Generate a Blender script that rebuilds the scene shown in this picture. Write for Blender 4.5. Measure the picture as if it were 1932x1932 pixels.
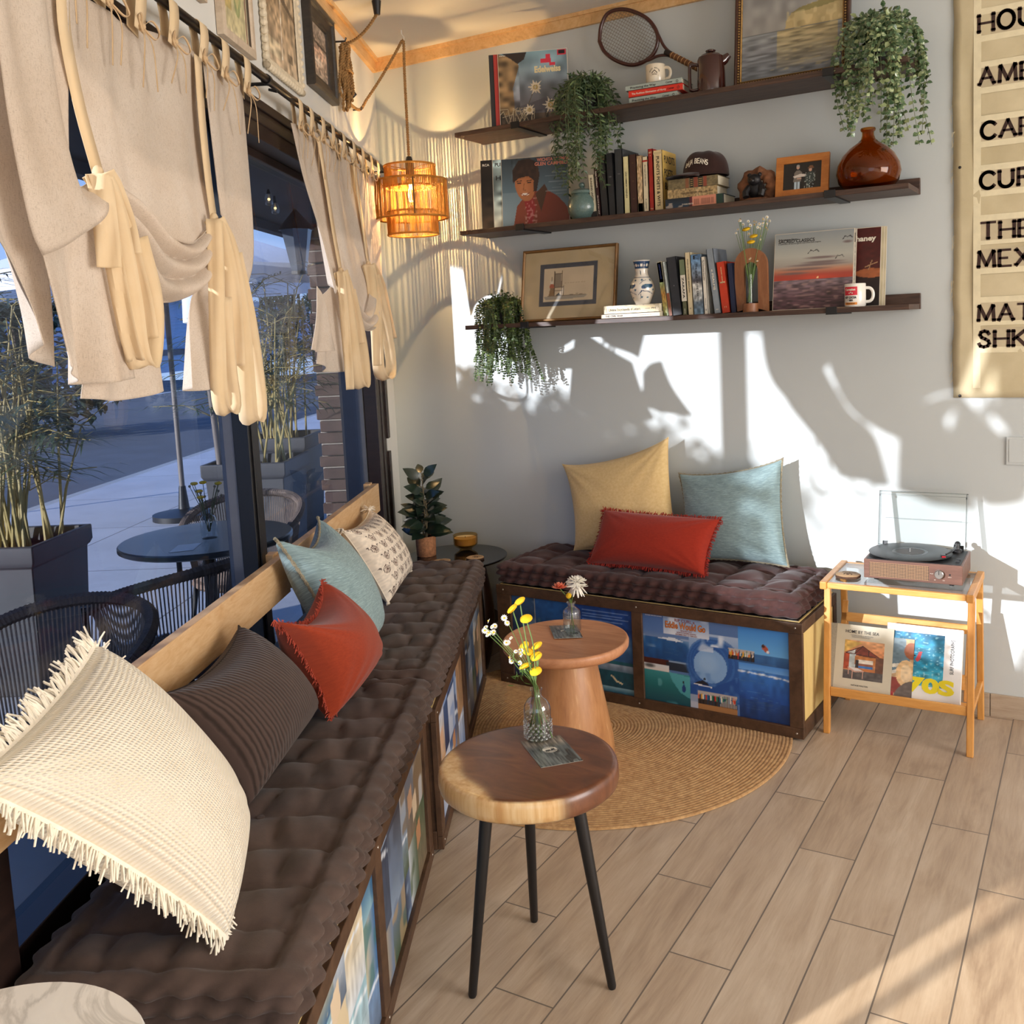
import bpy, math, random
import numpy as np
from mathutils import Vector, Matrix
for _o in list(bpy.data.objects): bpy.data.objects.remove(_o)
SC = bpy.context.scene
COL = SC.collection
random.seed(7); RNG = np.random.default_rng(7)
PI = math.pi
A_ = np.array
# ---------------------------------------------------------------- camera
F_PX, CXP, CYP = 1808.0, 1040.0, 812.0
def _rows(r, p, t):
    cy, sy, cp, sp = math.cos(t), math.sin(t), math.cos(p), math.sin(p)
    f = A_([sy*cp, cy*cp, -sp]); rt = A_([cy, -sy, 0.0]); dn = np.cross(f, rt)
    c, s = math.cos(r), math.sin(r)
    return A_([c*rt + s*dn, -s*rt + c*dn, f])
MC = _rows(*[math.radians(a) for a in (2.63, 6.21, -29.99)])
CAMP = A_([3.262, -4.0, 1.610])
cam = bpy.data.cameras.new('camera'); camo = bpy.data.objects.new('camera', cam); COL.objects.link(camo)
camo.matrix_world = Matrix(((MC[0][0], -MC[1][0], -MC[2][0], CAMP[0]), (MC[0][1], -MC[1][1], -MC[2][1], CAMP[1]),
                            (MC[0][2], -MC[1][2], -MC[2][2], CAMP[2]), (0, 0, 0, 1)))
cam.sensor_width = 36; cam.lens = 36*F_PX/1932
cam.shift_x = -(CXP-966)/1932; cam.shift_y = -(966-CYP)/1932
cam.clip_start = 0.05; cam.clip_end = 200
SC.camera = camo
# ---------------------------------------------------------------- world, sun, daylight and fill, exposure
world = bpy.data.worlds.new('World'); SC.world = world; world.use_nodes = True
_wn = world.node_tree.nodes; _wl = world.node_tree.links
_bg = _wn['Background']; _bg.inputs[1].default_value = 1.5
_tc = _wn.new('ShaderNodeTexCoord'); _sx = _wn.new('ShaderNodeSeparateXYZ'); _rp = _wn.new('ShaderNodeValToRGB')
_wl.new(_tc.outputs['Generated'], _sx.inputs[0]); _wl.new(_sx.outputs['Z'], _rp.inputs[0]); _wl.new(_rp.outputs[0], _bg.inputs[0])
_rp.color_ramp.elements[0].position = 0.0; _rp.color_ramp.elements[0].color = (0.62, 0.78, 1.0, 1)
_rp.color_ramp.elements[1].position = 0.5; _rp.color_ramp.elements[1].color = (0.22, 0.45, 0.95, 1)
SUN_V = Vector((0.47, 1.0, -0.245)).normalized()
sun = bpy.data.lights.new('sun', 'SUN'); sun.energy = 14.0; sun.angle = math.radians(0.9); sun.color = (1.0, 0.86, 0.70)
suno = bpy.data.objects.new('sun', sun); COL.objects.link(suno); suno.rotation_euler = SUN_V.to_track_quat('-Z', 'Y').to_euler()
suno.location = (-6, -14, 6)
def area(name, loc, target, sx, sy, power, col):
    l = bpy.data.lights.new(name, 'AREA'); l.shape = 'RECTANGLE'; l.size = sx; l.size_y = sy; l.energy = power; l.color = col
    o = bpy.data.objects.new(name, l); COL.objects.link(o); o.location = loc
    o.rotation_euler = (Vector(target)-Vector(loc)).to_track_quat('-Z', 'Y').to_euler(); return o
area('shopfront_daylight', (5.4, -7.6, 1.7), (1.6, -0.6, 1.1), 3.4, 2.6, 22, (0.95, 0.97, 1.0))
area('side_fill', (7.0, -2.0, 1.7), (1.6, -2.6, 0.7), 2.6, 2.0, 165, (1.0, 0.93, 0.85))  # added area fill from the right, brightens curtains and grades the back wall
SC.view_settings.view_transform = 'Standard'; SC.view_settings.look = 'None'; SC.view_settings.gamma = 1.0
SC.view_settings.use_curve_mapping = False; SC.view_settings.exposure = 0.16
cy_ = SC.cycles
cy_.max_bounces = 9; cy_.diffuse_bounces = 4; cy_.glossy_bounces = 4; cy_.transmission_bounces = 8; cy_.transparent_max_bounces = 24
cy_.caustics_reflective = False; cy_.caustics_refractive = False; cy_.sample_clamp_indirect = 6.0
cy_.use_denoising = True
# ---------------------------------------------------------------- geometry of the place: back wall y=0, corner at origin, window wall at an acute angle
LA = math.radians(-27.62)
U = A_([-math.sin(LA), -math.cos(LA), 0.0])     # along the window wall, from the corner towards the viewer
N = A_([math.cos(LA), -math.sin(LA), 0.0])      # out of the window wall, into the room
Zv = A_([0, 0, 1.0]); Xv = A_([1.0, 0, 0]); Yv = A_([0, 1.0, 0])
def P3(*a): return A_(a, float)
def L(s, d, z): return U*s + N*d + Zv*z         # window-wall coordinates -> world
def _ray(x, y): return MC.T @ A_([(x-CXP)/F_PX, (y-CYP)/F_PX, 1.0])
def _hit(x, y, n, k):
    r = _ray(x, y); return CAMP + r*((k - n @ CAMP)/(n @ r))
def W(x, y, Y=0.0): return _hit(x, y, Yv, Y)     # point of the photo on the plane y=Y (parallel to the back wall)
def G(x, y, z=0.0): return _hit(x, y, Zv, z)     # ... on the level z
def K(x, y, d=0.0): return _hit(x, y, N, d)      # ... on the plane d in front of the window wall
def DZ(x, y, z): r = _ray(x, y); return CAMP + r*z   # ... at depth z
def unit(v): v = A_(v, float); return v/np.linalg.norm(v)
def lin(h):
    if isinstance(h, str):
        h = h.lstrip('#'); c = A_([int(h[i:i+2], 16) for i in (0, 2, 4)])/255.0
    else: c = A_(h, float)
    return np.where(c <= 0.04045, c/12.92, ((c+0.055)/1.055)**2.4)
# ---------------------------------------------------------------- materials
def _new(name):
    m = bpy.data.materials.new(name); m.use_nodes = True
    nt = m.node_tree; return m, nt, nt.nodes, nt.links, nt.nodes['Principled BSDF']
def _c4(c): c = lin(c); return (c[0], c[1], c[2], 1)
def _coord(nd, lk, scale, obj=True):
    tc = nd.new('ShaderNodeTexCoord'); mp = nd.new('ShaderNodeMapping'); mp.inputs['Scale'].default_value = scale
    lk.new(tc.outputs['Object'], mp.inputs[0]); return mp
def _noise(nd, lk, vec, scale, detail=4, rough=.55, dist=0):
    n = nd.new('ShaderNodeTexNoise'); n.inputs['Scale'].default_value = scale; n.inputs['Detail'].default_value = detail
    n.inputs['Roughness'].default_value = rough; n.inputs['Distortion'].default_value = dist
    if vec is not None: lk.new(vec.outputs[0], n.inputs['Vector'])
    return n
def _ramp(nd, lk, src, stops):
    r = nd.new('ShaderNodeValToRGB'); el = r.color_ramp.elements
    while len(el) < len(stops): el.new(0.5)
    for e, (p, c) in zip(el, stops): e.position = p; e.color = _c4(c)
    lk.new(src, r.inputs[0]); return r
def _bump(nd, lk, src, bsdf, st, dist=0.002):
    b = nd.new('ShaderNodeBump'); b.inputs['Strength'].default_value = st; b.inputs['Distance'].default_value = dist
    lk.new(src, b.inputs['Height']); lk.new(b.outputs[0], bsdf.inputs['Normal']); return b
MATS = {}
def plain(name, c, r=.5, metal=0.0, var=.06, vs=18, spec=.5, bump=0.0, bs=60, coat=0, em=None, emi=0, sheen=0, sub=0):
    """base colour with a soft procedural mottling"""
    if name in MATS: return MATS[name]
    m, nt, nd, lk, b = _new(name); cc = lin(c)
    mp = _coord(nd, lk, (1, 1, 1)); n = _noise(nd, lk, mp, vs)
    rp = nd.new('ShaderNodeValToRGB'); rp.color_ramp.elements[0].position = .3; rp.color_ramp.elements[1].position = .7
    rp.color_ramp.elements[0].color = (*np.clip(cc*(1-var), 0, 1), 1); rp.color_ramp.elements[1].color = (*np.clip(cc*(1+var), 0, 1), 1)
    lk.new(n.outputs[0], rp.inputs[0]); lk.new(rp.outputs[0], b.inputs['Base Color'])
    b.inputs['Roughness'].default_value = r; b.inputs['Metallic'].default_value = metal; b.inputs['Specular IOR Level'].default_value = spec
    if coat: b.inputs['Coat Weight'].default_value = coat; b.inputs['Coat Roughness'].default_value = .08
    if sheen: b.inputs['Sheen Weight'].default_value = sheen; b.inputs['Sheen Roughness'].default_value = .4
    if em is not None:
        b.inputs['Emission Color'].default_value = _c4(em); b.inputs['Emission Strength'].default_value = emi
    if bump:
        n2 = _noise(nd, lk, mp, bs, 3); _bump(nd, lk, n2.outputs[0], b, bump)
    MATS[name] = m; return m
def wood(name, stops, scale=(1, 14, 14), r=.5, ns=3.0, dist=1.2, bump=.12, coat=0, det=6):
    """streaky grain: noise stretched along the axis with the small scale"""
    m, nt, nd, lk, b = _new(name)
    mp = _coord(nd, lk, scale); n = _noise(nd, lk, mp, ns, det, .62, dist)
    mp2 = _coord(nd, lk, tuple(s*6 for s in scale)); n2 = _noise(nd, lk, mp2, ns, 3, .6, .3)
    mx = nd.new('ShaderNodeMath'); mx.operation = 'MULTIPLY_ADD'; mx.inputs[1].default_value = .28
    lk.new(n2.outputs[0], mx.inputs[0])
    sb = nd.new('ShaderNodeMath'); sb.operation = 'MULTIPLY'; sb.inputs[1].default_value = .72; lk.new(n.outputs[0], sb.inputs[0])
    lk.new(sb.outputs[0], mx.inputs[2])
    rp = _ramp(nd, lk, mx.outputs[0], stops); lk.new(rp.outputs[0], b.inputs['Base Color'])
    b.inputs['Roughness'].default_value = r
    if coat: b.inputs['Coat Weight'].default_value = coat; b.inputs['Coat Roughness'].default_value = .15
    _bump(nd, lk, mx.outputs[0], b, bump)
    MATS[name] = m; return m
def fabric(name, c, c2=None, r=.9, thread=500, bump=.3, var=14, sheen=.25, trans=0.0, slub=False, ax=(1, 1, 1)):
    m, nt, nd, lk, b = _new(name); c2 = c2 or c
    mp = _coord(nd, lk, ax); n = _noise(nd, lk, mp, var, 6, .6)
    rp = _ramp(nd, lk, n.outputs[0], [(.32, c2), (.66, c)]); colr = rp.outputs[0]
    n2 = _noise(nd, lk, mp, thread, 2, .5)
    if slub:       # linen: darker flecks running along and across
        ma = _coord(nd, lk, (170, 170, 1700)); na = _noise(nd, lk, ma, 1.0, 3, .6)
        mb = _coord(nd, lk, (1100, 1100, 70)); nb = _noise(nd, lk, mb, 1.0, 3, .6)
        mm = nd.new('ShaderNodeMath'); mm.operation = 'MAXIMUM'; lk.new(na.outputs[0], mm.inputs[0]); lk.new(nb.outputs[0], mm.inputs[1])
        rf = _ramp(nd, lk, mm.outputs[0], [(.56, (1, 1, 1)), (.76, (.74, .70, .65))])
        mu = nd.new('ShaderNodeMix'); mu.data_type = 'RGBA'; mu.blend_type = 'MULTIPLY'; mu.inputs[0].default_value = 1
        lk.new(colr, mu.inputs[6]); lk.new(rf.outputs[0], mu.inputs[7]); colr = mu.outputs[2]
    lk.new(colr, b.inputs['Base Color'])
    b.inputs['Roughness'].default_value = r; b.inputs['Specular IOR Level'].default_value = .2
    b.inputs['Sheen Weight'].default_value = sheen; b.inputs['Sheen Roughness'].default_value = .5
    _bump(nd, lk, n2.outputs[0], b, bump, .001)
    if trans:
        tr = nd.new('ShaderNodeBsdfTranslucent'); lk.new(colr, tr.inputs[0]); mx = nd.new('ShaderNodeMixShader'); mx.inputs[0].default_value = trans
        lk.new(b.outputs[0], mx.inputs[1]); lk.new(tr.outputs[0], mx.inputs[2]); lk.new(mx.outputs[0], nd['Material Output'].inputs[0])
    MATS[name] = m; return m
def pane(name, tint=(1, 1, 1), refl=1.0, rough=0.0):
    """thin glass: tinted see-through with Fresnel reflections"""
    m, nt, nd, lk, b = _new(name); nd.remove(b)
    t = nd.new('ShaderNodeBsdfTransparent'); t.inputs[0].default_value = (*tint, 1)
    g = nd.new('ShaderNodeBsdfGlossy'); g.inputs['Roughness'].default_value = rough
    lw = nd.new('ShaderNodeLayerWeight'); lw.inputs[0].default_value = .5
    pw = nd.new('ShaderNodeMath'); pw.operation = 'POWER'; pw.inputs[1].default_value = 5; lk.new(lw.outputs['Facing'], pw.inputs[0])
    mu = nd.new('ShaderNodeMath'); mu.operation = 'MULTIPLY_ADD'; mu.inputs[1].default_value = .9*refl; mu.inputs[2].default_value = .04*refl; lk.new(pw.outputs[0], mu.inputs[0])
    mx = nd.new('ShaderNodeMixShader'); lk.new(mu.outputs[0], mx.inputs[0]); lk.new(t.outputs[0], mx.inputs[1]); lk.new(g.outputs[0], mx.inputs[2])
    lk.new(mx.outputs[0], nd['Material Output'].inputs[0]); MATS[name] = m; return m
def glass(name, c=(1, 1, 1), r=0.0, ior=1.45):
    m, nt, nd, lk, b = _new(name)
    b.inputs['Base Color'].default_value = (*c, 1); b.inputs['Transmission Weight'].default_value = 1; b.inputs['Roughness'].default_value = r
    b.inputs['IOR'].default_value = ior; MATS[name] = m; return m
def printed(name='printed_picture', r=.45, coat=0):
    if name in MATS: return MATS[name]
    m, nt, nd, lk, b = _new(name); at = nd.new('ShaderNodeAttribute'); at.attribute_name = 'ink'
    mp = _coord(nd, lk, (1, 1, 1)); n = _noise(nd, lk, mp, 300, 2); _bump(nd, lk, n.outputs[0], b, .03, .0005)
    lk.new(at.outputs['Color'], b.inputs['Base Color']); b.inputs['Roughness'].default_value = r
    if coat: b.inputs['Coat Weight'].default_value = coat
    MATS[name] = m; return m
# ---------------------------------------------------------------- mesh builder
_TXT = {}
def _textmesh(s, bold=0.0, shear=0.0, space=1.0):
    key = (s, bold, shear, space)
    if key not in _TXT:
        cu = bpy.data.curves.new('t', 'FONT'); cu.body = s; cu.size = 1; cu.offset = bold; cu.shear = shear; cu.space_character = space
        cu.resolution_u = 3
        o = bpy.data.objects.new('t', cu); me = bpy.data.meshes.new_from_object(o)
        v = A_([tuple(x.co) for x in me.vertices]).reshape(-1, 3); f = [tuple(p.vertices) for p in me.polygons]
        bpy.data.objects.remove(o); bpy.data.curves.remove(cu); bpy.data.meshes.remove(me)
        _TXT[key] = (v, f)
    return _TXT[key]
class MB:
    def __init__(self): self.v = []; self.f = []; self.m = []; self.ink = {}; self.mats = None
    def add(self, vs, fs, mi=0, ink=None):
        b = len(self.v); self.v.extend([tuple(map(float, p)) for p in vs])
        for f in fs: self.f.append(tuple(i+b for i in f)); self.m.append(mi)
        if ink is not None:
            for i, c in enumerate(ink): self.ink[b+i] = c
        return self
    def obox(self, o, a, b, c, mi=0):
        o, a, b, c = A_(o, float), A_(a, float), A_(b, float), A_(c, float)
        if np.dot(np.cross(a, b), c) < 0: a, b = b, a
        vs = [o, o+a, o+a+b, o+b, o+c, o+a+c, o+a+b+c, o+b+c]
        return self.add(vs, [(3, 2, 1, 0), (4, 5, 6, 7), (0, 1, 5, 4), (1, 2, 6, 5), (2, 3, 7, 6), (3, 0, 4, 7)], mi)
    def bx(self, x0, x1, y0, y1, z0, z1, mi=0): return self.obox((x0, y0, z0), (x1-x0, 0, 0), (0, y1-y0, 0), (0, 0, z1-z0), mi)
    def lb(self, s0, s1, d0, d1, z0, z1, mi=0): return self.obox(L(s0, d0, z0), U*(s1-s0), N*(d1-d0), Zv*(z1-z0), mi)
    def tube(self, pts, r, n=8, closed=False, mi=0, cap=True, flat=None):
        pts = [A_(p, float) for p in pts]; k = len(pts); rr = r if hasattr(r, '__len__') else [r]*k
        T = []
        for i in range(k):
            a = pts[(i-1) % k] if (closed or i > 0) else pts[i]; b = pts[(i+1) % k] if (closed or i < k-1) else pts[i]
            d = b-a; l = np.linalg.norm(d); T.append(d/l if l > 1e-9 else (T[-1] if T else Zv))
        ref = Zv if abs(T[0][2]) < .9 else Xv
        nrm = unit(np.cross(T[0], ref)); vs = []
        for i in range(k):
            nrm = nrm - T[i]*np.dot(nrm, T[i]); l = np.linalg.norm(nrm)
            nrm = nrm/l if l > 1e-6 else unit(np.cross(T[i], A_([.3, .7, .6])))
            bn = np.cross(T[i], nrm)
            for j in range(n):
                a = 2*PI*j/n; vs.append(pts[i] + nrm*(rr[i]*math.cos(a)) + bn*(rr[i]*math.sin(a)*(flat or 1)))
        fs = []
        for i in range(k if closed else k-1):
            i2 = (i+1) % k
            for j in range(n): fs.append((i*n+j, i*n+(j+1) % n, i2*n+(j+1) % n, i2*n+j))
        if cap and not closed: fs.append(tuple(range(n-1, -1, -1))); fs.append(tuple(range((k-1)*n, k*n)))
        return self.add(vs, fs, mi)
    def cyl(self, p0, p1, r0, r1=None, n=16, mi=0, cap=True): return self.tube([p0, p1], [r0, r0 if r1 is None else r1], n, False, mi, cap)
    def lathe(self, prof, c, n=28, mi=0, ax=None, cap=(True, True), wob=None):
        c = A_(c, float); az = unit(ax) if ax is not None else Zv
        ex = unit(np.cross(az, Yv if abs(az[1]) < .9 else Xv)) if ax is not None else Xv; ey = np.cross(az, ex)
        vs = []
        for (r, z) in prof:
            for j in range(n):
                a = 2*PI*j/n; q = r*(wob(a, z) if wob else 1); vs.append(c + az*z + ex*(q*math.cos(a)) + ey*(q*math.sin(a)))
        fs = []
        for i in range(len(prof)-1):
            for j in range(n): fs.append((i*n+j, i*n+(j+1) % n, (i+1)*n+(j+1) % n, (i+1)*n+j))
        if cap[0]: fs.append(tuple(range(n-1, -1, -1)))
        if cap[1]: k = len(prof)-1; fs.append(tuple(range(k*n, k*n+n)))
        return self.add(vs, fs, mi)
    def grid(self, P, mi=0, ink=None, wrap=False, flip=False):
        P = A_(P); ny, nx = P.shape[:2]; fs = []
        for j in range(ny-1):
            for i in range(nx if wrap else nx-1):
                i2 = (i+1) % nx; q = (j*nx+i, j*nx+i2, (j+1)*nx+i2, (j+1)*nx+i); fs.append(q[::-1] if flip else q)
        return self.add(P.reshape(-1, 3), fs, mi, None if ink is None else ink.reshape(-1, 3))
    def art(self, art, o, ux, uy, mi=0):
        o, ux, uy = A_(o, float), A_(ux, float), A_(uy, float); ny, nx = art.a.shape[:2]
        uu, vv = np.meshgrid(np.linspace(0, 1, nx), np.linspace(0, 1, ny))
        return self.grid(o + uu[..., None]*ux + vv[..., None]*uy, mi, lin(np.clip(art.a, 0, 1)))
    def prism(self, poly, o, ux, uy, dz, mi=0):
        o, ux, uy, dz = A_(o, float), A_(ux, float), A_(uy, float), A_(dz, float); n = len(poly)
        vs = [o+ux*x+uy*y for x, y in poly] + [o+ux*x+uy*y+dz for x, y in poly]
        fs = [tuple(range(n-1, -1, -1)), tuple(range(n, 2*n))] + [(i, (i+1) % n, n+(i+1) % n, n+i) for i in range(n)]
        if np.dot(np.cross(ux, uy), dz) < 0: fs = [f[::-1] for f in fs]
        return self.add(vs, fs, mi)
    def ball(self, c, r, n=12, m=8, mi=0, sq=(1, 1, 1)):
        c = A_(c, float); vs = []; fs = []
        for i in range(m+1):
            t = PI*i/m
            for j in range(n): a = 2*PI*j/n; vs.append(c + A_([r*sq[0]*math.sin(t)*math.cos(a), r*sq[1]*math.sin(t)*math.sin(a), r*sq[2]*math.cos(t)]))
        for i in range(m):
            for j in range(n): fs.append(((i+1)*n+j, (i+1)*n+(j+1) % n, i*n+(j+1) % n, i*n+j))
        return self.add(vs, fs, mi)
    def text(self, s, o, ux, uy, h, mi=0, w=None, bold=0.0, shear=0.0, center=False, arc=None, eps=.0004, space=1.0):
        """lettering, cap height h, origin at the left end of its base line; w fits the width"""
        v, f = _textmesh(s, bold*.45, shear, space)
        if len(v) == 0: return self
        ux, uy = unit(ux), unit(uy); nz = np.cross(ux, uy); k = h/0.69
        x = v[:, 0]*k; y = v[:, 1]*k; x = x - x.min()
        wid = x.max()
        if w: x = x*(w/wid); wid = w
        if center: x = x-wid/2
        o = A_(o, float)
        if arc:
            a = x/arc; q = [o + ux*((arc+yy)*math.sin(t)) + uy*((arc+yy)*math.cos(t)-arc) + nz*eps for t, yy in zip(a, y)]
        else: q = [o + ux*xx + uy*yy + nz*eps for xx, yy in zip(x, y)]
        return self.add(q, f, mi)
    def leaf(self, o, d, up, l, w, mi=0, fold=.25, droop=.15, n=3):
        """a pointed leaf blade folded along its midrib"""
        d = unit(d); side = np.cross(d, up); ls = np.linalg.norm(side)
        side = side/ls if ls > 1e-6 else unit(np.cross(d, Xv+.1*Zv)); nz = np.cross(side, d)
        vs = [o]; fs = []; o = A_(o, float)
        for i in range(1, n+1):
            t = i/(n+1); ww = w*.5*math.sin(PI*t**.8); c = o + d*l*t - nz*(droop*l*t*t)
            vs += [c - side*ww + nz*(fold*ww), c, c + side*ww + nz*(fold*ww)]
        vs.append(o + d*l - nz*(droop*l)); e = len(vs)-1
        fs += [(0, 2, 1), (0, 3, 2)]
        for i in range(n-1):
            a = 1+3*i; fs += [(a, a+1, a+4, a+3), (a+1, a+2, a+5, a+4)]
        a = 1+3*(n-1); fs += [(a, a+1, e), (a+1, a+2, e)]
        return self.add(vs, fs, mi)
    def build(self, name, mats, parent=None, smooth=True, ang=38, bevel=0, subd=0, solid=0):
        me = bpy.data.meshes.new(name); me.from_pydata(self.v, [], self.f)
        mats = mats if isinstance(mats, (list, tuple)) else [mats]
        for m in mats: me.materials.append(m)
        me.polygons.foreach_set('material_index', self.m)
        if self.ink:
            at = me.color_attributes.new('ink', 'FLOAT_COLOR', 'POINT'); buf = np.ones((len(self.v), 4), np.float32)
            ks = np.fromiter(self.ink.keys(), int); buf[ks, :3] = A_(list(self.ink.values())); at.data.foreach_set('color', buf.ravel())
        me.update()
        if smooth:
            me.polygons.foreach_set('use_smooth', [True]*len(self.f)); me.set_sharp_from_angle(angle=math.radians(ang))
        o = bpy.data.objects.new(name, me); COL.objects.link(o)
        if bevel:
            b = o.modifiers.new('b', 'BEVEL'); b.width = bevel; b.segments = 2; b.limit_method = 'ANGLE'; b.angle_limit = math.radians(40); b.harden_normals = False
        if solid:
            s = o.modifiers.new('s', 'SOLIDIFY'); s.thickness = solid; s.offset = 0
        if subd:
            s = o.modifiers.new('d', 'SUBSURF'); s.levels = subd; s.render_levels = subd
        if parent is not None: adopt(o, parent)
        return o
def _wm(o):
    m = o.matrix_basis.copy()
    return _wm(o.parent) @ o.matrix_parent_inverse @ m if o.parent else m
def adopt(o, parent):
    o.parent = parent; o.matrix_parent_inverse = _wm(parent).inverted(); return o
def thing(name, label, cat, loc, group=None):
    o = bpy.data.objects.new(name, None); o.empty_display_size = .05; COL.objects.link(o); o.location = tuple(map(float, loc))
    return tag(o, label, cat, group)
def tag(o, label, cat, group=None, kind=None):
    o['label'] = label; o['category'] = cat
    if group: o['group'] = group
    if kind: o['kind'] = kind
    return o
def struct(o): o['kind'] = 'structure'; return o
def copy_tree(o, parent=None, off=None):
    c = o.copy(); COL.objects.link(c)
    if parent is not None: c.parent = parent
    for ch in list(o.children): copy_tree(ch, c)
    return c
# ---------------------------------------------------------------- painter for printed pictures (colour per mesh point)
class Art:
    def __init__(s, nx, ny, bg=(1, 1, 1), asp=1.0):
        s.a = np.zeros((ny, nx, 3)) + s.c(bg); s.u, s.v = np.meshgrid(np.linspace(0, 1, nx), np.linspace(0, 1, ny)); s.asp = asp
    def c(s, c):
        if isinstance(c, str): c = c.lstrip('#'); return A_([int(c[i:i+2], 16) for i in (0, 2, 4)])/255.0
        return A_(c, float)
    def put(s, mask, col, al=1.0):
        m = (mask*al)[..., None] if mask.dtype != bool else mask[..., None]*al
        s.a = s.a*(1-m) + s.c(col)*m; return s
    def rect(s, u0, v0, u1, v1, col, al=1.0): return s.put((s.u >= u0) & (s.u <= u1) & (s.v >= v0) & (s.v <= v1), col, al)
    def grad(s, u0, v0, u1, v1, stops, horiz=False):
        m = (s.u >= u0) & (s.u <= u1) & (s.v >= v0) & (s.v <= v1); t = (s.u-u0)/(u1-u0) if horiz else (s.v-v0)/(v1-v0)
        ps = [p for p, _ in stops]; cs = A_([s.c(c) for _, c in stops])
        col = np.stack([np.interp(t, ps, cs[:, k]) for k in range(3)], -1); s.a = np.where(m[..., None], col, s.a); return s
    def poly(s, pts, col, al=1.0):
        ins = np.zeros(s.u.shape, bool); n = len(pts)
        for i in range(n):
            (x0, y0), (x1, y1) = pts[i], pts[(i+1) % n]
            if y0 == y1: continue
            c = ((y0 > s.v) != (y1 > s.v)) & (s.u < (x1-x0)*(s.v-y0)/(y1-y0)+x0); ins ^= c
        return s.put(ins, col, al)
    def ell(s, cu, cv, ru, rv, col, al=1.0, soft=0, rot=0):
        x, y = s.u-cu, s.v-cv; c, q = math.cos(rot), math.sin(rot); d = np.sqrt(((x*c+y*q)/ru)**2+((-x*q+y*c)/rv)**2)
        return s.put(np.clip((1-d)/soft, 0, 1) if soft else d < 1, col, al)
    def line(s, pts, w, col, al=1.0):
        for (x0, y0), (x1, y1) in zip(pts, pts[1:]):
            dx, dy = (x1-x0)*s.asp, y1-y0; l2 = dx*dx+dy*dy+1e-12
            t = np.clip((((s.u-x0)*s.asp)*dx+(s.v-y0)*dy)/l2, 0, 1); d = np.hypot((s.u-x0)*s.asp-t*dx, s.v-y0-t*dy); s.put(d < w/2, col, al)
        return s
    def noise(s, nu, nv, amp, u0=0, v0=0, u1=1, v1=1, col=None, thr=None, seed=1):
        r = np.random.default_rng(seed); g = r.random((nv+2, nu+2)); x = s.u*nu; y = s.v*nv; i = x.astype(int); j = y.astype(int)
        fx = x-i; fy = y-j; fx = fx*fx*(3-2*fx); fy = fy*fy*(3-2*fy)
        z = (g[j, i]*(1-fx)+g[j, i+1]*fx)*(1-fy)+(g[j+1, i]*(1-fx)+g[j+1, i+1]*fx)*fy
        m = (s.u >= u0) & (s.u <= u1) & (s.v >= v0) & (s.v <= v1)
        if thr is not None: return s.put(np.clip((z-thr)/.15, 0, 1)*m, col, amp)
        s.a = np.where(m[..., None], s.a*(1+amp*(z-.5)[..., None]*2), s.a); return s
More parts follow.
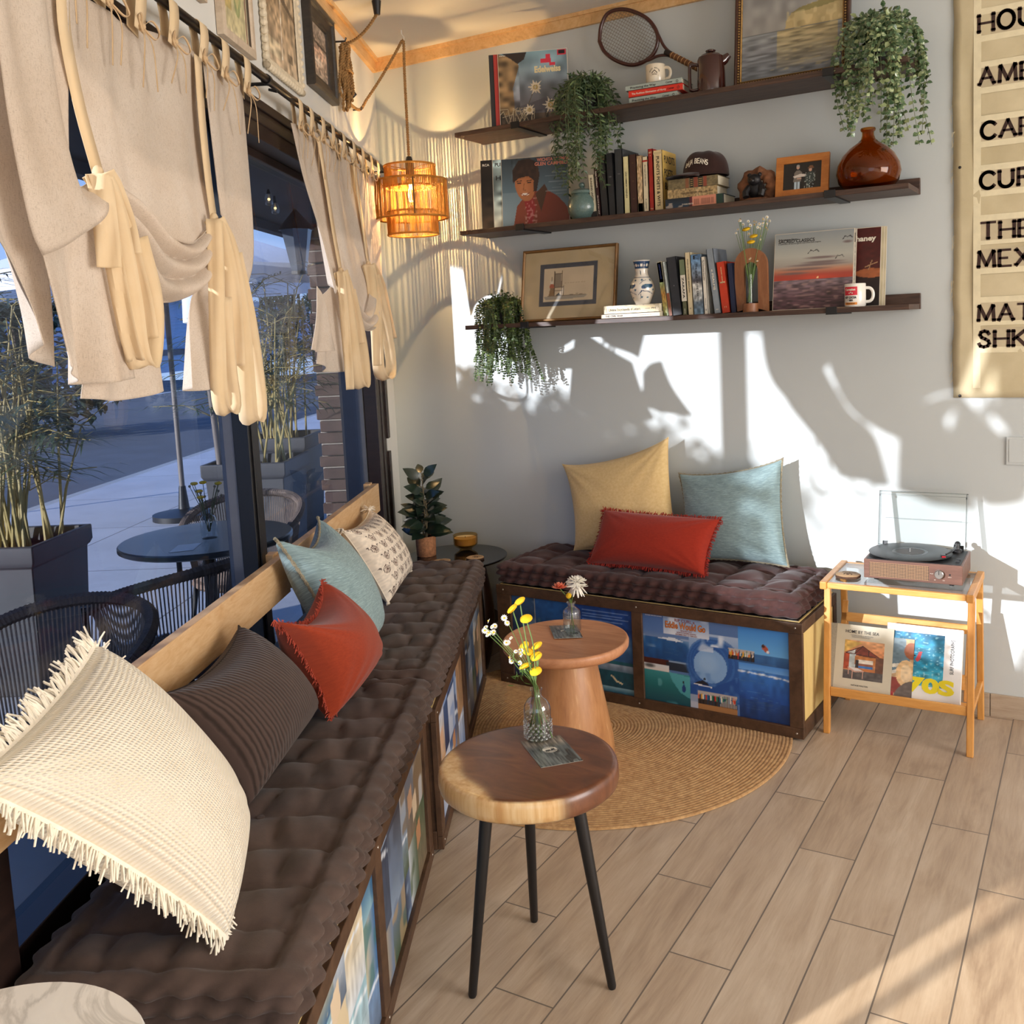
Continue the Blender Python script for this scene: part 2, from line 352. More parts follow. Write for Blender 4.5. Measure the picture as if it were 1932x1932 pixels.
# ================================================================ the setting
def floor_mat():
    m, nt, nd, lk, b = _new('plank_tile')
    tc = nd.new('ShaderNodeTexCoord'); sp = nd.new('ShaderNodeSeparateXYZ'); lk.new(tc.outputs['Object'], sp.inputs[0])
    def mth(op, a, c=None, c2=None):
        n = nd.new('ShaderNodeMath'); n.operation = op
        for i, x in enumerate((a, c, c2)):
            if x is None: continue
            if isinstance(x, (int, float)): n.inputs[i].default_value = x
            else: lk.new(x, n.inputs[i])
        return n.outputs[0]
    cx = mth('DIVIDE', mth('SUBTRACT', sp.outputs[0], 2.3205), .1660); col = mth('FLOOR', cx); fx = mth('SUBTRACT', cx, col)
    cyv = mth('SUBTRACT', mth('DIVIDE', mth('ADD', sp.outputs[1], .955), .931), mth('MULTIPLY', col, .6672)); row = mth('FLOOR', cyv); fy = mth('SUBTRACT', cyv, row)
    dx = mth('MULTIPLY', mth('MINIMUM', fx, mth('SUBTRACT', 1.0, fx)), .1660); dy = mth('MULTIPLY', mth('MINIMUM', fy, mth('SUBTRACT', 1.0, fy)), .931)
    dm = mth('MINIMUM', dx, dy); grout = mth('LESS_THAN', dm, .0021)
    cb = nd.new('ShaderNodeCombineXYZ'); lk.new(col, cb.inputs[0]); lk.new(row, cb.inputs[1])
    wn = nd.new('ShaderNodeTexWhiteNoise'); wn.noise_dimensions = '3D'; lk.new(cb.outputs[0], wn.inputs[0])
    # grain: long in y, shifted per tile
    add = nd.new('ShaderNodeVectorMath'); add.operation = 'MULTIPLY_ADD'; lk.new(wn.outputs['Color'], add.inputs[0]); add.inputs[1].default_value = (7, 7, 7); lk.new(tc.outputs['Object'], add.inputs[2])
    mp = nd.new('ShaderNodeMapping'); mp.inputs['Scale'].default_value = (5, .8, 1); lk.new(add.outputs[0], mp.inputs[0])
    n1 = _noise(nd, lk, mp, 1.6, 5, .62, 1.6); mp2 = nd.new('ShaderNodeMapping'); mp2.inputs['Scale'].default_value = (60, 4, 1); lk.new(add.outputs[0], mp2.inputs[0])
    n2 = _noise(nd, lk, mp2, 2.0, 4, .6, .6)
    # cathedral figure
    wv = nd.new('ShaderNodeTexWave'); wv.wave_type = 'RINGS'; wv.inputs['Scale'].default_value = 2.2; wv.inputs['Distortion'].default_value = 5; wv.inputs['Detail'].default_value = 3
    lk.new(mp.outputs[0], wv.inputs['Vector'])
    s = mth('ADD', mth('MULTIPLY', n1.outputs[0], .62), mth('ADD', mth('MULTIPLY', n2.outputs[0], .26), mth('MULTIPLY', wv.outputs['Fac'], .03)))
    s = mth('ADD', s, mth('MULTIPLY', mth('SUBTRACT', wn.outputs['Value'], .5), .10))
    rp = _ramp(nd, lk, s, [(.25, '#9a8470'), (.42, '#b39e88'), (.55, '#c2af9a'), (.72, '#d1c1ad')])
    mx = nd.new('ShaderNodeMix'); mx.data_type = 'RGBA'; lk.new(grout, mx.inputs[0]); lk.new(rp.outputs[0], mx.inputs[6]); mx.inputs[7].default_value = _c4('#6d6259')
    lk.new(mx.outputs[2], b.inputs['Base Color'])
    rr = mth('ADD', .40, mth('MULTIPLY', n2.outputs[0], .18)); lk.new(rr, b.inputs['Roughness'])
    ht = mth('SUBTRACT', mth('MULTIPLY', s, .12), mth('MULTIPLY', grout, 1.0)); _bump(nd, lk, ht, b, .5, .002)
    return m
FLOOR = floor_mat()
PAINT = plain('pale_blue_paint', '#c8cdcc', .62, var=.018, vs=3, bump=.04, bs=140)
PAINT_L = plain('warm_white_paint', '#d8d6d0', .65, var=.02, vs=3, bump=.05, bs=120)
CEILM = plain('ceiling_paint', '#d8d3ca', .8, var=.015, vs=4, bump=.03)
PINE = wood('pine_trim', [(.2, '#b98a55'), (.5, '#d9ad76'), (.8, '#e8c594')], (9, 1.5, 9), .5, 2.2)
TILE = wood('base_tile', [(.2, '#97816a'), (.5, '#b3a08a'), (.8, '#c5b5a2')], (2, 9, 14), .45, 2.2)
DARKW = wood('dark_window_frame', [(.2, '#17100e'), (.55, '#2a1d19'), (.85, '#3c2a22')], (1.2, 1.2, 12), .35, 3, bump=.05)
BLACKM = plain('black_metal', '#131214', .42, .0, var=.1)
GREYF = plain('grey_aluminium', '#6b6e77', .45, .3, var=.08)
H = 3.003
def poly_slab(name, pts, z0, z1, m):
    mb = MB(); mb.prism([(p[0], p[1]) for p in pts], (0, 0, z0), Xv, Yv, (0, 0, z1-z0)); return struct(mb.build(name, m, None, False))
_far = L(9.0, 0, 0)
ROOM = [(0, 0), (7.2, 0), (7.2, -8.0), (_far[0], _far[1])][::-1]
ROOMX = [tuple((L(-.0, -.1, 0)+A_([-.12, .12, 0]))[:2]), (7.3, .12), (7.3, -8.1), tuple(L(9.05, -.1, 0)[:2])][::-1]
poly_slab('floor', ROOMX, -.06, 0, FLOOR)
poly_slab('ceiling', ROOMX, H, H+.08, CEILM)
mb = MB(); mb.bx(-.12, 7.3, 0, .12, 0, H); struct(mb.build('wall_back', PAINT, None, False))
# window wall: strip at the corner, head, pier, low opening added to let sun onto the floor
S0, S1 = .24, 3.62
mb = MB()
mb.lb(-.05, S0+.06, -.12, 0, 0, 2.38); mb.lb(-.05, 9.0, -.12, 0, 2.38, H); mb.lb(S1, 4.0, -.12, 0, 0, 2.38)
mb.lb(4.0, 5.9, -.12, 0, .63, 2.38); mb.lb(5.9, 9.0, -.12, 0, 0, 2.38)
struct(mb.build('wall_left', PAINT_L, None, False))
mb = MB(); mb.bx(7.2, 7.3, -8.0, .1, 0, .5); mb.bx(7.2, 7.3, -8.0, .1, 2.6, H); mb.bx(7.2, 7.3, -.6, .1, .5, 2.6); mb.bx(7.2, 7.3, -8.0, -3.4, .5, 2.6)
struct(mb.build('wall_right', PAINT_L, None, False))
_e = _far - A_([.1, 0, 0])
mb = MB(); mb.bx(_e[0], 7.3, -8.1, -8.0, 2.7, H); mb.bx(_e[0], 7.3, -8.1, -8.0, 0, .3); mb.bx(6.9, 7.3, -8.1, -8.0, .3, 2.7)
struct(mb.build('wall_front', PAINT_L, None, False))
# tile base along the back wall (mitred tiles), timber ceiling trims
mb = MB(); x = 2.355
for w_ in (.547, .30, .6, .6, .6, .6, .6, .6):
    mb.bx(x, x+w_-.003, -.012, 0, 0, .091); x += w_
struct(mb.build('baseboard_back', TILE, None, False, bevel=.0015))
mb = MB(); mb.bx(.0, 7.2, -.018, 0, H-.062, H); mb.bx(0, 7.2, -.026, 0, H-.016, H); struct(mb.build('trim_1', PINE, None, False))
mb = MB(); mb.lb(.03, 9, 0, .02, H-.068, H); mb.lb(.03, 9, 0, .034, H-.02, H); struct(mb.build('trim_2', wood('pine_trim_along', [(.2, '#b98a55'), (.5, '#d9ad76'), (.8, '#e8c594')], (3, 1.5, 12), .5, 2.2), None, False))
# ---------------------------------------------------------------- storefront windows
GLASSW = pane('tinted_window_glass', (.62, .68, .78), .5)
def window(name, s0, s1, mull):
    w = bpy.data.objects.new(name, None); COL.objects.link(w); w.location = tuple(L((s0+s1)/2, -.05, 0)); w['kind'] = 'structure'
    mb = MB(); mb.lb(s0, s1, -.083, -.077, .54, 2.25); mb.build('pane', GLASSW, w, False)
    return w
w1 = window('window_1', .46, 2.12, None); w2 = window('window_2', 2.208, S1, None)
mb = MB()   # head with stepped mouldings
mb.lb(S0, S1, -.10, .012, 2.25, 2.38); mb.lb(S0, S1, 0, .022, 2.345, 2.375); mb.lb(S0, S1, 0, .018, 2.30, 2.33); mb.lb(S0, S1, -.12, -.06, 2.22, 2.25)
mb.build('head', DARKW, w1, False, bevel=.003)
mb = MB(); mb.lb(S0+.055, .46, -.058, .008, 0, 2.25); mb.lb(S0+.02, S0+.06, 0, .02, 0, 1.02); mb.lb(S0+.02, S0+.06, 0, .02, 1.085, 2.25); mb.lb(.36, .385, .006, .014, 0, 2.25)
mb.build('jamb', DARKW, w1, False, bevel=.003)
mb = MB(); mb.lb(.40, .47, -.17, -.060, 0, 2.25); mb.build('outer_jamb', GREYF, w1, False)
mb = MB(); mb.lb(2.12, 2.208, -.048, 0, 0, 2.25); mb.lb(2.14, 2.19, 0, .006, 0, 2.25); mb.build('mullion', plain('black_mullion', '#0e0d10', .32, 0, .1), w2, False, bevel=.002)
mb = MB(); mb.lb(2.13, 2.204, -.090, -.048, 0, 2.25); mb.build('outer_mullion', GREYF, w2, False)
mb = MB(); mb.lb(.46, 2.12, -.10, -.02, 0, .55); mb.build('sill', DARKW, w1, False, bevel=.003)
mb = MB(); mb.lb(2.208, S1, -.10, -.02, 0, .55); mb.build('sill', DARKW, w2, False, bevel=.003)
mb = MB(); mb.lb(S1-.08, S1, -.10, .012, 0, 2.25); mb.build('jamb', DARKW, w2, False, bevel=.003)
w3 = bpy.data.objects.new('sun_opening', None); COL.objects.link(w3); w3.location = tuple(L(4.8, -.05, 0)); w3['kind'] = 'structure'  # unseen low opening, sized for the sun patch on the floor
mb = MB(); mb.lb(4.0, 5.9, -.083, -.077, .06, .63); mb.build('pane', pane('clear_opening_glass', (.9, .92, .92)), w3, False)
mb = MB(); mb.lb(4.0, 5.9, -.1, 0, 0, .03); mb.build('sill', DARKW, w3, False)
# ---------------------------------------------------------------- outside: ground
mb = MB(); SIDEW = plain('pavement_concrete', '#a6a49f', .85, var=.10, vs=1.2, bump=.1, bs=40)
def ground(name, d0, d1, z, m, s0=-40, s1=14):
    mb = MB(); mb.lb(s0, s1, d0, d1, z-.05, z); return struct(mb.build(name, m, None, False))
def pave_mat():
    m, nt, nd, lk, b = _new('sidewalk_slabs'); tc = nd.new('ShaderNodeTexCoord'); mp = nd.new('ShaderNodeMapping'); mp.inputs['Rotation'].default_value = (0, 0, -math.atan2(U[1], U[0]))
    lk.new(tc.outputs['Object'], mp.inputs[0]); br = nd.new('ShaderNodeTexBrick'); br.offset = 0; br.inputs['Scale'].default_value = 1; br.inputs['Brick Width'].default_value = 1.6; br.inputs['Row Height'].default_value = 1.55
    br.inputs['Mortar Size'].default_value = .006; br.inputs['Color1'].default_value = _c4('#b3b3b6'); br.inputs['Color2'].default_value = _c4('#aaaaae'); br.inputs['Mortar'].default_value = _c4('#5b5a5c')
    lk.new(mp.outputs[0], br.inputs[0]); n = _noise(nd, lk, None, 1.5, 6); mu = nd.new('ShaderNodeMix'); mu.data_type = 'RGBA'; mu.blend_type = 'OVERLAY'; mu.inputs[0].default_value = .25
    lk.new(tc.outputs['Object'], n.inputs['Vector']); lk.new(br.outputs[0], mu.inputs[6]); lk.new(n.outputs[0], mu.inputs[7]); lk.new(mu.outputs[2], b.inputs['Base Color']); b.inputs['Roughness'].default_value = .8
    return m
PAVE = pave_mat()
ASPH = plain('asphalt', '#4a4e55', .9, var=.18, vs=2, bump=.3, bs=90)
ground('sidewalk', -4.62, -.12, 0, PAVE); ground('curb', -4.78, -4.62, -.01, plain('curb_concrete', '#9c9b98', .85, var=.1)); ground('street', -22, -4.78, -.13, ASPH)
ground('far_sidewalk', -30, -22, -.02, PAVE)
mb = MB(); mb.lb(-40, 14, -14.1, -13.95, -.129, -.126); struct(mb.build('street_line', plain('road_paint', '#c9cdd2', .7), None, False))
# ================================================================ outside the windows
ROPE = plain('dark_rope', '#64564f', .8, var=.2, vs=60)
WICK = plain('woven_wicker', '#6a564b', .8, var=.25, vs=120, bump=.4, bs=160)
CHARC = plain('charcoal_planter', '#3d3d40', .6, var=.1, vs=6)
def rope_chair(s, d, ang, label):
    """barrel chair: bent top rail, cords down to a seat ring, woven seat, four legs; ang turns it about z"""
    o = L(s, d, 0); t = thing('rope_chair', label, 'chair', o, 'rope chairs on the terrace')
    ca, sa = math.cos(ang), math.sin(ang)
    def R(x, y, z): return o + A_([x*ca-y*sa, x*sa+y*ca, z])
    ks = np.linspace(-1, 1, 33); top = []; bot = []
    for k in ks:
        a = PI/2 + k*PI*.62; rx, ry = .29, .27
        top.append(R(rx*1.02*math.cos(a), ry*1.05*math.sin(a), .80 - .13*abs(k)**2.2)); bot.append(R(rx*.86*math.cos(a), ry*.86*math.sin(a), .43))
    MB().tube(top, .019, 8).build('top_rail', ROPE, t)
    mb = MB(); rr = [.0195 if i % 2 else .0225 for i in range(161)]
    tt = [np.array([np.interp(i/160*32, range(33), [p[c] for p in top]) for c in range(3)]) for i in range(161)]
    mb.tube(tt, rr, 6); mb.build('rail_wrapping', ROPE, t)
    mb = MB()
    for i in range(84):
        x = i/83*32; p = A_([np.interp(x, range(33), [q[c] for q in top]) for c in range(3)]); q = A_([np.interp(x, range(33), [z[c] for z in bot]) for c in range(3)])
        mb.tube([p, (p+q)/2+(R(0, 0, 0)-p)*A_([.02, .02, 0]), q], .0034, 4, cap=False)
    mb.build('back_cords', plain('pale_rope_cord', '#8c7b70', .8, var=.2, vs=60), t)
    mb = MB(); mb.lathe([(.0, .0), (.245, .0), (.262, .015), (.255, .035), (.235, .045), (0, .036)], R(0, 0, .40), 28, ax=Zv, cap=(False, False)); mb.build('seat', WICK, t)
    mb = MB(); n = 18
    for i in range(n):
        y = -.235+i*.47/(n-1); w_ = math.sqrt(max(.0, .24**2-y*y))
        if w_ > .03: mb.tube([R(-w_, y, .445), R(0, y, .441), R(w_, y, .445)], .009, 5, flat=.6)
    mb.build('seat_weave', plain('woven_cord', '#8a776c', .8, var=.3, vs=150), t)
    for sx in (-1, 1):
        for sy in (-1, 1): MB().cyl(R(sx*.23, sy*.22, 0), R(sx*.18, sy*.17, .42), .011, .013, 8).build('leg', BLACKM, t)
    for sx in (-1, 1): MB().cyl(R(sx*.29, -.12, .44), R(sx*.285, -.13, .68), .013, .013, 8).build('arm_post', BLACKM, t)
    return t
aw = math.atan2(U[1], U[0])           # heading of +s
def hd(b): return math.atan2(-b[0], b[1])
# chairs: local +y is the back
rope_chair(2.36, -.60, hd(-U+.15*N), 'dark rope barrel chair nearest the viewer outside, facing the viewer')
rope_chair(1.56, -.57, hd(N*.9+U*.45), 'dark rope chair behind the nearest one outside, its back to the window')
rope_chair(.36, -.74, hd(-U+.1*N), 'dark rope chair on the far side of the round outdoor table')
# round bistro table with its vase and card
TC = L(.90, -.70, 0)
t = thing('bistro_table', 'round dark outdoor table seen through the window glass', 'table', TC)
MB().lathe([(0, .715), (.36, .715), (.372, .722), (.372, .738), (.366, .744), (0, .744)], TC, 48, cap=(False, False)).build('table_top', plain('slate_top', '#3d4248', .28, var=.08), t)
MB().lathe([(.028, .02), (.028, .715)], TC, 14).build('column', BLACKM, t)
MB().lathe([(0, 0), (.22, 0), (.22, .012), (.03, .024), (.0, .024)], TC, 32, cap=(False, False)).build('base', BLACKM, t)
def stem_bunch(mb, c, z0, specs, r=.0016, mi=0):
    for (dx, dy, dz) in specs:
        p = c+A_([dx, dy, dz]); mb.tube([c+A_([dx*.05, dy*.05, z0]), c+A_([dx*.45, dy*.45, z0+(dz-z0)*.55]), p], r, 5, mi=mi)
GREENST = plain('green_stem', '#5d7a35', .6, var=.15); YEL = plain('yellow_petal', '#f2c21b', .6, var=.12, vs=200, bump=.6, bs=700)
WHT = plain('white_petal', '#f4efe4', .6, var=.05)
VG = glass('clear_bottle_glass')
c = G(396, 1015, .744)
t = thing('bud_vase', 'clear glass bottle vase on the round outdoor table', 'vase', c)
MB().lathe([(.033, 0), (.037, .01), (.037, .075), (.03, .095), (.014, .11), (.014, .128), (.017, .13)], c, 20, cap=(True, False)).build('bottle', pane('thin_bottle_glass', (.86, .9, .92), 2.2), t)
t = thing('flower_bunch', 'dry yellow flowers standing in the vase on the outdoor table', 'flowers', c+Zv*.03)
mb = MB(); sp = [(RNG.uniform(-.07, .07), RNG.uniform(-.07, .07), RNG.uniform(.16, .26)) for _ in range(16)]
stem_bunch(mb, c, .03, sp); mb.build('stems', plain('dry_stem', '#55603a', .7), t)
for i, q in enumerate(sp):
    mb = MB(); mb.ball(c+A_(q), .017 if i < 5 else .006, 10, 6, 0, (1, 1, .45) if i < 5 else (1, 1, 1)); mb.build('flower_head', YEL if i < 5 else plain('dull_bud', '#7d7460', .7), t)
cc = G(345, 1035, .7446)
mb = MB(); mb.obox(cc-U*.07-N*.05, U*.14+N*.02, N*.09-U*.03, Zv*.0006); tag(mb.build('menu_card', plain('pale_card', '#c9ccd2', .4), None, False), 'small pale card lying on the outdoor table by the vase', 'card')
# planters with reedy palms
def blade_fan(mb, o, d, n, ln, w, mi=0, rng=RNG, spread=.9, droop=.5):
    for i in range(n):
        a = rng.uniform(0, 2*PI); v = unit(d + spread*A_([math.cos(a), math.sin(a), rng.uniform(-.35, .35)]))
        mb.leaf(o, v, Zv, ln*rng.uniform(.6, 1.1), w, mi, .15, droop*rng.uniform(.4, 1.3), 3)
PALM = plain('palm_green', '#3e4f33', .5, var=.25, vs=9); CANE = plain('cane_yellow', '#9c8a55', .6, var=.2, vs=12); SOIL = plain('potting_soil', '#2b2420', .95, var=.3, vs=60, bump=.6)
def planter(o, w, h, label, ncane, hh, seed, group, ax=U, ay=N):
    r = np.random.default_rng(seed); t = thing('planter_box', label, 'planter', o, group)
    mb = MB(); q = w/2
    prof = [(q*.86, 0), (q*.98, h*.86), (q*1.02, h*.87), (q*1.06, h*.90), (q*1.06, h), (q*.94, h), (q*.93, h*.88)]
    vs = []; fs = []
    for (k, z) in prof:
        for (a, b) in ((-1, -1), (1, -1), (1, 1), (-1, 1)): vs.append(o+ax*a*k+ay*b*k+Zv*z)
    for i in range(len(prof)-1):
        for j in range(4): fs.append((i*4+j, i*4+(j+1) % 4, (i+1)*4+(j+1) % 4, (i+1)*4+j))
    if np.dot(np.cross(ax, ay), Zv) < 0: fs = [f[::-1] for f in fs]
    fs.append((3, 2, 1, 0)); mb.add(vs, fs); mb.build('box', CHARC, t, True, 30, .006)
    mb = MB(); mb.obox(o-ax*q*.93-ay*q*.93+Zv*(h*.86), ax*q*1.86, ay*q*1.86, Zv*.02); mb.build('soil', SOIL, t, False)
    p = t
    cn = MB(); lf = MB()
    for i in range(ncane):
        b = o + ax*r.uniform(-.7, .7)*q + ay*r.uniform(-.7, .7)*q + Zv*(h*.87); ln = r.uniform(.45, 1)*hh
        tilt = A_([r.normal(0, .13), r.normal(0, .13), 0]); pts = [b, b+tilt*ln*.4+Zv*ln*.5, b+tilt*ln+Zv*ln]
        cn.tube(pts, [.009, .007, .004], 6)
        for zf in (.55, .75, 1.0):
            pp = b+tilt*ln*zf+Zv*ln*zf
            for _ in range(2):
                a = r.uniform(0, 2*PI); dr = unit(A_([math.cos(a), math.sin(a), r.uniform(.2, .9)])); fl = r.uniform(.28, .5)
                rach = [pp, pp+dr*fl*.5, pp+dr*fl-Zv*fl*.22]; cn.tube(rach, .0025, 4)
                for k in range(9):
                    tt_ = .25+.75*k/8; c0 = pp+dr*fl*tt_-Zv*fl*.22*tt_*tt_; sd_ = unit(np.cross(dr, Zv))*(1 if k % 2 else -1)
                    lf.leaf(c0, unit(dr*.7+sd_*.7-Zv*.12), Zv, r.uniform(.14, .28), .012, 0, .1, .35, 2)
    cn.build('canes', CANE, p); lf.build('fronds', PALM, p)
    return t
planter(L(.62, -1.78, 0), .50, .72, 'charcoal planter of reedy palm at the left, beyond the rope chairs outside', 30, 1.25, 3, 'terrace planters')
planter(L(-2.95, -1.62, 0), .62, .80, 'grey planter of reedy palm outside beside the brick column', 26, 1.5, 5, 'terrace planters')
planter(L(-1.55, -1.32, 0), .55, .78, 'grey planter of reedy palm outside just right of the window mullion', 20, 1.3, 8, 'terrace planters')
# added hedge planters out of view, shaped to block sun outside the wall patches
t = thing('sun_block_hedge', 'long planter with a clipped hedge farther along the terrace', 'planter', L(2.7, -1.85, 0), 'terrace planters')
mb = MB(); mb.lb(1.62, 3.72, -2.1, -1.62, 0, .62); mb.build('box', CHARC, t, False, bevel=.01)
mb = MB(); r = np.random.default_rng(31)
for k in range(5200):
    s_, d_ = r.uniform(1.60, 3.74), r.uniform(-2.12, -1.60); z_ = .60+(1.38+.07*math.sin(s_*5)+.05*math.sin(s_*13+1))*math.sqrt(r.random()); mb.leaf(L(s_, d_, z_), unit(r.normal(0, 1, 3)), Zv, r.uniform(.07, .13), .06, 0, .2, .2, 2)
mb.build('hedge', PALM, t, False)
t2 = thing('sun_block_hedge', 'low hedge planter at the far end of the terrace', 'planter', L(4.5, -1.85, 0), 'terrace planters')  # second added hedge, keeps sun flecks off the near cushion
mb = MB(); mb.lb(3.86, 5.2, -2.1, -1.62, 0, .62); mb.build('box', CHARC, t2, False, bevel=.01); mb = MB()
for k in range(2200): mb.leaf(L(r.uniform(3.84, 5.2), r.uniform(-2.1, -1.62), .6+.78*math.sqrt(r.random())), unit(r.normal(0, 1, 3)), Zv, r.uniform(.07, .13), .06, 0, .2, .2, 2)
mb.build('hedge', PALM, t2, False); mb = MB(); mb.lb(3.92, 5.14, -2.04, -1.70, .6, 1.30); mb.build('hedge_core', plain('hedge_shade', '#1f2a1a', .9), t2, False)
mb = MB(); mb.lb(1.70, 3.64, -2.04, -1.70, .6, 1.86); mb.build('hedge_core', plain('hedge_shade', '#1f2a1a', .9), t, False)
# brick column with toothed edge
BRICK = plain('old_brick', '#493630', .85, var=.3, vs=9, bump=.5, bs=60); MORT = plain('mortar', '#8f867c', .9, var=.1)
mb = MB(); zz = 0; i = 0; oc = L(-2.72, -.94, 0)
while zz < 3.1:
    e = .03 if i % 2 else 0
    mb.obox(oc-U*(.25+e)-N*(.2-e)+Zv*zz, U*(.5+2*e), N*.4, Zv*.085); zz += .095; i += 1
mb.obox(oc-U*.24-N*.18, U*.48, N*.36, Zv*3.1, 1)
tag(mb.build('brick_column', [BRICK, MORT], None, False, bevel=.008), 'rough red brick column outside at the right of the far window', 'column')
# soffit of the eaves
mb = MB(); mb.lb(-9, 4, -1.25, -.12, 2.46, 2.6); mb.lb(-9, 4, -1.33, -1.25, 2.40, 2.66); struct(mb.build('eaves', plain('dark_soffit', '#2f2927', .7), None, False))
# market umbrellas
CANV = fabric('white_canvas', '#e9ecf2', '#dfe3ea', thread=300, trans=.25)
def umbrella(c, R_, z0, z1, label, tilt=0.0, rot=0.3):
    t = thing('patio_umbrella', label, 'umbrella', c, 'white patio umbrellas')
    mb = MB(); n = 8; ring = [c+A_([R_*math.cos(rot+2*PI*i/n), R_*math.sin(rot+2*PI*i/n), z0]) for i in range(n)]; ap = c+Zv*z1
    for i in range(n):
        a, b = ring[i], ring[(i+1) % n]; mb.add([ap, a, (a+b)/2-(a+b-2*c)*A_([.02, .02, 0]), b], [(0, 1, 2), (0, 2, 3)])
        mb.add([a, (a+b)/2, b, b-Zv*.16, (a+b)/2-Zv*.16, a-Zv*.16], [(0, 5, 4, 1), (1, 4, 3, 2)])
    mb.build('canopy', CANV, t, False)
    mb = MB()
    for p in ring: mb.tube([ap-Zv*.05, p-Zv*.012], .009, 5)
    mb.build('ribs', GREYF, t)
    MB().cyl(c, c+Zv*(z1-.03), .024, .024, 12).build('pole', plain('umbrella_pole', '#6b625c', .5), t)
    MB().lathe([(0, 0), (.28, 0), (.28, .05), (.05, .09), (.03, .3), (0, .3)], c, 24, cap=(False, False)).build('base', BLACKM, t)
umbrella(L(-3.55, -2.75, 0), 1.7, 2.22, 2.78, 'white patio umbrella seen between the two curtains')
q = L(-1.33, -1.5, 0); t = thing('patio_umbrella', 'folded white patio umbrella on a brown pole left of the window mullion', 'umbrella', q, 'white patio umbrellas')
MB().cyl(q-U*.09, q+U*.20+Zv*2.6, .022, .022, 12).build('pole', plain('umbrella_pole', '#6b625c', .5), t); MB().lathe([(.05, 1.72), (.10, 1.74), (.085, 2.1), (.04, 2.58), (0, 2.62)], q+U*.15, 12, wob=lambda a, z: 1+.12*math.sin(6*a)).build('canopy', CANV, t); MB().lathe([(0, 0), (.26, 0), (.26, .05), (.04, .09), (0, .09)], q-U*.08, 24, cap=(False, False)).build('base', BLACKM, t)
umbrella(L(-3.0, -6.2, 0), 1.9, 2.3, 2.95, 'white patio umbrella far off at the left edge of the glass')
# street lantern and string bulbs under the eaves
c = L(-1.35, -.86, 2.05)
t = thing('wall_lantern', 'dark hanging lantern outside near the top of the window gap', 'lantern', c)
MB().lathe([(.05, 0), (.10, .26), (.105, .27)], c, 6).build('lamp_glass', plain('smoky_glass', '#474d57', .2), t)
MB().lathe([(.12, .27), (.10, .30), (.03, .38), (.012, .40), (.012, .41)], c, 12).build('hood', BLACKM, t)
MB().lathe([(.055, -.02), (.055, .0), (.03, -.0)], c, 6).build('base', BLACKM, t)
WARMB = plain('warm_filament', '#ffd9a0', .3, em='#ffc878', emi=6.0)
for (px, py, d, lab) in ((507, 372, -.75, 'clear string-light bulb under the eaves, the left one'), (519, 389, -.8, 'clear string-light bulb under the eaves, the lower one')):
    c = K(px, py, d); t = thing('string_bulb', lab, 'bulb', c, 'string lights')
    MB().lathe([(.0, -.05), (.02, -.042), (.027, -.015), (.018, .012), (.013, .02)], c, 14).build('bulb', pane('bulb_glass', (.9, .9, .88), 2), t)
    MB().ball(c-Zv*.012, .008, 8, 6).build('filament', WARMB, t)
    MB().cyl(c+Zv*.018, A_([c[0], c[1], 2.46]), .012, .006, 10).build('socket', BLACKM, t)
# buildings, wall and trees over the street
def house(px0, px1, pyt, pyb, d, col, name, label):
    a = K(px0, pyb, d); b = K(px1, pyb, d); ht = K((px0+px1)/2, pyt, d)[2]
    s0, s1 = sorted((a @ U, b @ U)); t = thing(name, label, 'building', L((s0+s1)/2, d, 0))
    mb = MB(); mb.lb(s0, s1, d-6, d, -.1, ht); mb.build('wall', plain('stucco_'+name, col, .9, var=.06, vs=.6), t, False)
    mb = MB(); mb.lb(s0-.3, s1+.3, d-6.2, d+.4, ht, ht+.35); mb.build('parapet', plain('parapet_'+name, '#7f8a99', .8), t, False)
    return t, s0, s1, ht
bt, s0, s1, ht = house(-500, 592, 556, 700, -24.0, '#7d94b5', 'shop_building', 'low blue grey building across the street')
mb = MB(); a = K(310, 655, -23.9); mb.lb(a @ U-.9, a @ U+1.6, -24, -23.93, a[2]-.4, a[2]+.5); mb.build('sign', plain('pale_sign', '#a9bdd8', .7), bt, False)
mb = MB(); mb.lb(s0, s1, -24, -23.9, .9, 1.25); mb.build('band', plain('brown_band', '#4e4a52', .8), bt, False)
TREEM = plain('tree_foliage', '#2f3d2b', .8, var=.35, vs=3)
def tree(o, h, r, n, seed, label, tz=.45):
    rg = np.random.default_rng(seed); t = thing('street_tree', label, 'tree', o, 'trees across the street'); mb = MB()
    for _ in range(n):
        z = rg.uniform(tz, 1); q = r*math.sin(PI*min(1, (z-tz)/(1-tz)*.85+.15))*math.sqrt(rg.random()); a = rg.uniform(0, 2*PI)
        p = o + A_([q*math.cos(a), q*math.sin(a), z*h]); v = unit(rg.normal(0, 1, 3)+A_([0, 0, .3])); mb.leaf(p, v, Zv, rg.uniform(.25, .5), .16, 0, .2, .2, 2)
    mb.build('crown', TREEM, t, False); MB().cyl(o, o+Zv*h*.8, .14, .05, 8).build('trunk', plain('bark', '#4b3f36', .9, var=.3, vs=8), t)
q = K(528, 560, -15.0); tree(A_([q[0], q[1], -.1]), 5.7, 1.15, 1700, 2, 'dark pine tree across the street seen between the curtains', .3)
q = K(585, 560, -17.0); tree(A_([q[0], q[1], -.1]), 4.6, 1.9, 900, 4, 'bushy tree right of the pine across the street', .15)
q = K(30, 640, -10.0); tree(A_([q[0], q[1], -.1]), 3.2, 2.2, 1500, 6, 'dark leafy tree at the left edge of the glass', .05)
# small rubber plant on the terrace
q = L(.36, -.42, .45)
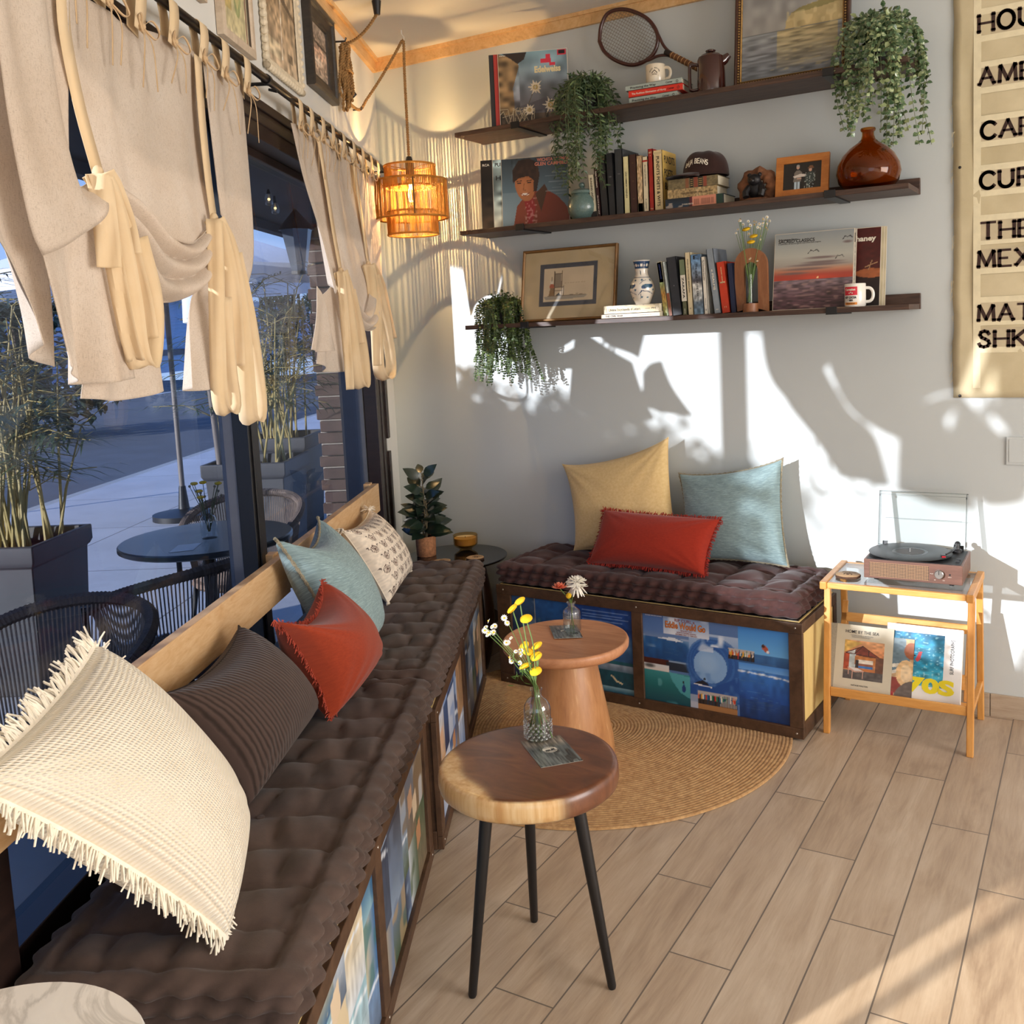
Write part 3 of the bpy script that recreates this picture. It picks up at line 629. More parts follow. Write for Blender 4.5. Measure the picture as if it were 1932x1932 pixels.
# ================================================================ rug, benches, cushions, tables
JUTE = fabric('jute_braid', '#cba372', '#a67c50', .95, thread=260, bump=.6, var=55, sheen=.1)
RC = A_([1.50, -.75, 0]); mb = MB(); prof = []; R_ = .79
for i in range(58):
    r0 = R_*i/58; prof += [(r0+.0006, .0066), (r0+.0038, .0088), (r0+.0098, .0088), (r0+.0130, .0066)]
prof += [(R_, .0015)]
n = 150; vs = []
for k, (r, z) in enumerate(prof):
    for j in range(n):
        a = 2*PI*j/n; lift = .022*math.exp(-((a-4.62)/.07)**2)*max(0, (r-.66)/.13)**1.5 if r > .66 else 0
        wv = .0016*math.sin(j*2.0944*1.5+k*1.3) if r > .05 else 0
        vs.append(RC+A_([r*math.cos(a)*(1+.004*math.sin(3*a)), r*math.sin(a)*(1+.006*math.cos(2*a)), z+lift+wv*.5]))
fs = [(i*n+j, i*n+(j+1) % n, (i+1)*n+(j+1) % n, (i+1)*n+j) for i in range(len(prof)-1) for j in range(n)]
mb.add(vs, fs); tag(mb.build('jute_rug', JUTE, None), 'round braided natural jute rug on the plank floor under the pedestal table', 'rug')

STAIN = wood('dark_stained_pine', [(.2, '#2b1c14'), (.45, '#47301f'), (.7, '#5f4430'), (.9, '#7a5c45')], (2.2, 2.2, 2.2), .5, 3.5, 1.8, .15)
STAINX = wood('dark_stained_rail', [(.2, '#2b1c14'), (.45, '#44301f'), (.7, '#5d4230'), (.9, '#7d5f48')], (1.2, 9, 12), .5, 3, 1.5, .15)
PLY = wood('bare_plywood', [(.2, '#cfae6a'), (.5, '#e0c37f'), (.8, '#ecd49a')], (5, 5, 1.2), .55, 1.6, .8, .06)
TRAY = wood('black_brown_lid', [(.2, '#120c0a'), (.6, '#241813'), (.9, '#3a2a22')], (1.5, 8, 8), .4, 3)
INK = printed(); INKG = printed('glossy_picture', .22, .3)
def boards(a, u0, v0, u1, v1, seed, sand=True):
    r = np.random.default_rng(seed); pal = ['#c2392e', '#1f6b8c', '#d9a036', '#20242c', '#2f7f63', '#e7ddd0', '#7b3a6a', '#d86a3a', '#123a66']
    h = v1-v0; a.rect(u0, v0, u1, v1, '#b9b2ae')
    if sand: a.rect(u0, v0, u1, v0+h*.45, '#a9784b'); b0 = v0+h*.42
    else: b0 = v0
    k = 26
    for i in range(k):
        x = u0+(u1-u0)*(i+.5)/k; a.poly([(x-.004, b0+h*.12), (x-.005, b0+h*.4), (x, v1-h*.04*r.uniform(.5, 2.5)), (x+.005, b0+h*.4), (x+.004, b0+h*.12)], pal[r.integers(len(pal))])
        a.rect(x-.004, b0, x+.004, b0+(v1-b0)*.42, ['#1d1b20', '#3a2f2c', '#26364a'][r.integers(3)])
def swell(a, u0, v0, u1, v1, top, bot, seed, crest=True, n=5):
    a.grad(u0, v0, u1, v1, [(0, bot), (1, top)]); r = np.random.default_rng(seed); h = v1-v0
    for i in range(n):
        y = v0+h*r.random(); x = u0+(u1-u0)*r.random()*.5; w_ = (u1-u0)*r.uniform(.25, .6)
        a.line([(max(u0, x), y), (min(u1, x+w_*.5), y+h*.03), (min(u1, x+w_), y-h*.02)], .006, a.c(top)*.75+.1, .7)
    if crest:
        for i in range(60): q = r.random(); a.ell(u0+(u1-u0)*q, v1-h*(.05+.10*q*q+.05*r.random()), r.uniform(.006, .022), h*r.uniform(.015, .05), '#dfe8f2', .75, .8)
    a.noise(40, 14, .12, u0, v0, u1, v1, seed=seed)
def art_right():
    a = Art(190, 110, '#5676a8', 1.65)
    a.grad(0, .7, .4, 1, [(0, '#8496b4'), (.35, '#5b7bb0'), (1, '#4a6ba3')]); swell(a, 0, .49, .33, .74, '#2d629c', '#1d4a82', 1, False)
    a.poly([(.10, .735), (.22, .76), (.30, .72), (.24, .715)], '#dfe6ee'); a.noise(14, 8, .5, 0, .62, .33, .76, '#c9d6e6', .72, 5)
    a.rect(0, .43, .22, .49, '#4b231c'); a.grad(.18, .38, .34, .49, [(0, '#3b4f66'), (1, '#8fa7c2')]); a.noise(9, 4, .9, .16, .38, .34, .47, '#1f2a38', .5, 6)
    a.grad(0, .33, .18, .43, [(0, '#e8d9cd'), (1, '#d8dde0')]); a.ell(.04, .40, .05, .03, '#3b3c3a', .8, .6)
    a.grad(0, 0, .34, .35, [(0, '#0f4a58'), (.6, '#1d6f72'), (1, '#3b8f92')]); a.poly([(.18, .36), (.34, .33), (.34, .08), (.26, .14), (.20, .27)], '#5fb4bd', .7)
    a.noise(18, 9, .35, .1, 0, .34, .36, '#a9dfe4', .7, 8); a.poly([(.27, .2), (.285, .25), (.30, .21), (.295, .15), (.27, .16)], '#1c3f7a'); a.ell(.283, .265, .007, .012, '#23242b')
    # barrel
    a.grad(.33, .12, .67, .86, [(0, '#1e4c8e'), (.3, '#2d66ab'), (.6, '#6f97c8'), (1, '#a9bcd6')])
    for k in range(9): a.ell(.505-k*.004, .50+k*.006, .20-k*.011, .33-k*.018, ['#29579c', '#3f74b8', '#1f4f95'][k % 3], .55)
    a.ell(.475, .50, .115, .19, '#86aedb'); a.ell(.46, .53, .09, .13, '#9cbfe4', .7, .5); a.poly([(.33, .30), (.50, .28), (.67, .42), (.67, .12), (.33, .12)], '#1f4f97')
    a.noise(26, 10, .5, .33, .14, .67, .42, '#5a86c4', .62, 9); a.noise(20, 10, .9, .46, .72, .67, .86, '#e6edf6', .5, 10); a.noise(14, 9, .8, .34, .66, .5, .8, '#ced9ea', .55, 11)
    a.poly([(.36, .285), (.42, .33), (.455, .30), (.47, .275), (.43, .28)], '#1d2330'); a.ell(.435, .345, .008, .013, '#1d2330'); a.line([(.36, .275), (.48, .262)], .012, '#e3e8ee')
    # right column
    a.grad(.67, .70, 1, 1, [(0, '#6db2e8'), (1, '#3f86d2')]); swell(a, .67, .58, 1, .71, '#3d6fa6', '#2a5488', 12, False, 3); a.grad(.67, .5, 1, .60, [(0, '#7fb3ea'), (1, '#4c8fdc')])
    a.poly([(.825, .78), (.845, .82), (.86, .80), (.875, .74), (.86, .735)], '#b5563d'); a.ell(.833, .81, .011, .018, '#4c3029'); a.rect(.855, .735, .87, .765, '#e9e4e0')
    swell(a, .67, .2, 1, .53, '#3a78c4', '#1c4a94', 13); swell(a, .67, 0, 1, .21, '#1f4a8a', '#143468', 14, False, 9)
    boards(a, .60, .615, .775, .735, 3, False); a.rect(.33, 0, .40, .15, '#b7bccb'); a.noise(8, 8, .6, .33, 0, .40, .15, '#7f93b5', .5, 15)
    boards(a, .385, -.05, .655, .205, 4); a.grad(.15, .79, .475, .995, [(0, '#dbe0ea'), (.6, '#9db0cd'), (1, '#8aa2c6')]); a.noise(9, 6, .8, .15, .79, .475, .99, '#e9edf3', .55, 16)
    return a
def art_left():
    a = Art(170, 100, '#23446f', 1.6)
    a.grad(0, .55, .2, 1, [(0, '#1c3658'), (1, '#33557f')]); a.noise(9, 6, .8, .04, .62, .2, .95, '#6f86a5', .6, 3); a.rect(.2, .4, .203, 1, '#a9a9a2')
    a.grad(.205, .45, .55, 1, [(0, '#1d3f6a'), (1, '#24599a')]); a.noise(10, 7, .7, .23, .6, .5, .9, '#4f7a7c', .6, 4); a.grad(.55, .4, 1, 1, [(0, '#1f3f75'), (1, '#1d448a')])
    for k in range(4): a.rect(.60, .93-k*.035, .97-.05*(k % 2), .94-k*.035, '#9db1d6', .6)
    a.ell(.88, .52, .2, .22, '#35618f', .9, .4); a.ell(.9, .6, .12, .14, '#7fa0bd', .6, .6); swell(a, .45, .15, .75, .42, '#1e4f7c', '#123553', 5, False); a.grad(.5, .26, .72, .34, [(0, '#5d6f85'), (1, '#a9b2bf')])
    a.grad(.72, .0, 1, .38, [(0, '#123f50'), (1, '#1f5a66')]); a.grad(.72, .26, 1, .34, [(0, '#5f7688'), (1, '#9aa7b6')]); a.line([(.82, .2), (.86, .14), (.9, .12)], .02, '#d9c9a2')
    a.grad(.72, 0, 1, .07, [(0, '#2c5f75'), (1, '#8fb4c2')]); a.grad(0, 0, .3, .4, [(0, '#27324f'), (.7, '#5b6f96'), (1, '#49608d')]); a.noise(7, 6, .8, 0, 0, .3, .4, '#8ea0bd', .6, 6); a.rect(.22, .38, .34, .46, '#9a6a4a')
    a.noise(40, 24, .12, seed=9); return a
def art_mix(seed, pal, asp):
    r = np.random.default_rng(seed); a = Art(150, 80, pal[0], asp)
    xs = np.linspace(0, 1, 6)+np.concatenate([[0], r.uniform(-.05, .05, 4), [0]])
    for i in range(5):
        y = 0
        while y < 1:
            h = r.uniform(.25, .6); c0, c1 = pal[r.integers(len(pal))], pal[r.integers(len(pal))]; x0, x1 = xs[i], xs[i+1]
            if r.random() < .6: swell(a, x0, y, x1, min(1, y+h), c0, c1, int(r.integers(99)), r.random() < .5, 3)
            else: a.grad(x0, y, x1, min(1, y+h), [(0, c0), (1, c1)], r.random() < .4); a.noise(12, 9, .7, x0, y, x1, min(1, y+h), pal[r.integers(len(pal))], .6, int(r.integers(99)))
            y += h
    for k in range(3):
        x, y = r.uniform(.05, .8), r.uniform(.1, .7); a.poly([(x, y), (x+.1, y+.03), (x+.09, y+.2), (x-.01, y+.17)], ['#c9a284', '#b98660', '#d8c4a8'][k])
    return a
PALA = ['#3f6ea3', '#6f93bf', '#1f3f6c', '#8fb6c4', '#c9d3de', '#2a5a86', '#d4c3a2', '#3b6f73', '#56667c']
PALB = ['#3e4d63', '#6b7f9c', '#8ea3bd', '#b99a72', '#4a5d46', '#c8ced6', '#25364f', '#7c6a54']
PALC = ['#34527e', '#7f99c4', '#c1c9d8', '#1c2f52', '#a7b3c9', '#4d6ea0', '#b08a66']
def dots(name, ps, prof, m, parent, axis):
    mb = MB(); mb.lathe(prof, (0, 0, 0), 8, ax=axis, cap=(False, False)); src = mb.build(name, m, None)
    for i, p in enumerate(ps):
        q = src if i == 0 else src.copy()
        if i: COL.objects.link(q)
        q.location = tuple(p); adopt(q, parent)
def bench(name, label, o, ax, ay, ln, dp, z0, z1, stiles, arts, group, endp=None):
    """crate bench: stained frame, collaged picture panels between the stiles, lid; o is the front left foot, ay points to the back"""
    t = thing(name, label, 'bench', o, group); fr = .02; tr = .042
    def bar(nm, x0, x1, y0, y1, a0, a1, m=STAIN, bev=.002):
        mb = MB(); mb.obox(o+ax*x0+ay*y0+Zv*a0, ax*(x1-x0), ay*(y1-y0), Zv*(a1-a0)); return mb.build(nm, m, t, False, bevel=bev)
    bar('top_rail', 0, ln, 0, fr, z1-tr, z1); bar('bottom_rail', 0, ln, 0, fr, z0, z0+.042)
    for (x0, x1) in stiles: bar('stile', x0, x1, .001, fr, z0+.042, z1-tr)
    for (x0, x1) in ((0, fr), (ln-fr, ln)):
        bar('end_top_rail', x0, x1, fr, dp, z1-tr, z1); bar('end_bottom_rail', x0, x1, fr, dp, z0, z0+.06)
        bar('end_post', x0, x1, dp-.04, dp, z0+.06, z1-tr)
    for x0 in (.006, ln-.014): bar('end_panel', x0, x0+.008, fr, dp-.02, z0+.02, z1-.02, PLY if 'back wall' in label else STAIN, 0)
    bar('back_panel', fr, ln-fr, dp-.012, dp-.002, z0, z1-.02, PLY, 0)
    bar('lid', .02, ln-.02, .02, dp-.002, z1-.012, z1+.004, TRAY); mb = MB()
    for (x0, x1, y0, y1) in ((.014, ln-.014, .014, .02), (.014, .02, .02, dp), (ln-.02, ln-.014, .02, dp)): mb.obox(o+ax*x0+ay*y0+Zv*(z1-.01), ax*(x1-x0), ay*(y1-y0), Zv*.012)
    mb.build('lid_edge', PLY, t, False)
    dots('screw_head', [o+ax*(x0+x1)/2+Zv*z for (x0, x1) in stiles for z in (z0+.02, z1-.02)], [(.004, 0), (.003, .0012), (0, .0014)], plain('screw_steel', '#b9b2a8', .3, .8), t, -ay)
    for k, a in enumerate(arts):
        x0 = stiles[k][1]; x1 = stiles[k+1][0]; mb = MB(); mb.obox(o+ax*x0+ay*.012+Zv*(z0+.03), ax*(x1-x0), ay*.006, Zv*(z1-z0-.06))
        mb.art(a, o+ax*x0+ay*.0115+Zv*(z0+.042), ax*(x1-x0), Zv*(z1-z0-.042-tr), 1)
        if a is AR:
            q = o+ax*x0+ay*.0110; w_ = (x1-x0); hh = z1-z0-.042-tr; zb = z0+.042
            mb.text('RIP CURL e', q+ax*w_*.305+Zv*(zb+hh*.945), ax, Zv, .012, 2, w=.088, bold=.02, center=True)
            mb.text('Eddie Would Go', q+ax*w_*.307+Zv*(zb+hh*.868), ax, Zv, .026, 4, w=.176, bold=.085, center=True, eps=.0003)
            mb.text('Eddie Would Go', q+ax*w_*.307+Zv*(zb+hh*.868), ax, Zv, .026, 3, w=.172, bold=.03, center=True, eps=.0007)
            for i, s_ in enumerate(('REQUEST DAY', 'NORTH SHORE HAWAII', 'DECEMBER FIRST TO FEBRUARY')): mb.text(s_, q+ax*w_*.315+Zv*(zb+hh*(.842-.022*i)), ax, Zv, .0055, 2, w=(.05, .085, .095)[i], bold=.03, center=True)
            mb.text('SURFERS HEAVEN HAWAII', q+ax*w_*.02+Zv*(zb+hh*.975), ax, Zv, .004, 5, w=.075, bold=.03)
        mb.build('picture_panel', [PLY, INK, plain('ink_brick', '#8f3b2b', .5), plain('ink_orange', '#d97b2c', .5), plain('ink_maroon', '#6b2018', .5), plain('ink_white', '#e9edf2', .5)], t, False)
    return t
AR = art_right(); AL = art_left()
FLb = A_([.902, -.475, 0]); FRb = A_([2.306, -.540, 0]); axb = unit(FRb-FLb); ayb = np.cross(Zv, axb); lnb = np.linalg.norm(FRb-FLb)
ZB0, ZB1 = .0095, .462
bench('storage_bench', 'dark-stained crate bench on the back wall with surf photo panels', FLb, axb, ayb, lnb, .455, ZB0, ZB1,
      [(0, .075), (.685, .733), (1.352, lnb)], [AL, AR], 'crate benches')
axl = -U; ayl = -N
bench('storage_bench', 'dark-stained crate bench farther along the window wall, toward the corner', L(2.255, .528, 0), unit(-U-.012*N), unit(-N+.012*U), 1.44, .49, ZB0, ZB1,
      [(0, .055), (.70, .755), (1.385, 1.44)], [art_mix(4, PALC, 1.7), art_mix(5, PALB, 1.7)], 'crate benches')
bench('storage_bench', 'dark-stained crate bench nearest the viewer under the window', L(3.715, .520, 0), unit(-U-.014*N), unit(-N+.014*U), 1.44, .48, .002, ZB1,
      [(0, .055), (.69, .75), (1.385, 1.44)], [art_mix(8, PALA, 1.7), art_mix(12, PALB, 1.7)], 'crate benches')
# ---------------------------------------------------------------- tufted mattress cushions
VELV = fabric('brown_corduroy_velvet', '#574740', '#41332d', .9, thread=420, bump=.3, var=9, sheen=.12)
VELVR = fabric('maroon_brown_velvet', '#4f3430', '#3d2624', .9, thread=420, bump=.3, var=9, sheen=.15)
def mattress(name, label, o, ax, ay, ln, wd, z0, h, nx, ny, mat, seed, group, per=.062, stag=True, amp=.017):
    """o: front-left bottom corner; tufted top, rolled rims, two rows of stitching round the sides"""
    r = np.random.default_rng(seed); mb = MB(); M_, K_ = int(ln/.0085), int(wd/.0085); px, py = ln/nx, wd/ny
    xs = np.linspace(0, ln, M_); ys = np.linspace(0, wd, K_); X, Y = np.meshgrid(xs, ys)
    jit = []; ix = np.floor(X/px).astype(int); sh = np.where(stag, (ix % 2)*.5, 0)
    wx = .07*np.sin(Y*29+1)*np.sin(X*17); wy = .07*np.sin(X*23+2)*np.sin(Y*19+1)
    fx = np.clip((X/px)+wx-ix, 0, 1); fy = (Y/py+wy+sh) % 1.0
    for i in range(1, nx):
        for j in range(0, ny+1):
            cy = (j-(.5 if (stag and i % 2) else 0))*py
            if .05 < cy < wd-.05: jit.append((i*px + r.normal(0, .004), cy + r.normal(0, .004)))
    hv = .8+.4*r.random((nx+2, ny+2)); iy = np.floor(Y/py+wy+sh).astype(int)
    z = amp*hv[np.clip(ix, 0, nx+1), np.clip(iy, 0, ny+1)]*np.abs(np.sin(PI*fx))**.55*np.abs(np.sin(PI*fy))**.45
    e = np.minimum(np.minimum(X, ln-X), np.minimum(Y, wd-Y))
    z = z - .004
    rim = .010*np.exp(-((e-.012)/.013)**2) - .010*np.exp(-((e-.034)/.010)**2); sc = .78+.22*np.sin(2*PI*(X+Y)/per); z = z*np.clip(e/.05, .25, 1)+rim*sc
    g = r.random((14, 30)); z += .003*np.sin(X*37+3*np.sin(Y*23))*np.sin(Y*31)
    topz = z0+h
    idx = {}
    P = o + X[..., None]*ax + Y[..., None]*ay + (topz+z)[..., None]*Zv
    base = len(mb.v); mb.grid(P, 0)
    # boundary loop
    loop = [(0, i) for i in range(M_)] + [(j, M_-1) for j in range(1, K_)] + [(K_-1, i) for i in range(M_-2, -1, -1)] + [(j, 0) for j in range(K_-2, 0, -1)]
    nl = len(loop); rows = 17; pts = []; T = 0; prev = None
    ts = []
    for (j, i) in loop:
        p = A_([xs[i], ys[j]])
        if prev is not None: T += np.linalg.norm(p-prev)
        ts.append(T); prev = p
    for w_ in range(1, rows):
        v = w_/(rows-1)
        for q, (j, i) in enumerate(loop):
            nx_ = (-1 if i == 0 else 1 if i == M_-1 else 0); ny_ = (-1 if j == 0 else 1 if j == K_-1 else 0); nn = math.hypot(nx_, ny_) or 1
            b3 = abs(math.sin(PI*v*3)); sh = math.sin(2*PI*ts[q]/per + (1.6 if v > .33 else 0)+(1.6 if v > .66 else 0))
            out = .026*(b3**.6)*(.78+.30*sh) + .004*math.sin(ts[q]*21+v*7) - (.012 if v == 1 else 0)
            pts.append(o + ax*(xs[i]+out*nx_/nn) + ay*(ys[j]+out*ny_/nn) + Zv*(topz+z[j, i]*(1-v) - (h-.002)*v))
    mb.add(pts, []); b1 = base+M_*K_
    ring = [base+j*M_+i for (j, i) in loop]
    for w_ in range(rows-1):
        nxt = [b1+w_*nl+q for q in range(nl)]
        for q in range(nl): mb.f.append((ring[(q+1) % nl], ring[q], nxt[q], nxt[(q+1) % nl])); mb.m.append(0)
        ring = nxt
    mb.f.append(tuple(ring[::-1])); mb.m.append(0)
    if np.dot(np.cross(ax, ay), Zv) < 0: mb.f = [f[::-1] for f in mb.f]
    t = thing(name, label, 'cushion', o+ax*ln/2+ay*wd/2+Zv*z0, group); mb.build('mattress', mat, t, True, 80)
    dots('tuft_button', [o+ax*cx+ay*cy+Zv*(topz-.003) for (cx, cy) in jit[::3]], [(.011, -.001), (.009, .0025), (.0, .004)], mat, t, Zv)
    return t
CG = 'tufted bench cushions'
mattress('seat_cushion', 'maroon brown tufted cushion on the back wall bench under the three pillows', FLb+axb*.02+ayb*.022, axb, ayb, 1.352, .42, ZB1+.006, .086, 8, 3, VELVR, 3, CG, stag=True, amp=.022)
mattress('seat_cushion', 'dark brown tufted cushion on the far window bench, toward the corner', L(2.215, .505, 0), -U, -N, 1.42, .455, ZB1+.006, .096, 11, 4, VELV, 4, CG, stag=True)
mattress('seat_cushion', 'dark brown tufted cushion on the bench nearest the viewer', L(3.60, .497, 0), -U, -N, 1.345, .45, ZB1+.006, .090, 10, 4, VELV, 5, CG, stag=True)
# ---------------------------------------------------------------- oak back rails along the window
OAKR = wood('light_oak_plank', [(.2, '#bd8c5c'), (.45, '#d3a979'), (.7, '#e2c094'), (.9, '#eed3ad')], (2.5, 2.5, 14), .45, 2.0, 2.5, .08)
for s0, s1, lab in ((2.10, 3.66, 'light oak back rail plank along the window above the nearest bench'), (.76, 2.06, 'light oak back rail plank above the far window bench')):
    t = thing('back_rail', lab, 'rail', L((s0+s1)/2, .045, .80), 'oak back rails')
    mb = MB(); mb.lb(s0, s1, .03, .058, .805, .932); mb.build('plank', OAKR, t, False, bevel=.002)
    mb = MB(); mb.lb(s0+.01, s0+.06, .001, .03, .82, .94); mb.build('end_block', OAKR, t, False, bevel=.002)
# ---------------------------------------------------------------- pedestal table
TEAK = wood('teak_slab', [(.2, '#9a6243'), (.42, '#b97f58'), (.6, '#c99068'), (.85, '#ddb08a')], (1.3, 9, 5), .42, 2.0, 1.6, .05)
TEAKV = wood('teak_pedestal', [(.2, '#8a5535'), (.42, '#b07a4c'), (.58, '#c08a5a'), (.72, '#e2bd8b'), (.9, '#c89a68')], (8, 8, .7), .42, 1.8, .8, .05)
PC = A_([1.572, -1.038, 0])
t = thing('pedestal_table', 'round reddish wood table on a tapered trunk-like pedestal, standing on the rug', 'table', PC+Zv*.009)
MB().lathe([(0, .428), (.205, .428), (.222, .434), (.231, .446), (.2325, .462), (.229, .470), (.223, .4725), (.218, .470), (0, .469)], PC, 72, cap=(False, False)).build('table_top', TEAK, t, True, 50)
MB().lathe([(0, .0105), (.165, .0105), (.167, .02), (.162, .10), (.105, .42), (.10, .43), (0, .43)], PC, 56, cap=(False, False), wob=lambda a, z: 1).build('pedestal', TEAKV, t, True, 20)
# ---------------------------------------------------------------- tripod side table: live-edge slab, dark heart, pale sapwood rim
def slab_mat():
    m, nt, nd, lk, b = _new('two_tone_slab'); tc = nd.new('ShaderNodeTexCoord'); mp = nd.new('ShaderNodeMapping'); mp.inputs['Scale'].default_value = (3, 9, 3)
    lk.new(tc.outputs['Object'], mp.inputs[0]); n = _noise(nd, lk, mp, 1.6, 6, .62, 1.4); mpb = nd.new('ShaderNodeMapping'); mpb.inputs['Scale'].default_value = (60, 60, 3); lk.new(tc.outputs['Object'], mpb.inputs[0]); nb = _noise(nd, lk, mpb, 1.0, 3)
    dark = _ramp(nd, lk, n.outputs[0], [(.25, '#4a2a1a'), (.5, '#6b3f28'), (.75, '#855638')]); pale = _ramp(nd, lk, nb.outputs[0], [(.3, '#c99a62'), (.5, '#dcb681'), (.75, '#ead0a2')])
    at = nd.new('ShaderNodeAttribute'); at.attribute_name = 'ink'; mx = nd.new('ShaderNodeMix'); mx.data_type = 'RGBA'; lk.new(at.outputs['Fac'], mx.inputs[0])
    lk.new(dark.outputs[0], mx.inputs[6]); lk.new(pale.outputs[0], mx.inputs[7]); lk.new(mx.outputs[2], b.inputs['Base Color']); b.inputs['Roughness'].default_value = .33; b.inputs['Coat Weight'].default_value = .25; b.inputs['Coat Roughness'].default_value = .2
    _bump(nd, lk, nb.outputs[0], b, .06); return m
SLAB = slab_mat(); TC3 = A_([2.050, -2.086, 0])
t = thing('tripod_table', 'small round live-edge wood table on three black tapered legs, nearest the viewer', 'table', TC3)
prof = [(r, .55) for r in np.linspace(.0, .205, 44)] + [(.211, .549), (.216, .545), (.219, .53), (.219, .512), (.216, .499), (.209, .492), (.1, .491), (0, .491)]
n = 120; vs = []; ik = []; mb = MB()
for (r, z) in prof:
    for j in range(n):
        a = 2*PI*j/n; rr = r*(1+.012*math.sin(2*a+.5)+.008*math.sin(3*a+2)+.004*math.sin(7*a)); p = A_([rr*math.cos(a), rr*math.sin(a), z]); vs.append(TC3+p)
        # pale crescent of sapwood on the side turned to the window and the viewer
        w = p[0]*math.cos(-2.22)+p[1]*math.sin(-2.22); side = math.cos(a+2.05)
        c = 1/(1+math.exp(-(w-.160-.010*math.sin(5*a))/.004)) if z >= .549 else 1/(1+math.exp(-(side-.18-.08*math.sin(9*a))/.05)); ik.append((c, c, c))
fs = [(i*n+j, (i+1)*n+j, (i+1)*n+(j+1) % n, i*n+(j+1) % n) for i in range(len(prof)-1) for j in range(n)]
mb.add(vs, fs, 0, ik); mb.build('table_top', SLAB, t, True, 50)
for f in ((1.958, -2.250), (1.942, -1.928), (2.250, -2.073)):
    p = A_([f[0], f[1], 0]); dv = p-TC3; q = TC3+dv*.62+Zv*.491; mb = MB(); mb.tube([p, p+(q-p)*.012, q], [.0085, .0105, .0165], 18); lg = mb.build('leg', BLACKM, t)
    MB().lathe([(.0165, 0), (.03, 0), (.03, -.003), (.0165, -.003)], q-Zv*.0005, 16).build('mounting_plate', BLACKM, lg)
# ---------------------------------------------------------------- glass-topped corner table
SMOKE = pane('smoked_table_glass', (.10, .10, .11), 1.6); DKW = wood('dark_bent_wood', [(.2, '#1f120d'), (.6, '#3a2219'), (.9, '#55352a')], (4, 4, 2), .35, 2)
CT = A_([.549, -.287, 0]); RT = .252; ZT = .52
t = thing('corner_table', 'round smoked-glass table on dark bent wooden legs in the corner', 'table', CT)
MB().lathe([(0, ZT-.010), (RT-.002, ZT-.010), (RT, ZT-.007), (RT, ZT-.002), (RT-.002, ZT), (0, ZT)], CT, 64, cap=(False, False)).build('glass_top', plain('smoked_glass_top', '#17171a', .05, 0, .02, spec=.8), t)
for k in range(3):
    a = -.35+k*2*PI/3; dv = A_([math.cos(a), math.sin(a), 0]); sdv = A_([-dv[1], dv[0], 0]); mb = MB(); pts = []
    for q in np.linspace(0, 1, 14): pts.append(CT+dv*(.215-.16*math.sin(PI*q)*0+.05*math.sin(PI*q)-.02*q)+Zv*(ZT-.011)*(1-q))
    for i in range(len(pts)-1): pass
    mb.tube(pts, [.026+.012*math.sin(PI*i/13) for i in range(14)], 10, flat=.45); mb.build('leg', DKW, t)
MB().lathe([(0, .20), (.20, .20), (.20, .215), (0, .215)], CT, 40, cap=(False, False)).build('lower_shelf', DKW, t)
# ---------------------------------------------------------------- marble table at the near corner of the picture
def marble():
    m, nt, nd, lk, b = _new('white_marble'); mp = _coord(nd, lk, (3, 3, 3)); n = _noise(nd, lk, mp, 1.1, 8, .6, 1.0)
    rp = _ramp(nd, lk, n.outputs[0], [(.30, '#efebe6'), (.47, '#e9e4df'), (.503, '#c9c4bf'), (.53, '#e6e1dc'), (.7, '#f1ede8')]); lk.new(rp.outputs[0], b.inputs['Base Color']); b.inputs['Roughness'].default_value = .18; return m
MT = A_([2.085, -3.452, 0]); ZM = .72
t = thing('marble_table', 'small round white marble table top cut off at the lower left corner', 'table', MT)
MB().lathe([(0, ZM-.018), (.20, ZM-.018), (.207, ZM-.012), (.208, ZM-.004), (.205, ZM), (0, ZM)], MT, 72, cap=(False, False)).build('table_top', marble(), t)
MB().lathe([(.022, .012), (.022, ZM-.018)], MT, 16).build('column', BLACKM, t); MB().lathe([(0, 0), (.16, 0), (.16, .01), (.03, .014), (0, .014)], MT, 40, cap=(False, False)).build('base', BLACKM, t)
BARK = plain('bark_edge', '#4b3222', .9, var=.3, vs=90); RINGS = None
def ring_mat():
    m, nt, nd, lk, b = _new('log_slice'); mp = _coord(nd, lk, (1, 1, 1)); w = nd.new('ShaderNodeTexWave'); w.wave_type = 'RINGS'; w.rings_direction = 'Z'; w.inputs['Scale'].default_value = 95; w.inputs['Distortion'].default_value = 2.0; w.inputs['Detail'].default_value = 2
    tc = nd.new('ShaderNodeTexCoord'); lk.new(tc.outputs['Object'], w.inputs[0]); rp = _ramp(nd, lk, w.outputs['Fac'], [(.1, '#8f6a45'), (.6, '#c7a276'), (.9, '#d9b98e')]); lk.new(rp.outputs[0], b.inputs['Base Color']); b.inputs['Roughness'].default_value = .6; return m
RINGS = ring_mat()
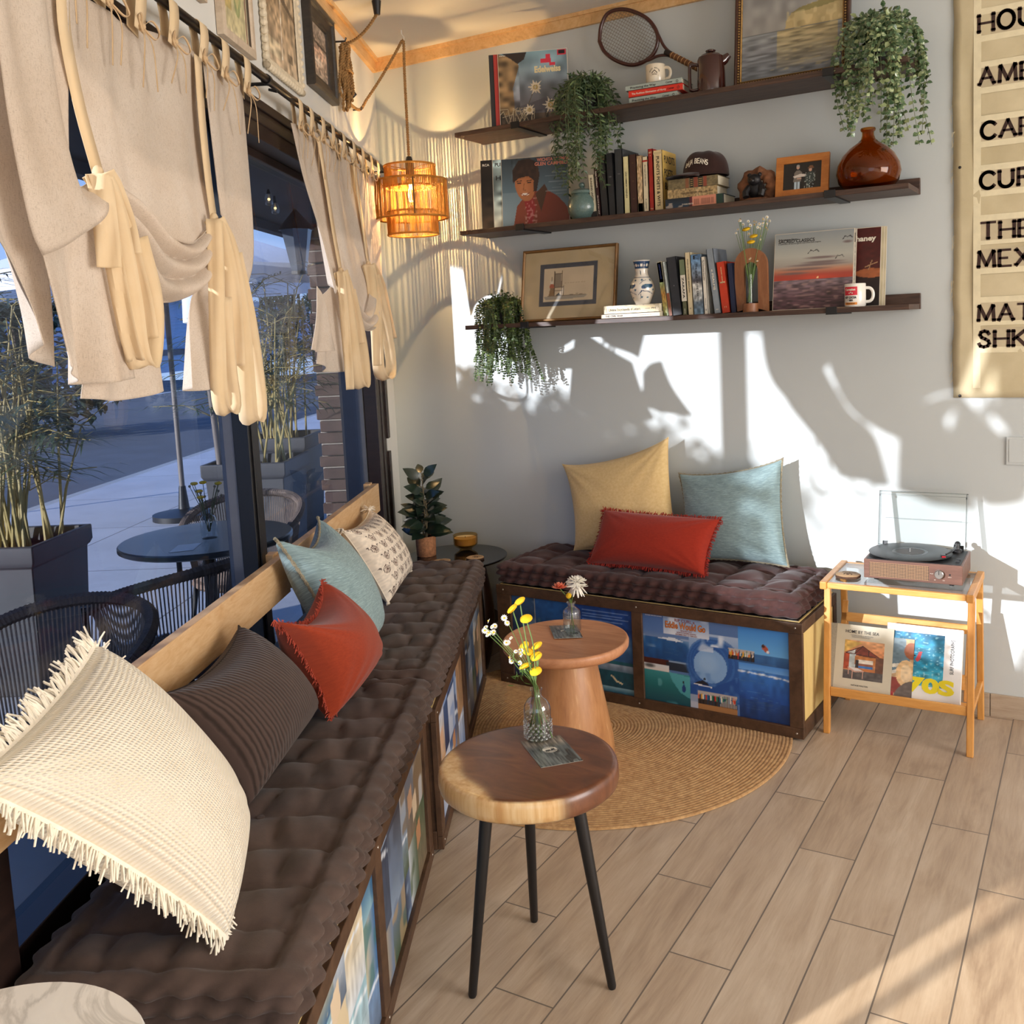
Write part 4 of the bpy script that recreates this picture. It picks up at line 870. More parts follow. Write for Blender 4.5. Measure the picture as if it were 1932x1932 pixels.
def coaster(c, r, label, logo=True):
    """slice of a branch with bark and a burnt-in house mark; own origin so the rings are centred"""
    t = thing('wood_coaster', label, 'coaster', c, 'log slice coasters'); ph = c[0]*40
    wb = lambda a, z: 1+.03*math.sin(3*a+ph)+.02*math.sin(7*a)
    mb = MB(); mb.lathe([(0, 0), (r*.97, 0), (r, .003), (r, .007), (r*.97, .0095)], (0, 0, 0), 40, 0, cap=(False, False), wob=wb); o = mb.build('bark', BARK, None); o.location = tuple(c); adopt(o, t)
    mb = MB(); mb.lathe([(r*.975, .0095), (r*.96, .0100), (0, .0100)], (0, 0, 0), 40, 0, cap=(False, False), wob=wb)
    if logo:
        z = A_([0, 0, .0104]); q = r*.34
        mb.prism([(-q, -q*.6), (-q, q*.2), (0, q), (q, q*.2), (q, -q*.6), (q*.75, -q*.6), (q*.75, q*.1), (0, q*.75), (-q*.75, q*.1), (-q*.75, -q*.6)], z, Xv, Yv, Zv*.0003, 1)
        mb.bx(-q*.3, q*.3, -q*.6, q*.1, .0104, .0107, 1)
        mb.text('BAJA BEANS', (-.0, q*1.2, .0102), Xv, Yv, r*.17, 1, bold=.05, center=True, w=r*1.1)
    o = mb.build('sawn_face', [RINGS, plain('burnt_mark', '#3b2415', .8)], None); o.location = tuple(c); adopt(o, t); return t
coaster(A_([*G(226, 2003, ZM)[:2], ZM+.0005]), .047, 'log slice coaster on the white marble table')
coaster(A_([*G(834, 1062, ZT)[:2], ZT+.0005]), .043, 'log slice coaster on the glass corner table, nearest the plant pot')
coaster(A_([*G(897, 1055, ZT)[:2], ZT+.0005]), .043, 'log slice coaster on the glass corner table, in front of the candle')
# ================================================================ pillows
def pillow_mat(name, c, c2, kind, r=.9, sheen=.2):
    """ink carries the cloth's own u, v"""
    m, nt, nd, lk, b = _new(name); at = nd.new('ShaderNodeAttribute'); at.attribute_name = 'ink'
    mp = nd.new('ShaderNodeMapping'); lk.new(at.outputs['Vector'], mp.inputs[0]); b.inputs['Roughness'].default_value = r
    b.inputs['Sheen Weight'].default_value = sheen; b.inputs['Specular IOR Level'].default_value = .2
    def w(sc, direc, dist=0, prof='SIN'):
        n = nd.new('ShaderNodeTexWave'); n.wave_type = 'BANDS'; n.bands_direction = direc; n.inputs['Scale'].default_value = sc; n.inputs['Distortion'].default_value = dist; n.wave_profile = prof; lk.new(mp.outputs[0], n.inputs[0]); return n.outputs['Fac']
    def mt(op, a, c):
        n = nd.new('ShaderNodeMath'); n.operation = op; lk.new(a, n.inputs[0])
        if isinstance(c, (int, float)): n.inputs[1].default_value = c
        else: lk.new(c, n.inputs[1])
        return n.outputs[0]
    if kind == 'weave':
        # basket weave: raised dots in offset rows
        h = mt('MULTIPLY', w(20, 'X'), w(20, 'Y')); mp.inputs['Rotation'].default_value = (0, 0, .0); n = _noise(nd, lk, mp, 9, 4); h2 = mt('ADD', h, mt('MULTIPLY', n.outputs[0], .35))
        rp = _ramp(nd, lk, h2, [(.12, c2), (.4, c)]); _bump(nd, lk, h2, b, .8, .004)
    elif kind == 'rib':
        h = w(11, 'X', 1.4); n = _noise(nd, lk, mp, 6, 4); rp = _ramp(nd, lk, mt('ADD', mt('MULTIPLY', h, .6), mt('MULTIPLY', n.outputs[0], .4)), [(.2, c2), (.62, c)]); _bump(nd, lk, h, b, .5, .003)
    elif kind == 'chenille':
        mp.inputs['Scale'].default_value = (5, 42, 1); n = _noise(nd, lk, mp, 3, 6, .7, .8); rp = _ramp(nd, lk, n.outputs[0], [(.3, c2), (.52, c), (.75, tuple(min(1, x*1.28) for x in Art(2, 2).c(c)))]); _bump(nd, lk, n.outputs[0], b, .35, .002)
    else:
        mp.inputs['Scale'].default_value = (40, 40, 1); n = _noise(nd, lk, mp, 1, 6, .65); n2 = _noise(nd, lk, mp, 7, 2); rp = _ramp(nd, lk, n.outputs[0], [(.3, c2), (.68, c)]); _bump(nd, lk, n2.outputs[0], b, .25, .0015)
    lk.new(rp.outputs[0], b.inputs['Base Color']); MATS[name] = m; return m
def pillow(label, TL, TR, BR, BL, th, mat, pin=(.03, .03, .02, .03), seed=1, edge=None, edgemat=None, art=None, n=56, wr=.0028, bulge=.40, ear=.012, group=None, tassel=False):
    """cloth cushion through four corners (seen from the front), stuffed to half-thickness th"""
    r = np.random.default_rng(seed); TL, TR, BR, BL = [A_(p, float) for p in (TL, TR, BR, BL)]
    uu, vv = np.meshgrid(np.linspace(0, 1, n), np.linspace(0, 1, n)); u, v = uu[..., None], vv[..., None]
    P = (BL*(1-u)+BR*u)*(1-v) + (TL*(1-u)+TR*u)*v
    ex = unit((TR+BR-TL-BL)); ey = unit((TL+TR-BL-BR)); nz = unit(np.cross(ex, ey))
    if np.dot(nz, CAMP-P.mean((0, 1))) < 0: nz = -nz
    bu = 4*uu*(1-uu); bv = 4*vv*(1-vv)
    P = P - ey*(pin[0]*bu**.8*vv**2.2)[..., None] + ey*(pin[2]*bu**.8*(1-vv)**2.2)[..., None] - ex*(pin[1]*bv**.8*uu**2.2)[..., None] + ex*(pin[3]*bv**.8*(1-uu)**2.2)[..., None]
    a, b = 2*uu-1, 2*vv-1
    t = (np.clip((1-a*a)*(1-b*b), 0, 1))**bulge*th
    k = r.uniform(0, 6, 6)
    wrk = .5*wr*(np.sin(9*np.arctan2(b+1.02, a+1.02)*2+k[0])*np.exp(-((a+1)**2+(b+1)**2)*1.2) + np.sin(9*np.arctan2(b+1.02, 1.02-a)*2+k[1])*np.exp(-((1-a)**2+(b+1)**2)*1.2)
              + np.sin(8*np.arctan2(1.02-b, 1.02-a)*2+k[2])*np.exp(-((1-a)**2+(1-b)**2)*1.2) + np.sin(8*np.arctan2(1.02-b, a+1.02)*2+k[3])*np.exp(-((1+a)**2+(1-b)**2)*1.2)
              + .5*np.sin(5*a+4*b+k[4])*np.sin(4*b-3*a+k[5]))*np.clip(t/th*3, 0, 1)
    F = P + nz*(t+wrk)[..., None]; B = P - nz*(t*.8)[..., None]
    uv = np.stack([uu, vv, np.zeros_like(uu)], -1); ink = uv if art is None else lin(np.clip(art, 0, 1))
    t_ = thing('pillow', label, 'pillow', (BL+BR)/2, group)
    mb = MB(); mb.grid(F, 0, ink); mb.grid(B, 0, uv if art is None else np.zeros_like(uv)+lin('#d8c9b2'), flip=True)
    if np.dot(np.cross(F[1, 0]-F[0, 0], F[0, 1]-F[0, 0]), nz) > 0: mb.f = [f[::-1] for f in mb.f]
    o = mb.build('cover', mat, t_, True, 75)
    per = np.concatenate([P[0, :-1], P[:-1, -1], P[-1, :0:-1], P[:0:-1, 0]]); cen = P.mean((0, 1))
    if edge == 'welt':
        mb = MB(); seq = list(per[::1]); mb.tube(seq, [.0052+.0016*math.sin(i*2.3) for i in range(len(seq))], 6, True); mb.build('braided_edge', edgemat, t_)
    elif edge == 'seam':
        mb = MB(); mb.tube(list(per), .0026, 5, True); mb.build('seam', mat if art is None else edgemat, t_)
    elif edge in ('fray', 'long'):
        mb = MB(); L_ = .017 if edge == 'fray' else .042; sp = .0042 if edge == 'fray' else .0046; m = len(per)
        for i in range(m):
            p0, p1 = per[i], per[(i+1) % m]; dl = np.linalg.norm(p1-p0); out0 = p0-cen
            out0 = unit(out0-nz*np.dot(out0, nz)); tg = unit(p1-p0); o2 = np.cross(tg, nz); o2 = o2 if np.dot(o2, out0) > 0 else -o2
            for j in range(max(1, int(dl/sp))*(2 if edge == 'fray' else 2)):
                q = p0+(p1-p0)*r.random(); dirv = unit(o2*.8+out0*.35+nz*r.normal(0, .35 if edge == 'fray' else .22)+tg*r.normal(0, .35 if edge == 'fray' else .22)+A_([0, 0, -.15 if edge == 'fray' else -.30]))
                l = L_*r.uniform(.55, 1.15); mid = q+dirv*l*.5+A_([0, 0, .003])
                mb.tube([q-o2*.003, mid, q+dirv*l], [.0017, .0015, .0011] if edge == 'fray' else [.0022, .0021, .0017], 4, cap=True)
        if edge == 'long': mb.tube(list(per), .005, 5, True)
        fo = mb.build('fringe', edgemat, t_)
    if tassel:
        for c, sx, sy in ((P[-1, 0], -1, 1), (P[-1, -1], 1, 1), (P[0, 0], -1, -1), (P[0, -1], 1, -1)):
            mb = MB()
            for j in range(46):
                dv = unit(ex*sx*.8+ey*sy*.6+r.normal(0, .35, 3)+A_([0, 0, -.5])); mb.tube([c, c+dv*.02, c+dv*.036+A_([0, 0, -.008])], [.0022, .002, .0014], 4)
            mb.ball(c, .009, 8, 6); mb.build('tassel', edgemat, t_)
    return t_
YLIN = pillow_mat('mustard_linen', '#e6c891', '#d8b67b', 'linen'); BLUC = pillow_mat('sea_blue_chenille', '#8aa0a2', '#71898c', 'chenille')
REDL = pillow_mat('brick_red_linen', '#a02f1c', '#8f2717', 'linen'); RUST = pillow_mat('rust_linen', '#9c3a1d', '#8a3118', 'linen')
REDF = plain('red_thread', '#a32f22', .9, var=.2, vs=80); RUSTF = plain('rust_thread', '#a3402c', .9, var=.25, vs=80)
RIBV = pillow_mat('ribbed_brown_velvet', '#4a3a34', '#2f231e', 'rib', .85, .15); CRMW = pillow_mat('cream_basket_weave', '#f4ebda', '#e0d2b8', 'weave'); CRMF = plain('cream_yarn', '#f2e8d6', .9, var=.08, vs=60)
TANB = plain('tan_braid', '#8f8670', .85, var=.35, vs=220)
ZP = .572
# back wall
pillow('mustard yellow linen pillow leaning on the back wall, tallest there', W(1061, 876, -.085), W(1261, 825, -.085), A_([1.672, -.165, ZP]), A_([1.152, -.185, ZP]), .085, YLIN, (.04, .02, .02, .035), 1, 'seam', wr=.004)
pillow('blue grey chenille pillow leaning on the back wall beside the yellow one', W(1281, 893, -.085), W(1477, 865, -.085), A_([2.150, -.155, ZP]), A_([1.70, -.175, ZP]), .095, BLUC, (.03, .02, .015, .02), 2, 'welt', TANB)
pillow('brick red fringed lumbar pillow in front on the back bench', W(1139, 962, -.26), W(1360, 980, -.275), A_([1.875, -.400, ZP-.003]), A_([1.322, -.372, ZP-.003]), .095, REDL, (.008, .02, .012, .02), 3, 'fray', REDF)
# window side
pillow('blue grey chenille pillow leaning on the oak rail by the window', L(2.335, .10, 1.028), L(1.873, .095, .997), L(1.78, .262, ZP), L(2.225, .275, ZP), .115, BLUC, (.085, .015, .02, .045), 5, 'welt', TANB)
def blockprint():
    a = Art(150, 150, '#eadbc8')
    for j in range(7):
        for i in range(7):
            cx, cy = (i+.5+(.5 if j % 2 else 0))/7, (j+.5)/7; q = .036
            a.ell(cx, cy, q, q*1.35, '#4a332c'); a.ell(cx, cy, q*.82, q*1.15, '#eadbc8'); a.ell(cx, cy, q*.66, q*.95, '#5a4038', .9)
            for k in range(7): t = k*.9; a.ell(cx+q*.42*math.cos(t), cy+q*.6*math.sin(t), .006, .006, '#eadbc8')
            a.poly([(cx-.012, cy+q*1.25), (cx+.012, cy+q*1.25), (cx, cy+q*1.85)], '#5a4038')
            for dx in (-.05, .05): a.ell(cx+dx, cy+.045, .0085, .0085, '#2a1b1a'); a.line([(cx+dx, cy+.045), (cx+dx*.8, cy+.015)], .005, '#4a332c')
    a.noise(60, 60, .06); return a.a
pillow('cream pillow block-printed with brown medallions by the window', L(1.60, .10, .893), L(1.152, .10, .884), L(.985, .225, ZP), L(1.47, .225, ZP), .095, printed('block_printed_cotton', .9), (.03, .03, .02, .03), 6, 'seam', plain('cream_seam', '#e3d6c2', .9), art=blockprint(), n=150, tassel=True)
pillow('rust pillow with frayed edge beside the brown ribbed one by the window', L(2.735, .22, .903), L(2.287, .215, .886), L(2.115, .315, ZP), L(2.575, .295, ZP), .125, RUST, (.085, .01, .02, .05), 7, 'fray', RUSTF, wr=.005)
pillow('dark brown ribbed velvet pillow by the window', L(3.20, .115, .898), L(2.702, .115, .884), L(2.50, .235, ZP), L(3.045, .235, ZP), .115, RIBV, (.05, .01, .02, .03), 8, 'seam', None, n=64)
pillow('cream basket-weave pillow with long fringe, nearest the viewer', L(3.80, .13, 1.005), L(3.392, .115, 1.070), L(3.125, .245, ZP+.004), L(3.508, .362, ZP-.002), .125, CRMW, (.02, .012, .03, .03), 9, 'long', CRMF, n=80, bulge=.40)
# ================================================================ curtains, rod, framed pictures, pendant lamp
def crom(pts, n):
    """Catmull-Rom through the points, n samples evenly along"""
    p = A_(pts, float); k = len(p)
    if k == 2: t = np.linspace(0, 1, n)[:, None]; return p[0]*(1-t)+p[1]*t
    q = np.vstack([2*p[0]-p[1], p, 2*p[-1]-p[-2]]); out = []
    for i in range(k-1):
        for t in np.linspace(0, 1, 24, endpoint=False):
            a, b, c, d = q[i:i+4]; out.append(.5*((2*b)+(-a+c)*t+(2*a-5*b+4*c-d)*t*t+(-a+3*b-3*c+d)*t**3))
    out.append(p[-1]); o = A_(out); s = np.concatenate([[0], np.cumsum(np.linalg.norm(np.diff(o, axis=0), axis=1))]); s /= s[-1]; t = np.linspace(0, 1, n)
    return np.stack([np.interp(t, s, o[:, j]) for j in range(o.shape[1])], -1)
def drape(mb, top, bot, left, right, d0, fold, nu=56, nv=56, mi=0):
    """cloth patch between four outlines; fold(u,v) is how far it stands out from the wall beyond d0"""
    T, B, Lf, R = crom(top, nu), crom(bot, nu), crom(left, nv), crom(right, nv); Pm = np.zeros((nv, nu, 3))
    for j in range(nv):
        v = j/(nv-1)
        for i in range(nu):
            u = i/(nu-1)
            xy = (1-v)*T[i]+v*B[i]+(1-u)*Lf[j]+u*R[j]-((1-u)*(1-v)*T[0]+u*(1-v)*T[-1]+(1-u)*v*B[0]+u*v*B[-1])
            p = K(xy[0], xy[1], d0); Pm[j, i] = p+N*fold(u, v)
    return mb.grid(Pm, mi)
def ribbon(mb, pts, w, wd=None, mi=0, n=30, curl=.0):
    """band of tape along pts, w wide in the direction wd, with a lengthwise fold of depth curl"""
    P = crom(pts, n); vs = []; m = 7 if curl else 2
    for i in range(n):
        t = unit(P[min(n-1, i+1)]-P[max(0, i-1)]); s = wd(i/(n-1)) if wd else U
        s = s-t*np.dot(s, t); s = unit(s) if np.linalg.norm(s) > 1e-6 else U; b = np.cross(t, s)
        for k in range(m): q = k/(m-1)-.5; vs.append(P[i]+s*w*q+b*curl*math.sin(q*7+i*.12))
    return mb.add(vs, [(m*i+k, m*i+k+1, m*(i+1)+k+1, m*(i+1)+k) for i in range(n-1) for k in range(m-1)], mi)
LINEN = fabric('oatmeal_linen', '#e6d9ca', '#dccbb8', .92, 650, .25, 5, .1, .33, True)
COTT = fabric('cream_cotton_tape', '#f0d9b4', '#ead0a6', .9, 500, .2, 8, .1, .25)
TIE = fabric('tan_tie_cord', '#cdb08a', '#bd9e78', .9, 400, .2, 20, .1)
RODM = plain('bronze_rod', '#241c19', .35, .6, .1); ZR = K(460, 117.5, .075)[2]; DR = .075
def sR(px): return K(px, 41.4+.764*(px-360.4), DR) @ U
t = thing('curtain_rod', 'long dark bronze curtain rod over both windows', 'rod', L(1.8, DR, ZR))
MB().cyl(L(.16, DR, ZR), L(3.6, DR, ZR), .0125, None, 16).build('pole', RODM, t)
for s_ in (sR(503), sR(724), 3.3):
    mb = MB(); mb.cyl(L(s_, 0, ZR-.012), L(s_, DR, ZR-.012), .006, None, 8); mb.lathe([(.0165, -.01), (.0165, .01), (.0135, .01), (.0135, -.01)], L(s_, DR, ZR), 16, ax=U, cap=(False, False)); mb.lathe([(0, 0), (.02, 0), (.02, .005), (0, .006)], L(s_, 0, ZR-.012), 12, ax=N, cap=(False, False))
    mb.cyl(L(s_, DR+.004, ZR-.03), L(s_, DR+.03, ZR-.036), .004, .006, 8); mb.build('bracket', BLACKM, t)
def tab(parent, px, hy, w=.045, tie=True, seed=0):
    """loop of tape over the rod down to the top hem, with a tied bow"""
    r = np.random.default_rng(seed+int(px)); s_ = sR(px); zt = K(px-4, hy, DR)[2]; pts = [L(s_+.02, DR+.012, zt-.02), L(s_+.012, DR+.018, (zt+ZR)/2)]
    for a in np.linspace(0, PI, 7): pts.append(L(s_, DR+.0145*math.cos(a), ZR+.0145*math.sin(a)))
    pts += [L(s_-.004, DR-.012, (zt+ZR)/2), L(s_+.015, DR-.006, zt-.02)]
    mb = MB(); ribbon(mb, pts, w, None, 0, 40); o = mb.build('tab_loop', COTT, parent, True, 80, solid=.0015)
    if tie:
        mb = MB(); k = L(s_+.02, DR+.018, zt-.012); mb.ball(k, .008, 8, 6)
        for sg in (-1, 1):
            lp = [k, k+U*(-.025*sg)+N*.012+Zv*.018, k+U*(-.05*sg)+N*.016+Zv*r.uniform(-.012, .012), k+U*(-.03*sg)+N*.014-Zv*.02, k]; ribbon(mb, lp, .005, lambda q: N*.6+Zv*.4)
            tl = [k, k+U*(-.02*sg)+N*.012-Zv*.04, k+U*(-.05*sg)*r.uniform(.2, 1.2)+N*.006-Zv*r.uniform(.09, .15)]; ribbon(mb, tl, .005, lambda q: U)
        mb.build('tie_bow', TIE, parent, True, 80, solid=.001)
def px3(pts, d): return [K(x, y, d+(e[0] if e else 0)) for x, y, *e in pts]
# -------- near curtain
t = thing('tie_up_curtain', 'oatmeal linen tie-up curtain on the near window, swagged between two cream straps', 'curtain', L(2.9, DR, 1.5), 'tie-up linen curtains')
g = DR-.005
mb = MB(); S_ = math.sin
drape(mb, [(118, -30), (240, 43), (310, 68), (372, 104)], [(185, 328), (232, 372), (285, 440), (335, 462), (380, 432), (399, 398)], [(118, -30), (122, 60), (150, 200), (185, 328)], [(372, 104), (380, 220), (390, 330), (399, 398)], g,
      lambda u, v: .006*S_(u*9+v*2)+.030*v*v*S_(PI*u)**.7+.004*S_(23*u+5*v))
mb.build('centre_panel', LINEN, t, True, 80, solid=.002)
mb = MB()
drape(mb, [(-60, -290), (30, -170), (116, -60)], [(75, 482), (112, 452), (155, 408), (184, 330)], [(-60, -290), (-14, 60), (12, 240), (50, 420), (75, 482)], [(116, -60), (121, 120), (130, 300), (150, 352), (184, 330)], g+.012,
      lambda u, v: .010*S_(u*11+1)*(1-v*.5)+.045*v*v*S_(PI*min(1, u*1.02))**.8+.02*max(0, u-.8)*5*(1-v))
mb.build('near_panel', LINEN, t, True, 80, solid=.002)
mb = MB()
drape(mb, [(60, 445), (105, 440), (150, 395), (186, 334)], [(95, 692), (140, 722), (195, 722), (256, 708)], [(60, 445), (76, 560), (95, 692)], [(186, 334), (212, 470), (236, 600), (256, 708)], g-.004,
      lambda u, v: .026*(v**.8)*S_(u*10+.7)+.012*v*S_(u*21+2)+.01)
mb.build('near_tail', LINEN, t, True, 80, solid=.002)
mb = MB()
drape(mb, [(-140, -330), (-70, -300), (-10, -260)], [(64, 650), (82, 675), (100, 692)], [(-140, -330), (-110, 120), (-55, 380), (0, 495), (40, 580), (64, 650)], [(-10, -260), (44, 60), (62, 250), (86, 430), (98, 570), (100, 692)], g-.012,
      lambda u, v: .020*S_(u*5+v*2)-.01*u)
mb.build('near_flap', LINEN, t, True, 80, solid=.002)
mb = MB()
drape(mb, [(192, 420), (235, 470), (282, 560)], [(152, 752), (200, 756), (245, 754), (303, 738)], [(192, 420), (170, 600), (152, 752)], [(282, 560), (292, 640), (303, 738)], g-.03, lambda u, v: .016*v*S_(u*9))
mb.build('near_hem', LINEN, t, True, 80, solid=.002)
mb = MB()
drape(mb, [(187, 332), (236, 374), (288, 436), (337, 458), (381, 430), (400, 399)], [(222, 420), (258, 505), (292, 566), (345, 563), (388, 522), (404, 425)], [(187, 332), (202, 370), (222, 420)], [(400, 399), (404, 412), (404, 425)], g+.008,
      lambda u, v: S_(PI*u)**.6*(.030*abs(S_(PI*(v*3.0+.15*S_(6*u))))+.018-.02*v), 64, 60)
mb.build('swag', LINEN, t, True, 80, solid=.002)
mb = MB()
drape(mb, [(374, 106), (415, 134), (458, 163)], [(402, 405), (425, 470), (462, 545)], [(374, 106), (388, 260), (402, 405)], [(458, 163), (468, 300), (476, 430), (474, 500), (462, 545)], g,
      lambda u, v: .006*S_(u*10)+.012*v*S_(u*6+1)+.01*(1-u))
mb.build('far_panel', LINEN, t, True, 80, solid=.002)
mb = MB()
drape(mb, [(398, 412), (415, 440), (440, 480)], [(340, 734), (364, 738), (386, 732), (410, 737)], [(398, 412), (376, 520), (346, 580), (340, 734)], [(440, 480), (455, 545), (430, 640), (410, 737)], g-.008,
      lambda u, v: .022*v*S_(u*13+2)+.01*v)
mb.build('far_tail', LINEN, t, True, 80, solid=.002)
mb = MB(); ribbon(mb, px3([(117, -20), (124, 70), (150, 200), (185, 328)], g+.022), .045); mb.build('strap', COTT, t, True, 30, solid=.0012)
mb = MB(); ribbon(mb, px3([(373, 106), (381, 220), (392, 330), (403, 412)], g+.020), .045); mb.build('strap', COTT, t, True, 30, solid=.0012)
def tails(parent, k, specs):
    for pts, w, tw in specs:
        mb = MB(); ribbon(mb, px3([(k[0], k[1], .0)]+pts, g+.045), w, (lambda a: (lambda q: N*math.cos(a*q)-U*(.5+math.sin(a*q))))(tw), 0, 44, .0045); mb.build('strap_tail', COTT, parent, True, 45, solid=.0012)
    mb = MB(); mb.ball(K(k[0], k[1], g+.040), .011, 12, 8, 0, (1, 1, 1.4)); mb.build('knot', COTT, parent)
tails(t, (185, 327), [([(203, 360), (225, 420), (238, 481)], .060, .1), ([(193, 370), (200, 430), (206, 505)], .045, .2), ([(212, 400), (244, 560), (256, 650), (268, 692), (283, 668), (287, 570), (258, 450)], .050, .5), ([(198, 380), (216, 500), (240, 620), (258, 680)], .035, -.3), ([(208, 380), (240, 470), (264, 560), (278, 640)], .045, .2)])
tails(t, (404, 413), [([(408, 500), (411, 640), (415, 750), (427, 781), (441, 762), (434, 700), (424, 560)], .040, .35), ([(430, 470), (450, 570), (462, 690), (470, 790), (484, 788), (486, 745), (468, 610), (440, 480)], .050, .2), ([(420, 460), (438, 560), (446, 690)], .045, .1)])
for px, hy in ((120, -70), (190, -10), (252, 38), (316, 68), (374, 101), (415, 133), (457, 162)): tab(t, px, hy, .05, True, 3)
# -------- far curtain
t = thing('tie_up_curtain', 'oatmeal linen tie-up curtain on the far window, near the corner', 'curtain', L(1.0, DR, 1.5), 'tie-up linen curtains')
mb = MB()
drape(mb, [(545, 232), (560, 236), (582, 244), (601, 256)], [(607, 555), (618, 540), (630, 525), (643, 512)], [(545, 232), (562, 340), (588, 450), (607, 555)], [(601, 256), (616, 350), (630, 440), (643, 512)], g,
      lambda u, v: .016*S_(u*8+1)*(.5+v)+.03*(1-u)*v)
mb.build('near_panel', LINEN, t, True, 80, solid=.002)
mb = MB()
drape(mb, [(604, 560), (620, 545), (643, 516)], [(597, 686), (615, 700), (640, 702), (662, 698)], [(604, 560), (602, 620), (597, 686)], [(643, 516), (652, 600), (662, 698)], g-.005, lambda u, v: .02*v*S_(u*12))
mb.build('near_tail', LINEN, t, True, 80, solid=.002)
mb = MB()
drape(mb, [(598, 540), (608, 555), (616, 580)], [(582, 660), (600, 664), (626, 662)], [(598, 540), (594, 600), (582, 660)], [(616, 580), (620, 620), (626, 662)], g+.025, lambda u, v: .012*v*S_(u*7+1))
mb.build('near_hem', LINEN, t, True, 80, solid=.002)
mb = MB()
drape(mb, [(602, 257), (625, 270), (648, 289), (668, 306)], [(644, 514), (656, 560), (676, 590), (690, 545), (695, 498)], [(602, 257), (616, 350), (630, 440), (644, 514)], [(668, 306), (678, 380), (687, 440), (695, 498)], g, lambda u, v: .012*S_(u*9)+.035*v*v*S_(PI*u))
mb.build('centre_panel', LINEN, t, True, 80, solid=.002)
mb = MB()
drape(mb, [(645, 516), (657, 562), (676, 592), (690, 548), (696, 500)], [(648, 540), (664, 615), (690, 622), (703, 590), (698, 515)], [(645, 516), (646, 528), (648, 540)], [(696, 500), (698, 508), (698, 515)], g+.012, lambda u, v: S_(PI*u)**.7*(.028*abs(S_(PI*v*2.2))+.02))
mb.build('swag', LINEN, t, True, 80, solid=.002)
mb = MB()
drape(mb, [(669, 307), (690, 320), (708, 333)], [(696, 500), (706, 515), (717, 560)], [(669, 307), (682, 400), (696, 500)], [(708, 333), (713, 440), (717, 560)], g, lambda u, v: .012*S_(u*8))
mb.build('far_panel', LINEN, t, True, 80, solid=.002)
mb = MB(); ribbon(mb, px3([(601, 258), (616, 350), (630, 440), (643, 512)], g+.026), .05); mb.build('strap', COTT, t, True, 30, solid=.0012)
mb = MB(); ribbon(mb, px3([(668, 308), (678, 380), (687, 440), (695, 498)], g+.026), .05); mb.build('strap', COTT, t, True, 30, solid=.0012)
tails(t, (643, 512), [([(652, 560), (664, 640), (672, 705), (680, 732), (688, 712), (682, 650), (660, 550)], .055, .4), ([(655, 545), (668, 600), (676, 650)], .05, .2), ([(648, 560), (655, 660), (660, 735)], .035, .3)])
tails(t, (695, 499), [([(708, 560), (712, 640), (716, 700), (728, 716), (738, 690), (726, 600), (705, 520)], .055, .3), ([(715, 540), (728, 600), (737, 640)], .06, .1), ([(702, 540), (708, 620), (712, 690)], .045, .2)])
for px, hy in ((559, 232), (580, 244), (602, 256), (621, 270), (642, 287), (661, 300), (678, 313), (694, 324), (707, 333)): tab(t, px, hy, .045, True, 5)
# -------- framed pictures on the window wall
def moulding(mb, o, ux, uy, nz, w, h, prof, mi=0):
    """picture frame with mitred corners; prof: (inset, height) pairs from the outer edge inwards"""
    vs = []; fs = []; k = len(prof)
    for (sx, sy) in ((0, 0), (1, 0), (1, 1), (0, 1)):
        for (i, z) in prof: vs.append(o+ux*((i if sx == 0 else w-i))+uy*((i if sy == 0 else h-i))+nz*z)
    for c in range(4):
        c2 = (c+1) % 4
        for j in range(k-1): fs.append((c*k+j, c2*k+j, c2*k+j+1, c*k+j+1))
    return mb.add(vs, fs, mi)
def wall_picture(label, s0, s1, z0, z1, prof, mat, art, scal=None, mat_w=0, group='framed pictures above the rod'):
    t = thing('framed_picture', label, 'picture', L((s0+s1)/2, .01, (z0+z1)/2), group); ux = -U; w = s1-s0; h = z1-z0; o = L(s1, .002, z0); ins = prof[-1][0]
    mb = MB(); moulding(mb, o, ux, Zv, N, w, h, prof)
    if scal:
        r_, st = scal
        for (a, b) in (((0, 0), (w, 0)), ((w, 0), (w, h)), ((w, h), (0, h)), ((0, h), (0, 0))):
            m = int(math.hypot(b[0]-a[0], b[1]-a[1])/st)
            for i in range(m+1): q = i/m; mb.ball(o+ux*(a[0]+(b[0]-a[0])*q)+Zv*(a[1]+(b[1]-a[1])*q)+N*.012, r_, 8, 6)
    mb.build('frame', mat, t, True, 30)
    mb = MB(); mb.obox(o+ux*(ins-.004)+Zv*(ins-.004), ux*(w-2*ins+.008), Zv*(h-2*ins+.008), N*.006); mb.art(art, o+ux*(ins-.003)+Zv*(ins-.003)+N*.0065, ux*(w-2*ins+.006), Zv*(h-2*ins+.006), 1); mb.build('print', [plain('backing_board', '#b8a98f', .9), INK], t, False)
    return t
def art_plants():
    a = Art(70, 90, '#d3c6a0', .75); a.rect(.03, .0, .06, 1, '#7c2f3a'); a.rect(.94, 0, .97, 1, '#7c2f3a'); a.grad(.1, .05, .9, .95, [(0, '#c9bd93'), (1, '#b9b184')])
    a.rect(.14, .2, .42, .9, '#b9a56b'); a.ell(.64, .5, .17, .32, '#8f9a66', .8); a.ell(.64, .5, .1, .25, '#b9ae79', .8); a.line([(.2, .3), (.36, .3)], .02, '#6d4c34'); a.line([(.2, .36), (.36, .38)], .02, '#6d4c34'); a.line([(.28, .4), (.28, .8)], .03, '#6d6a42'); a.noise(20, 26, .15); return a
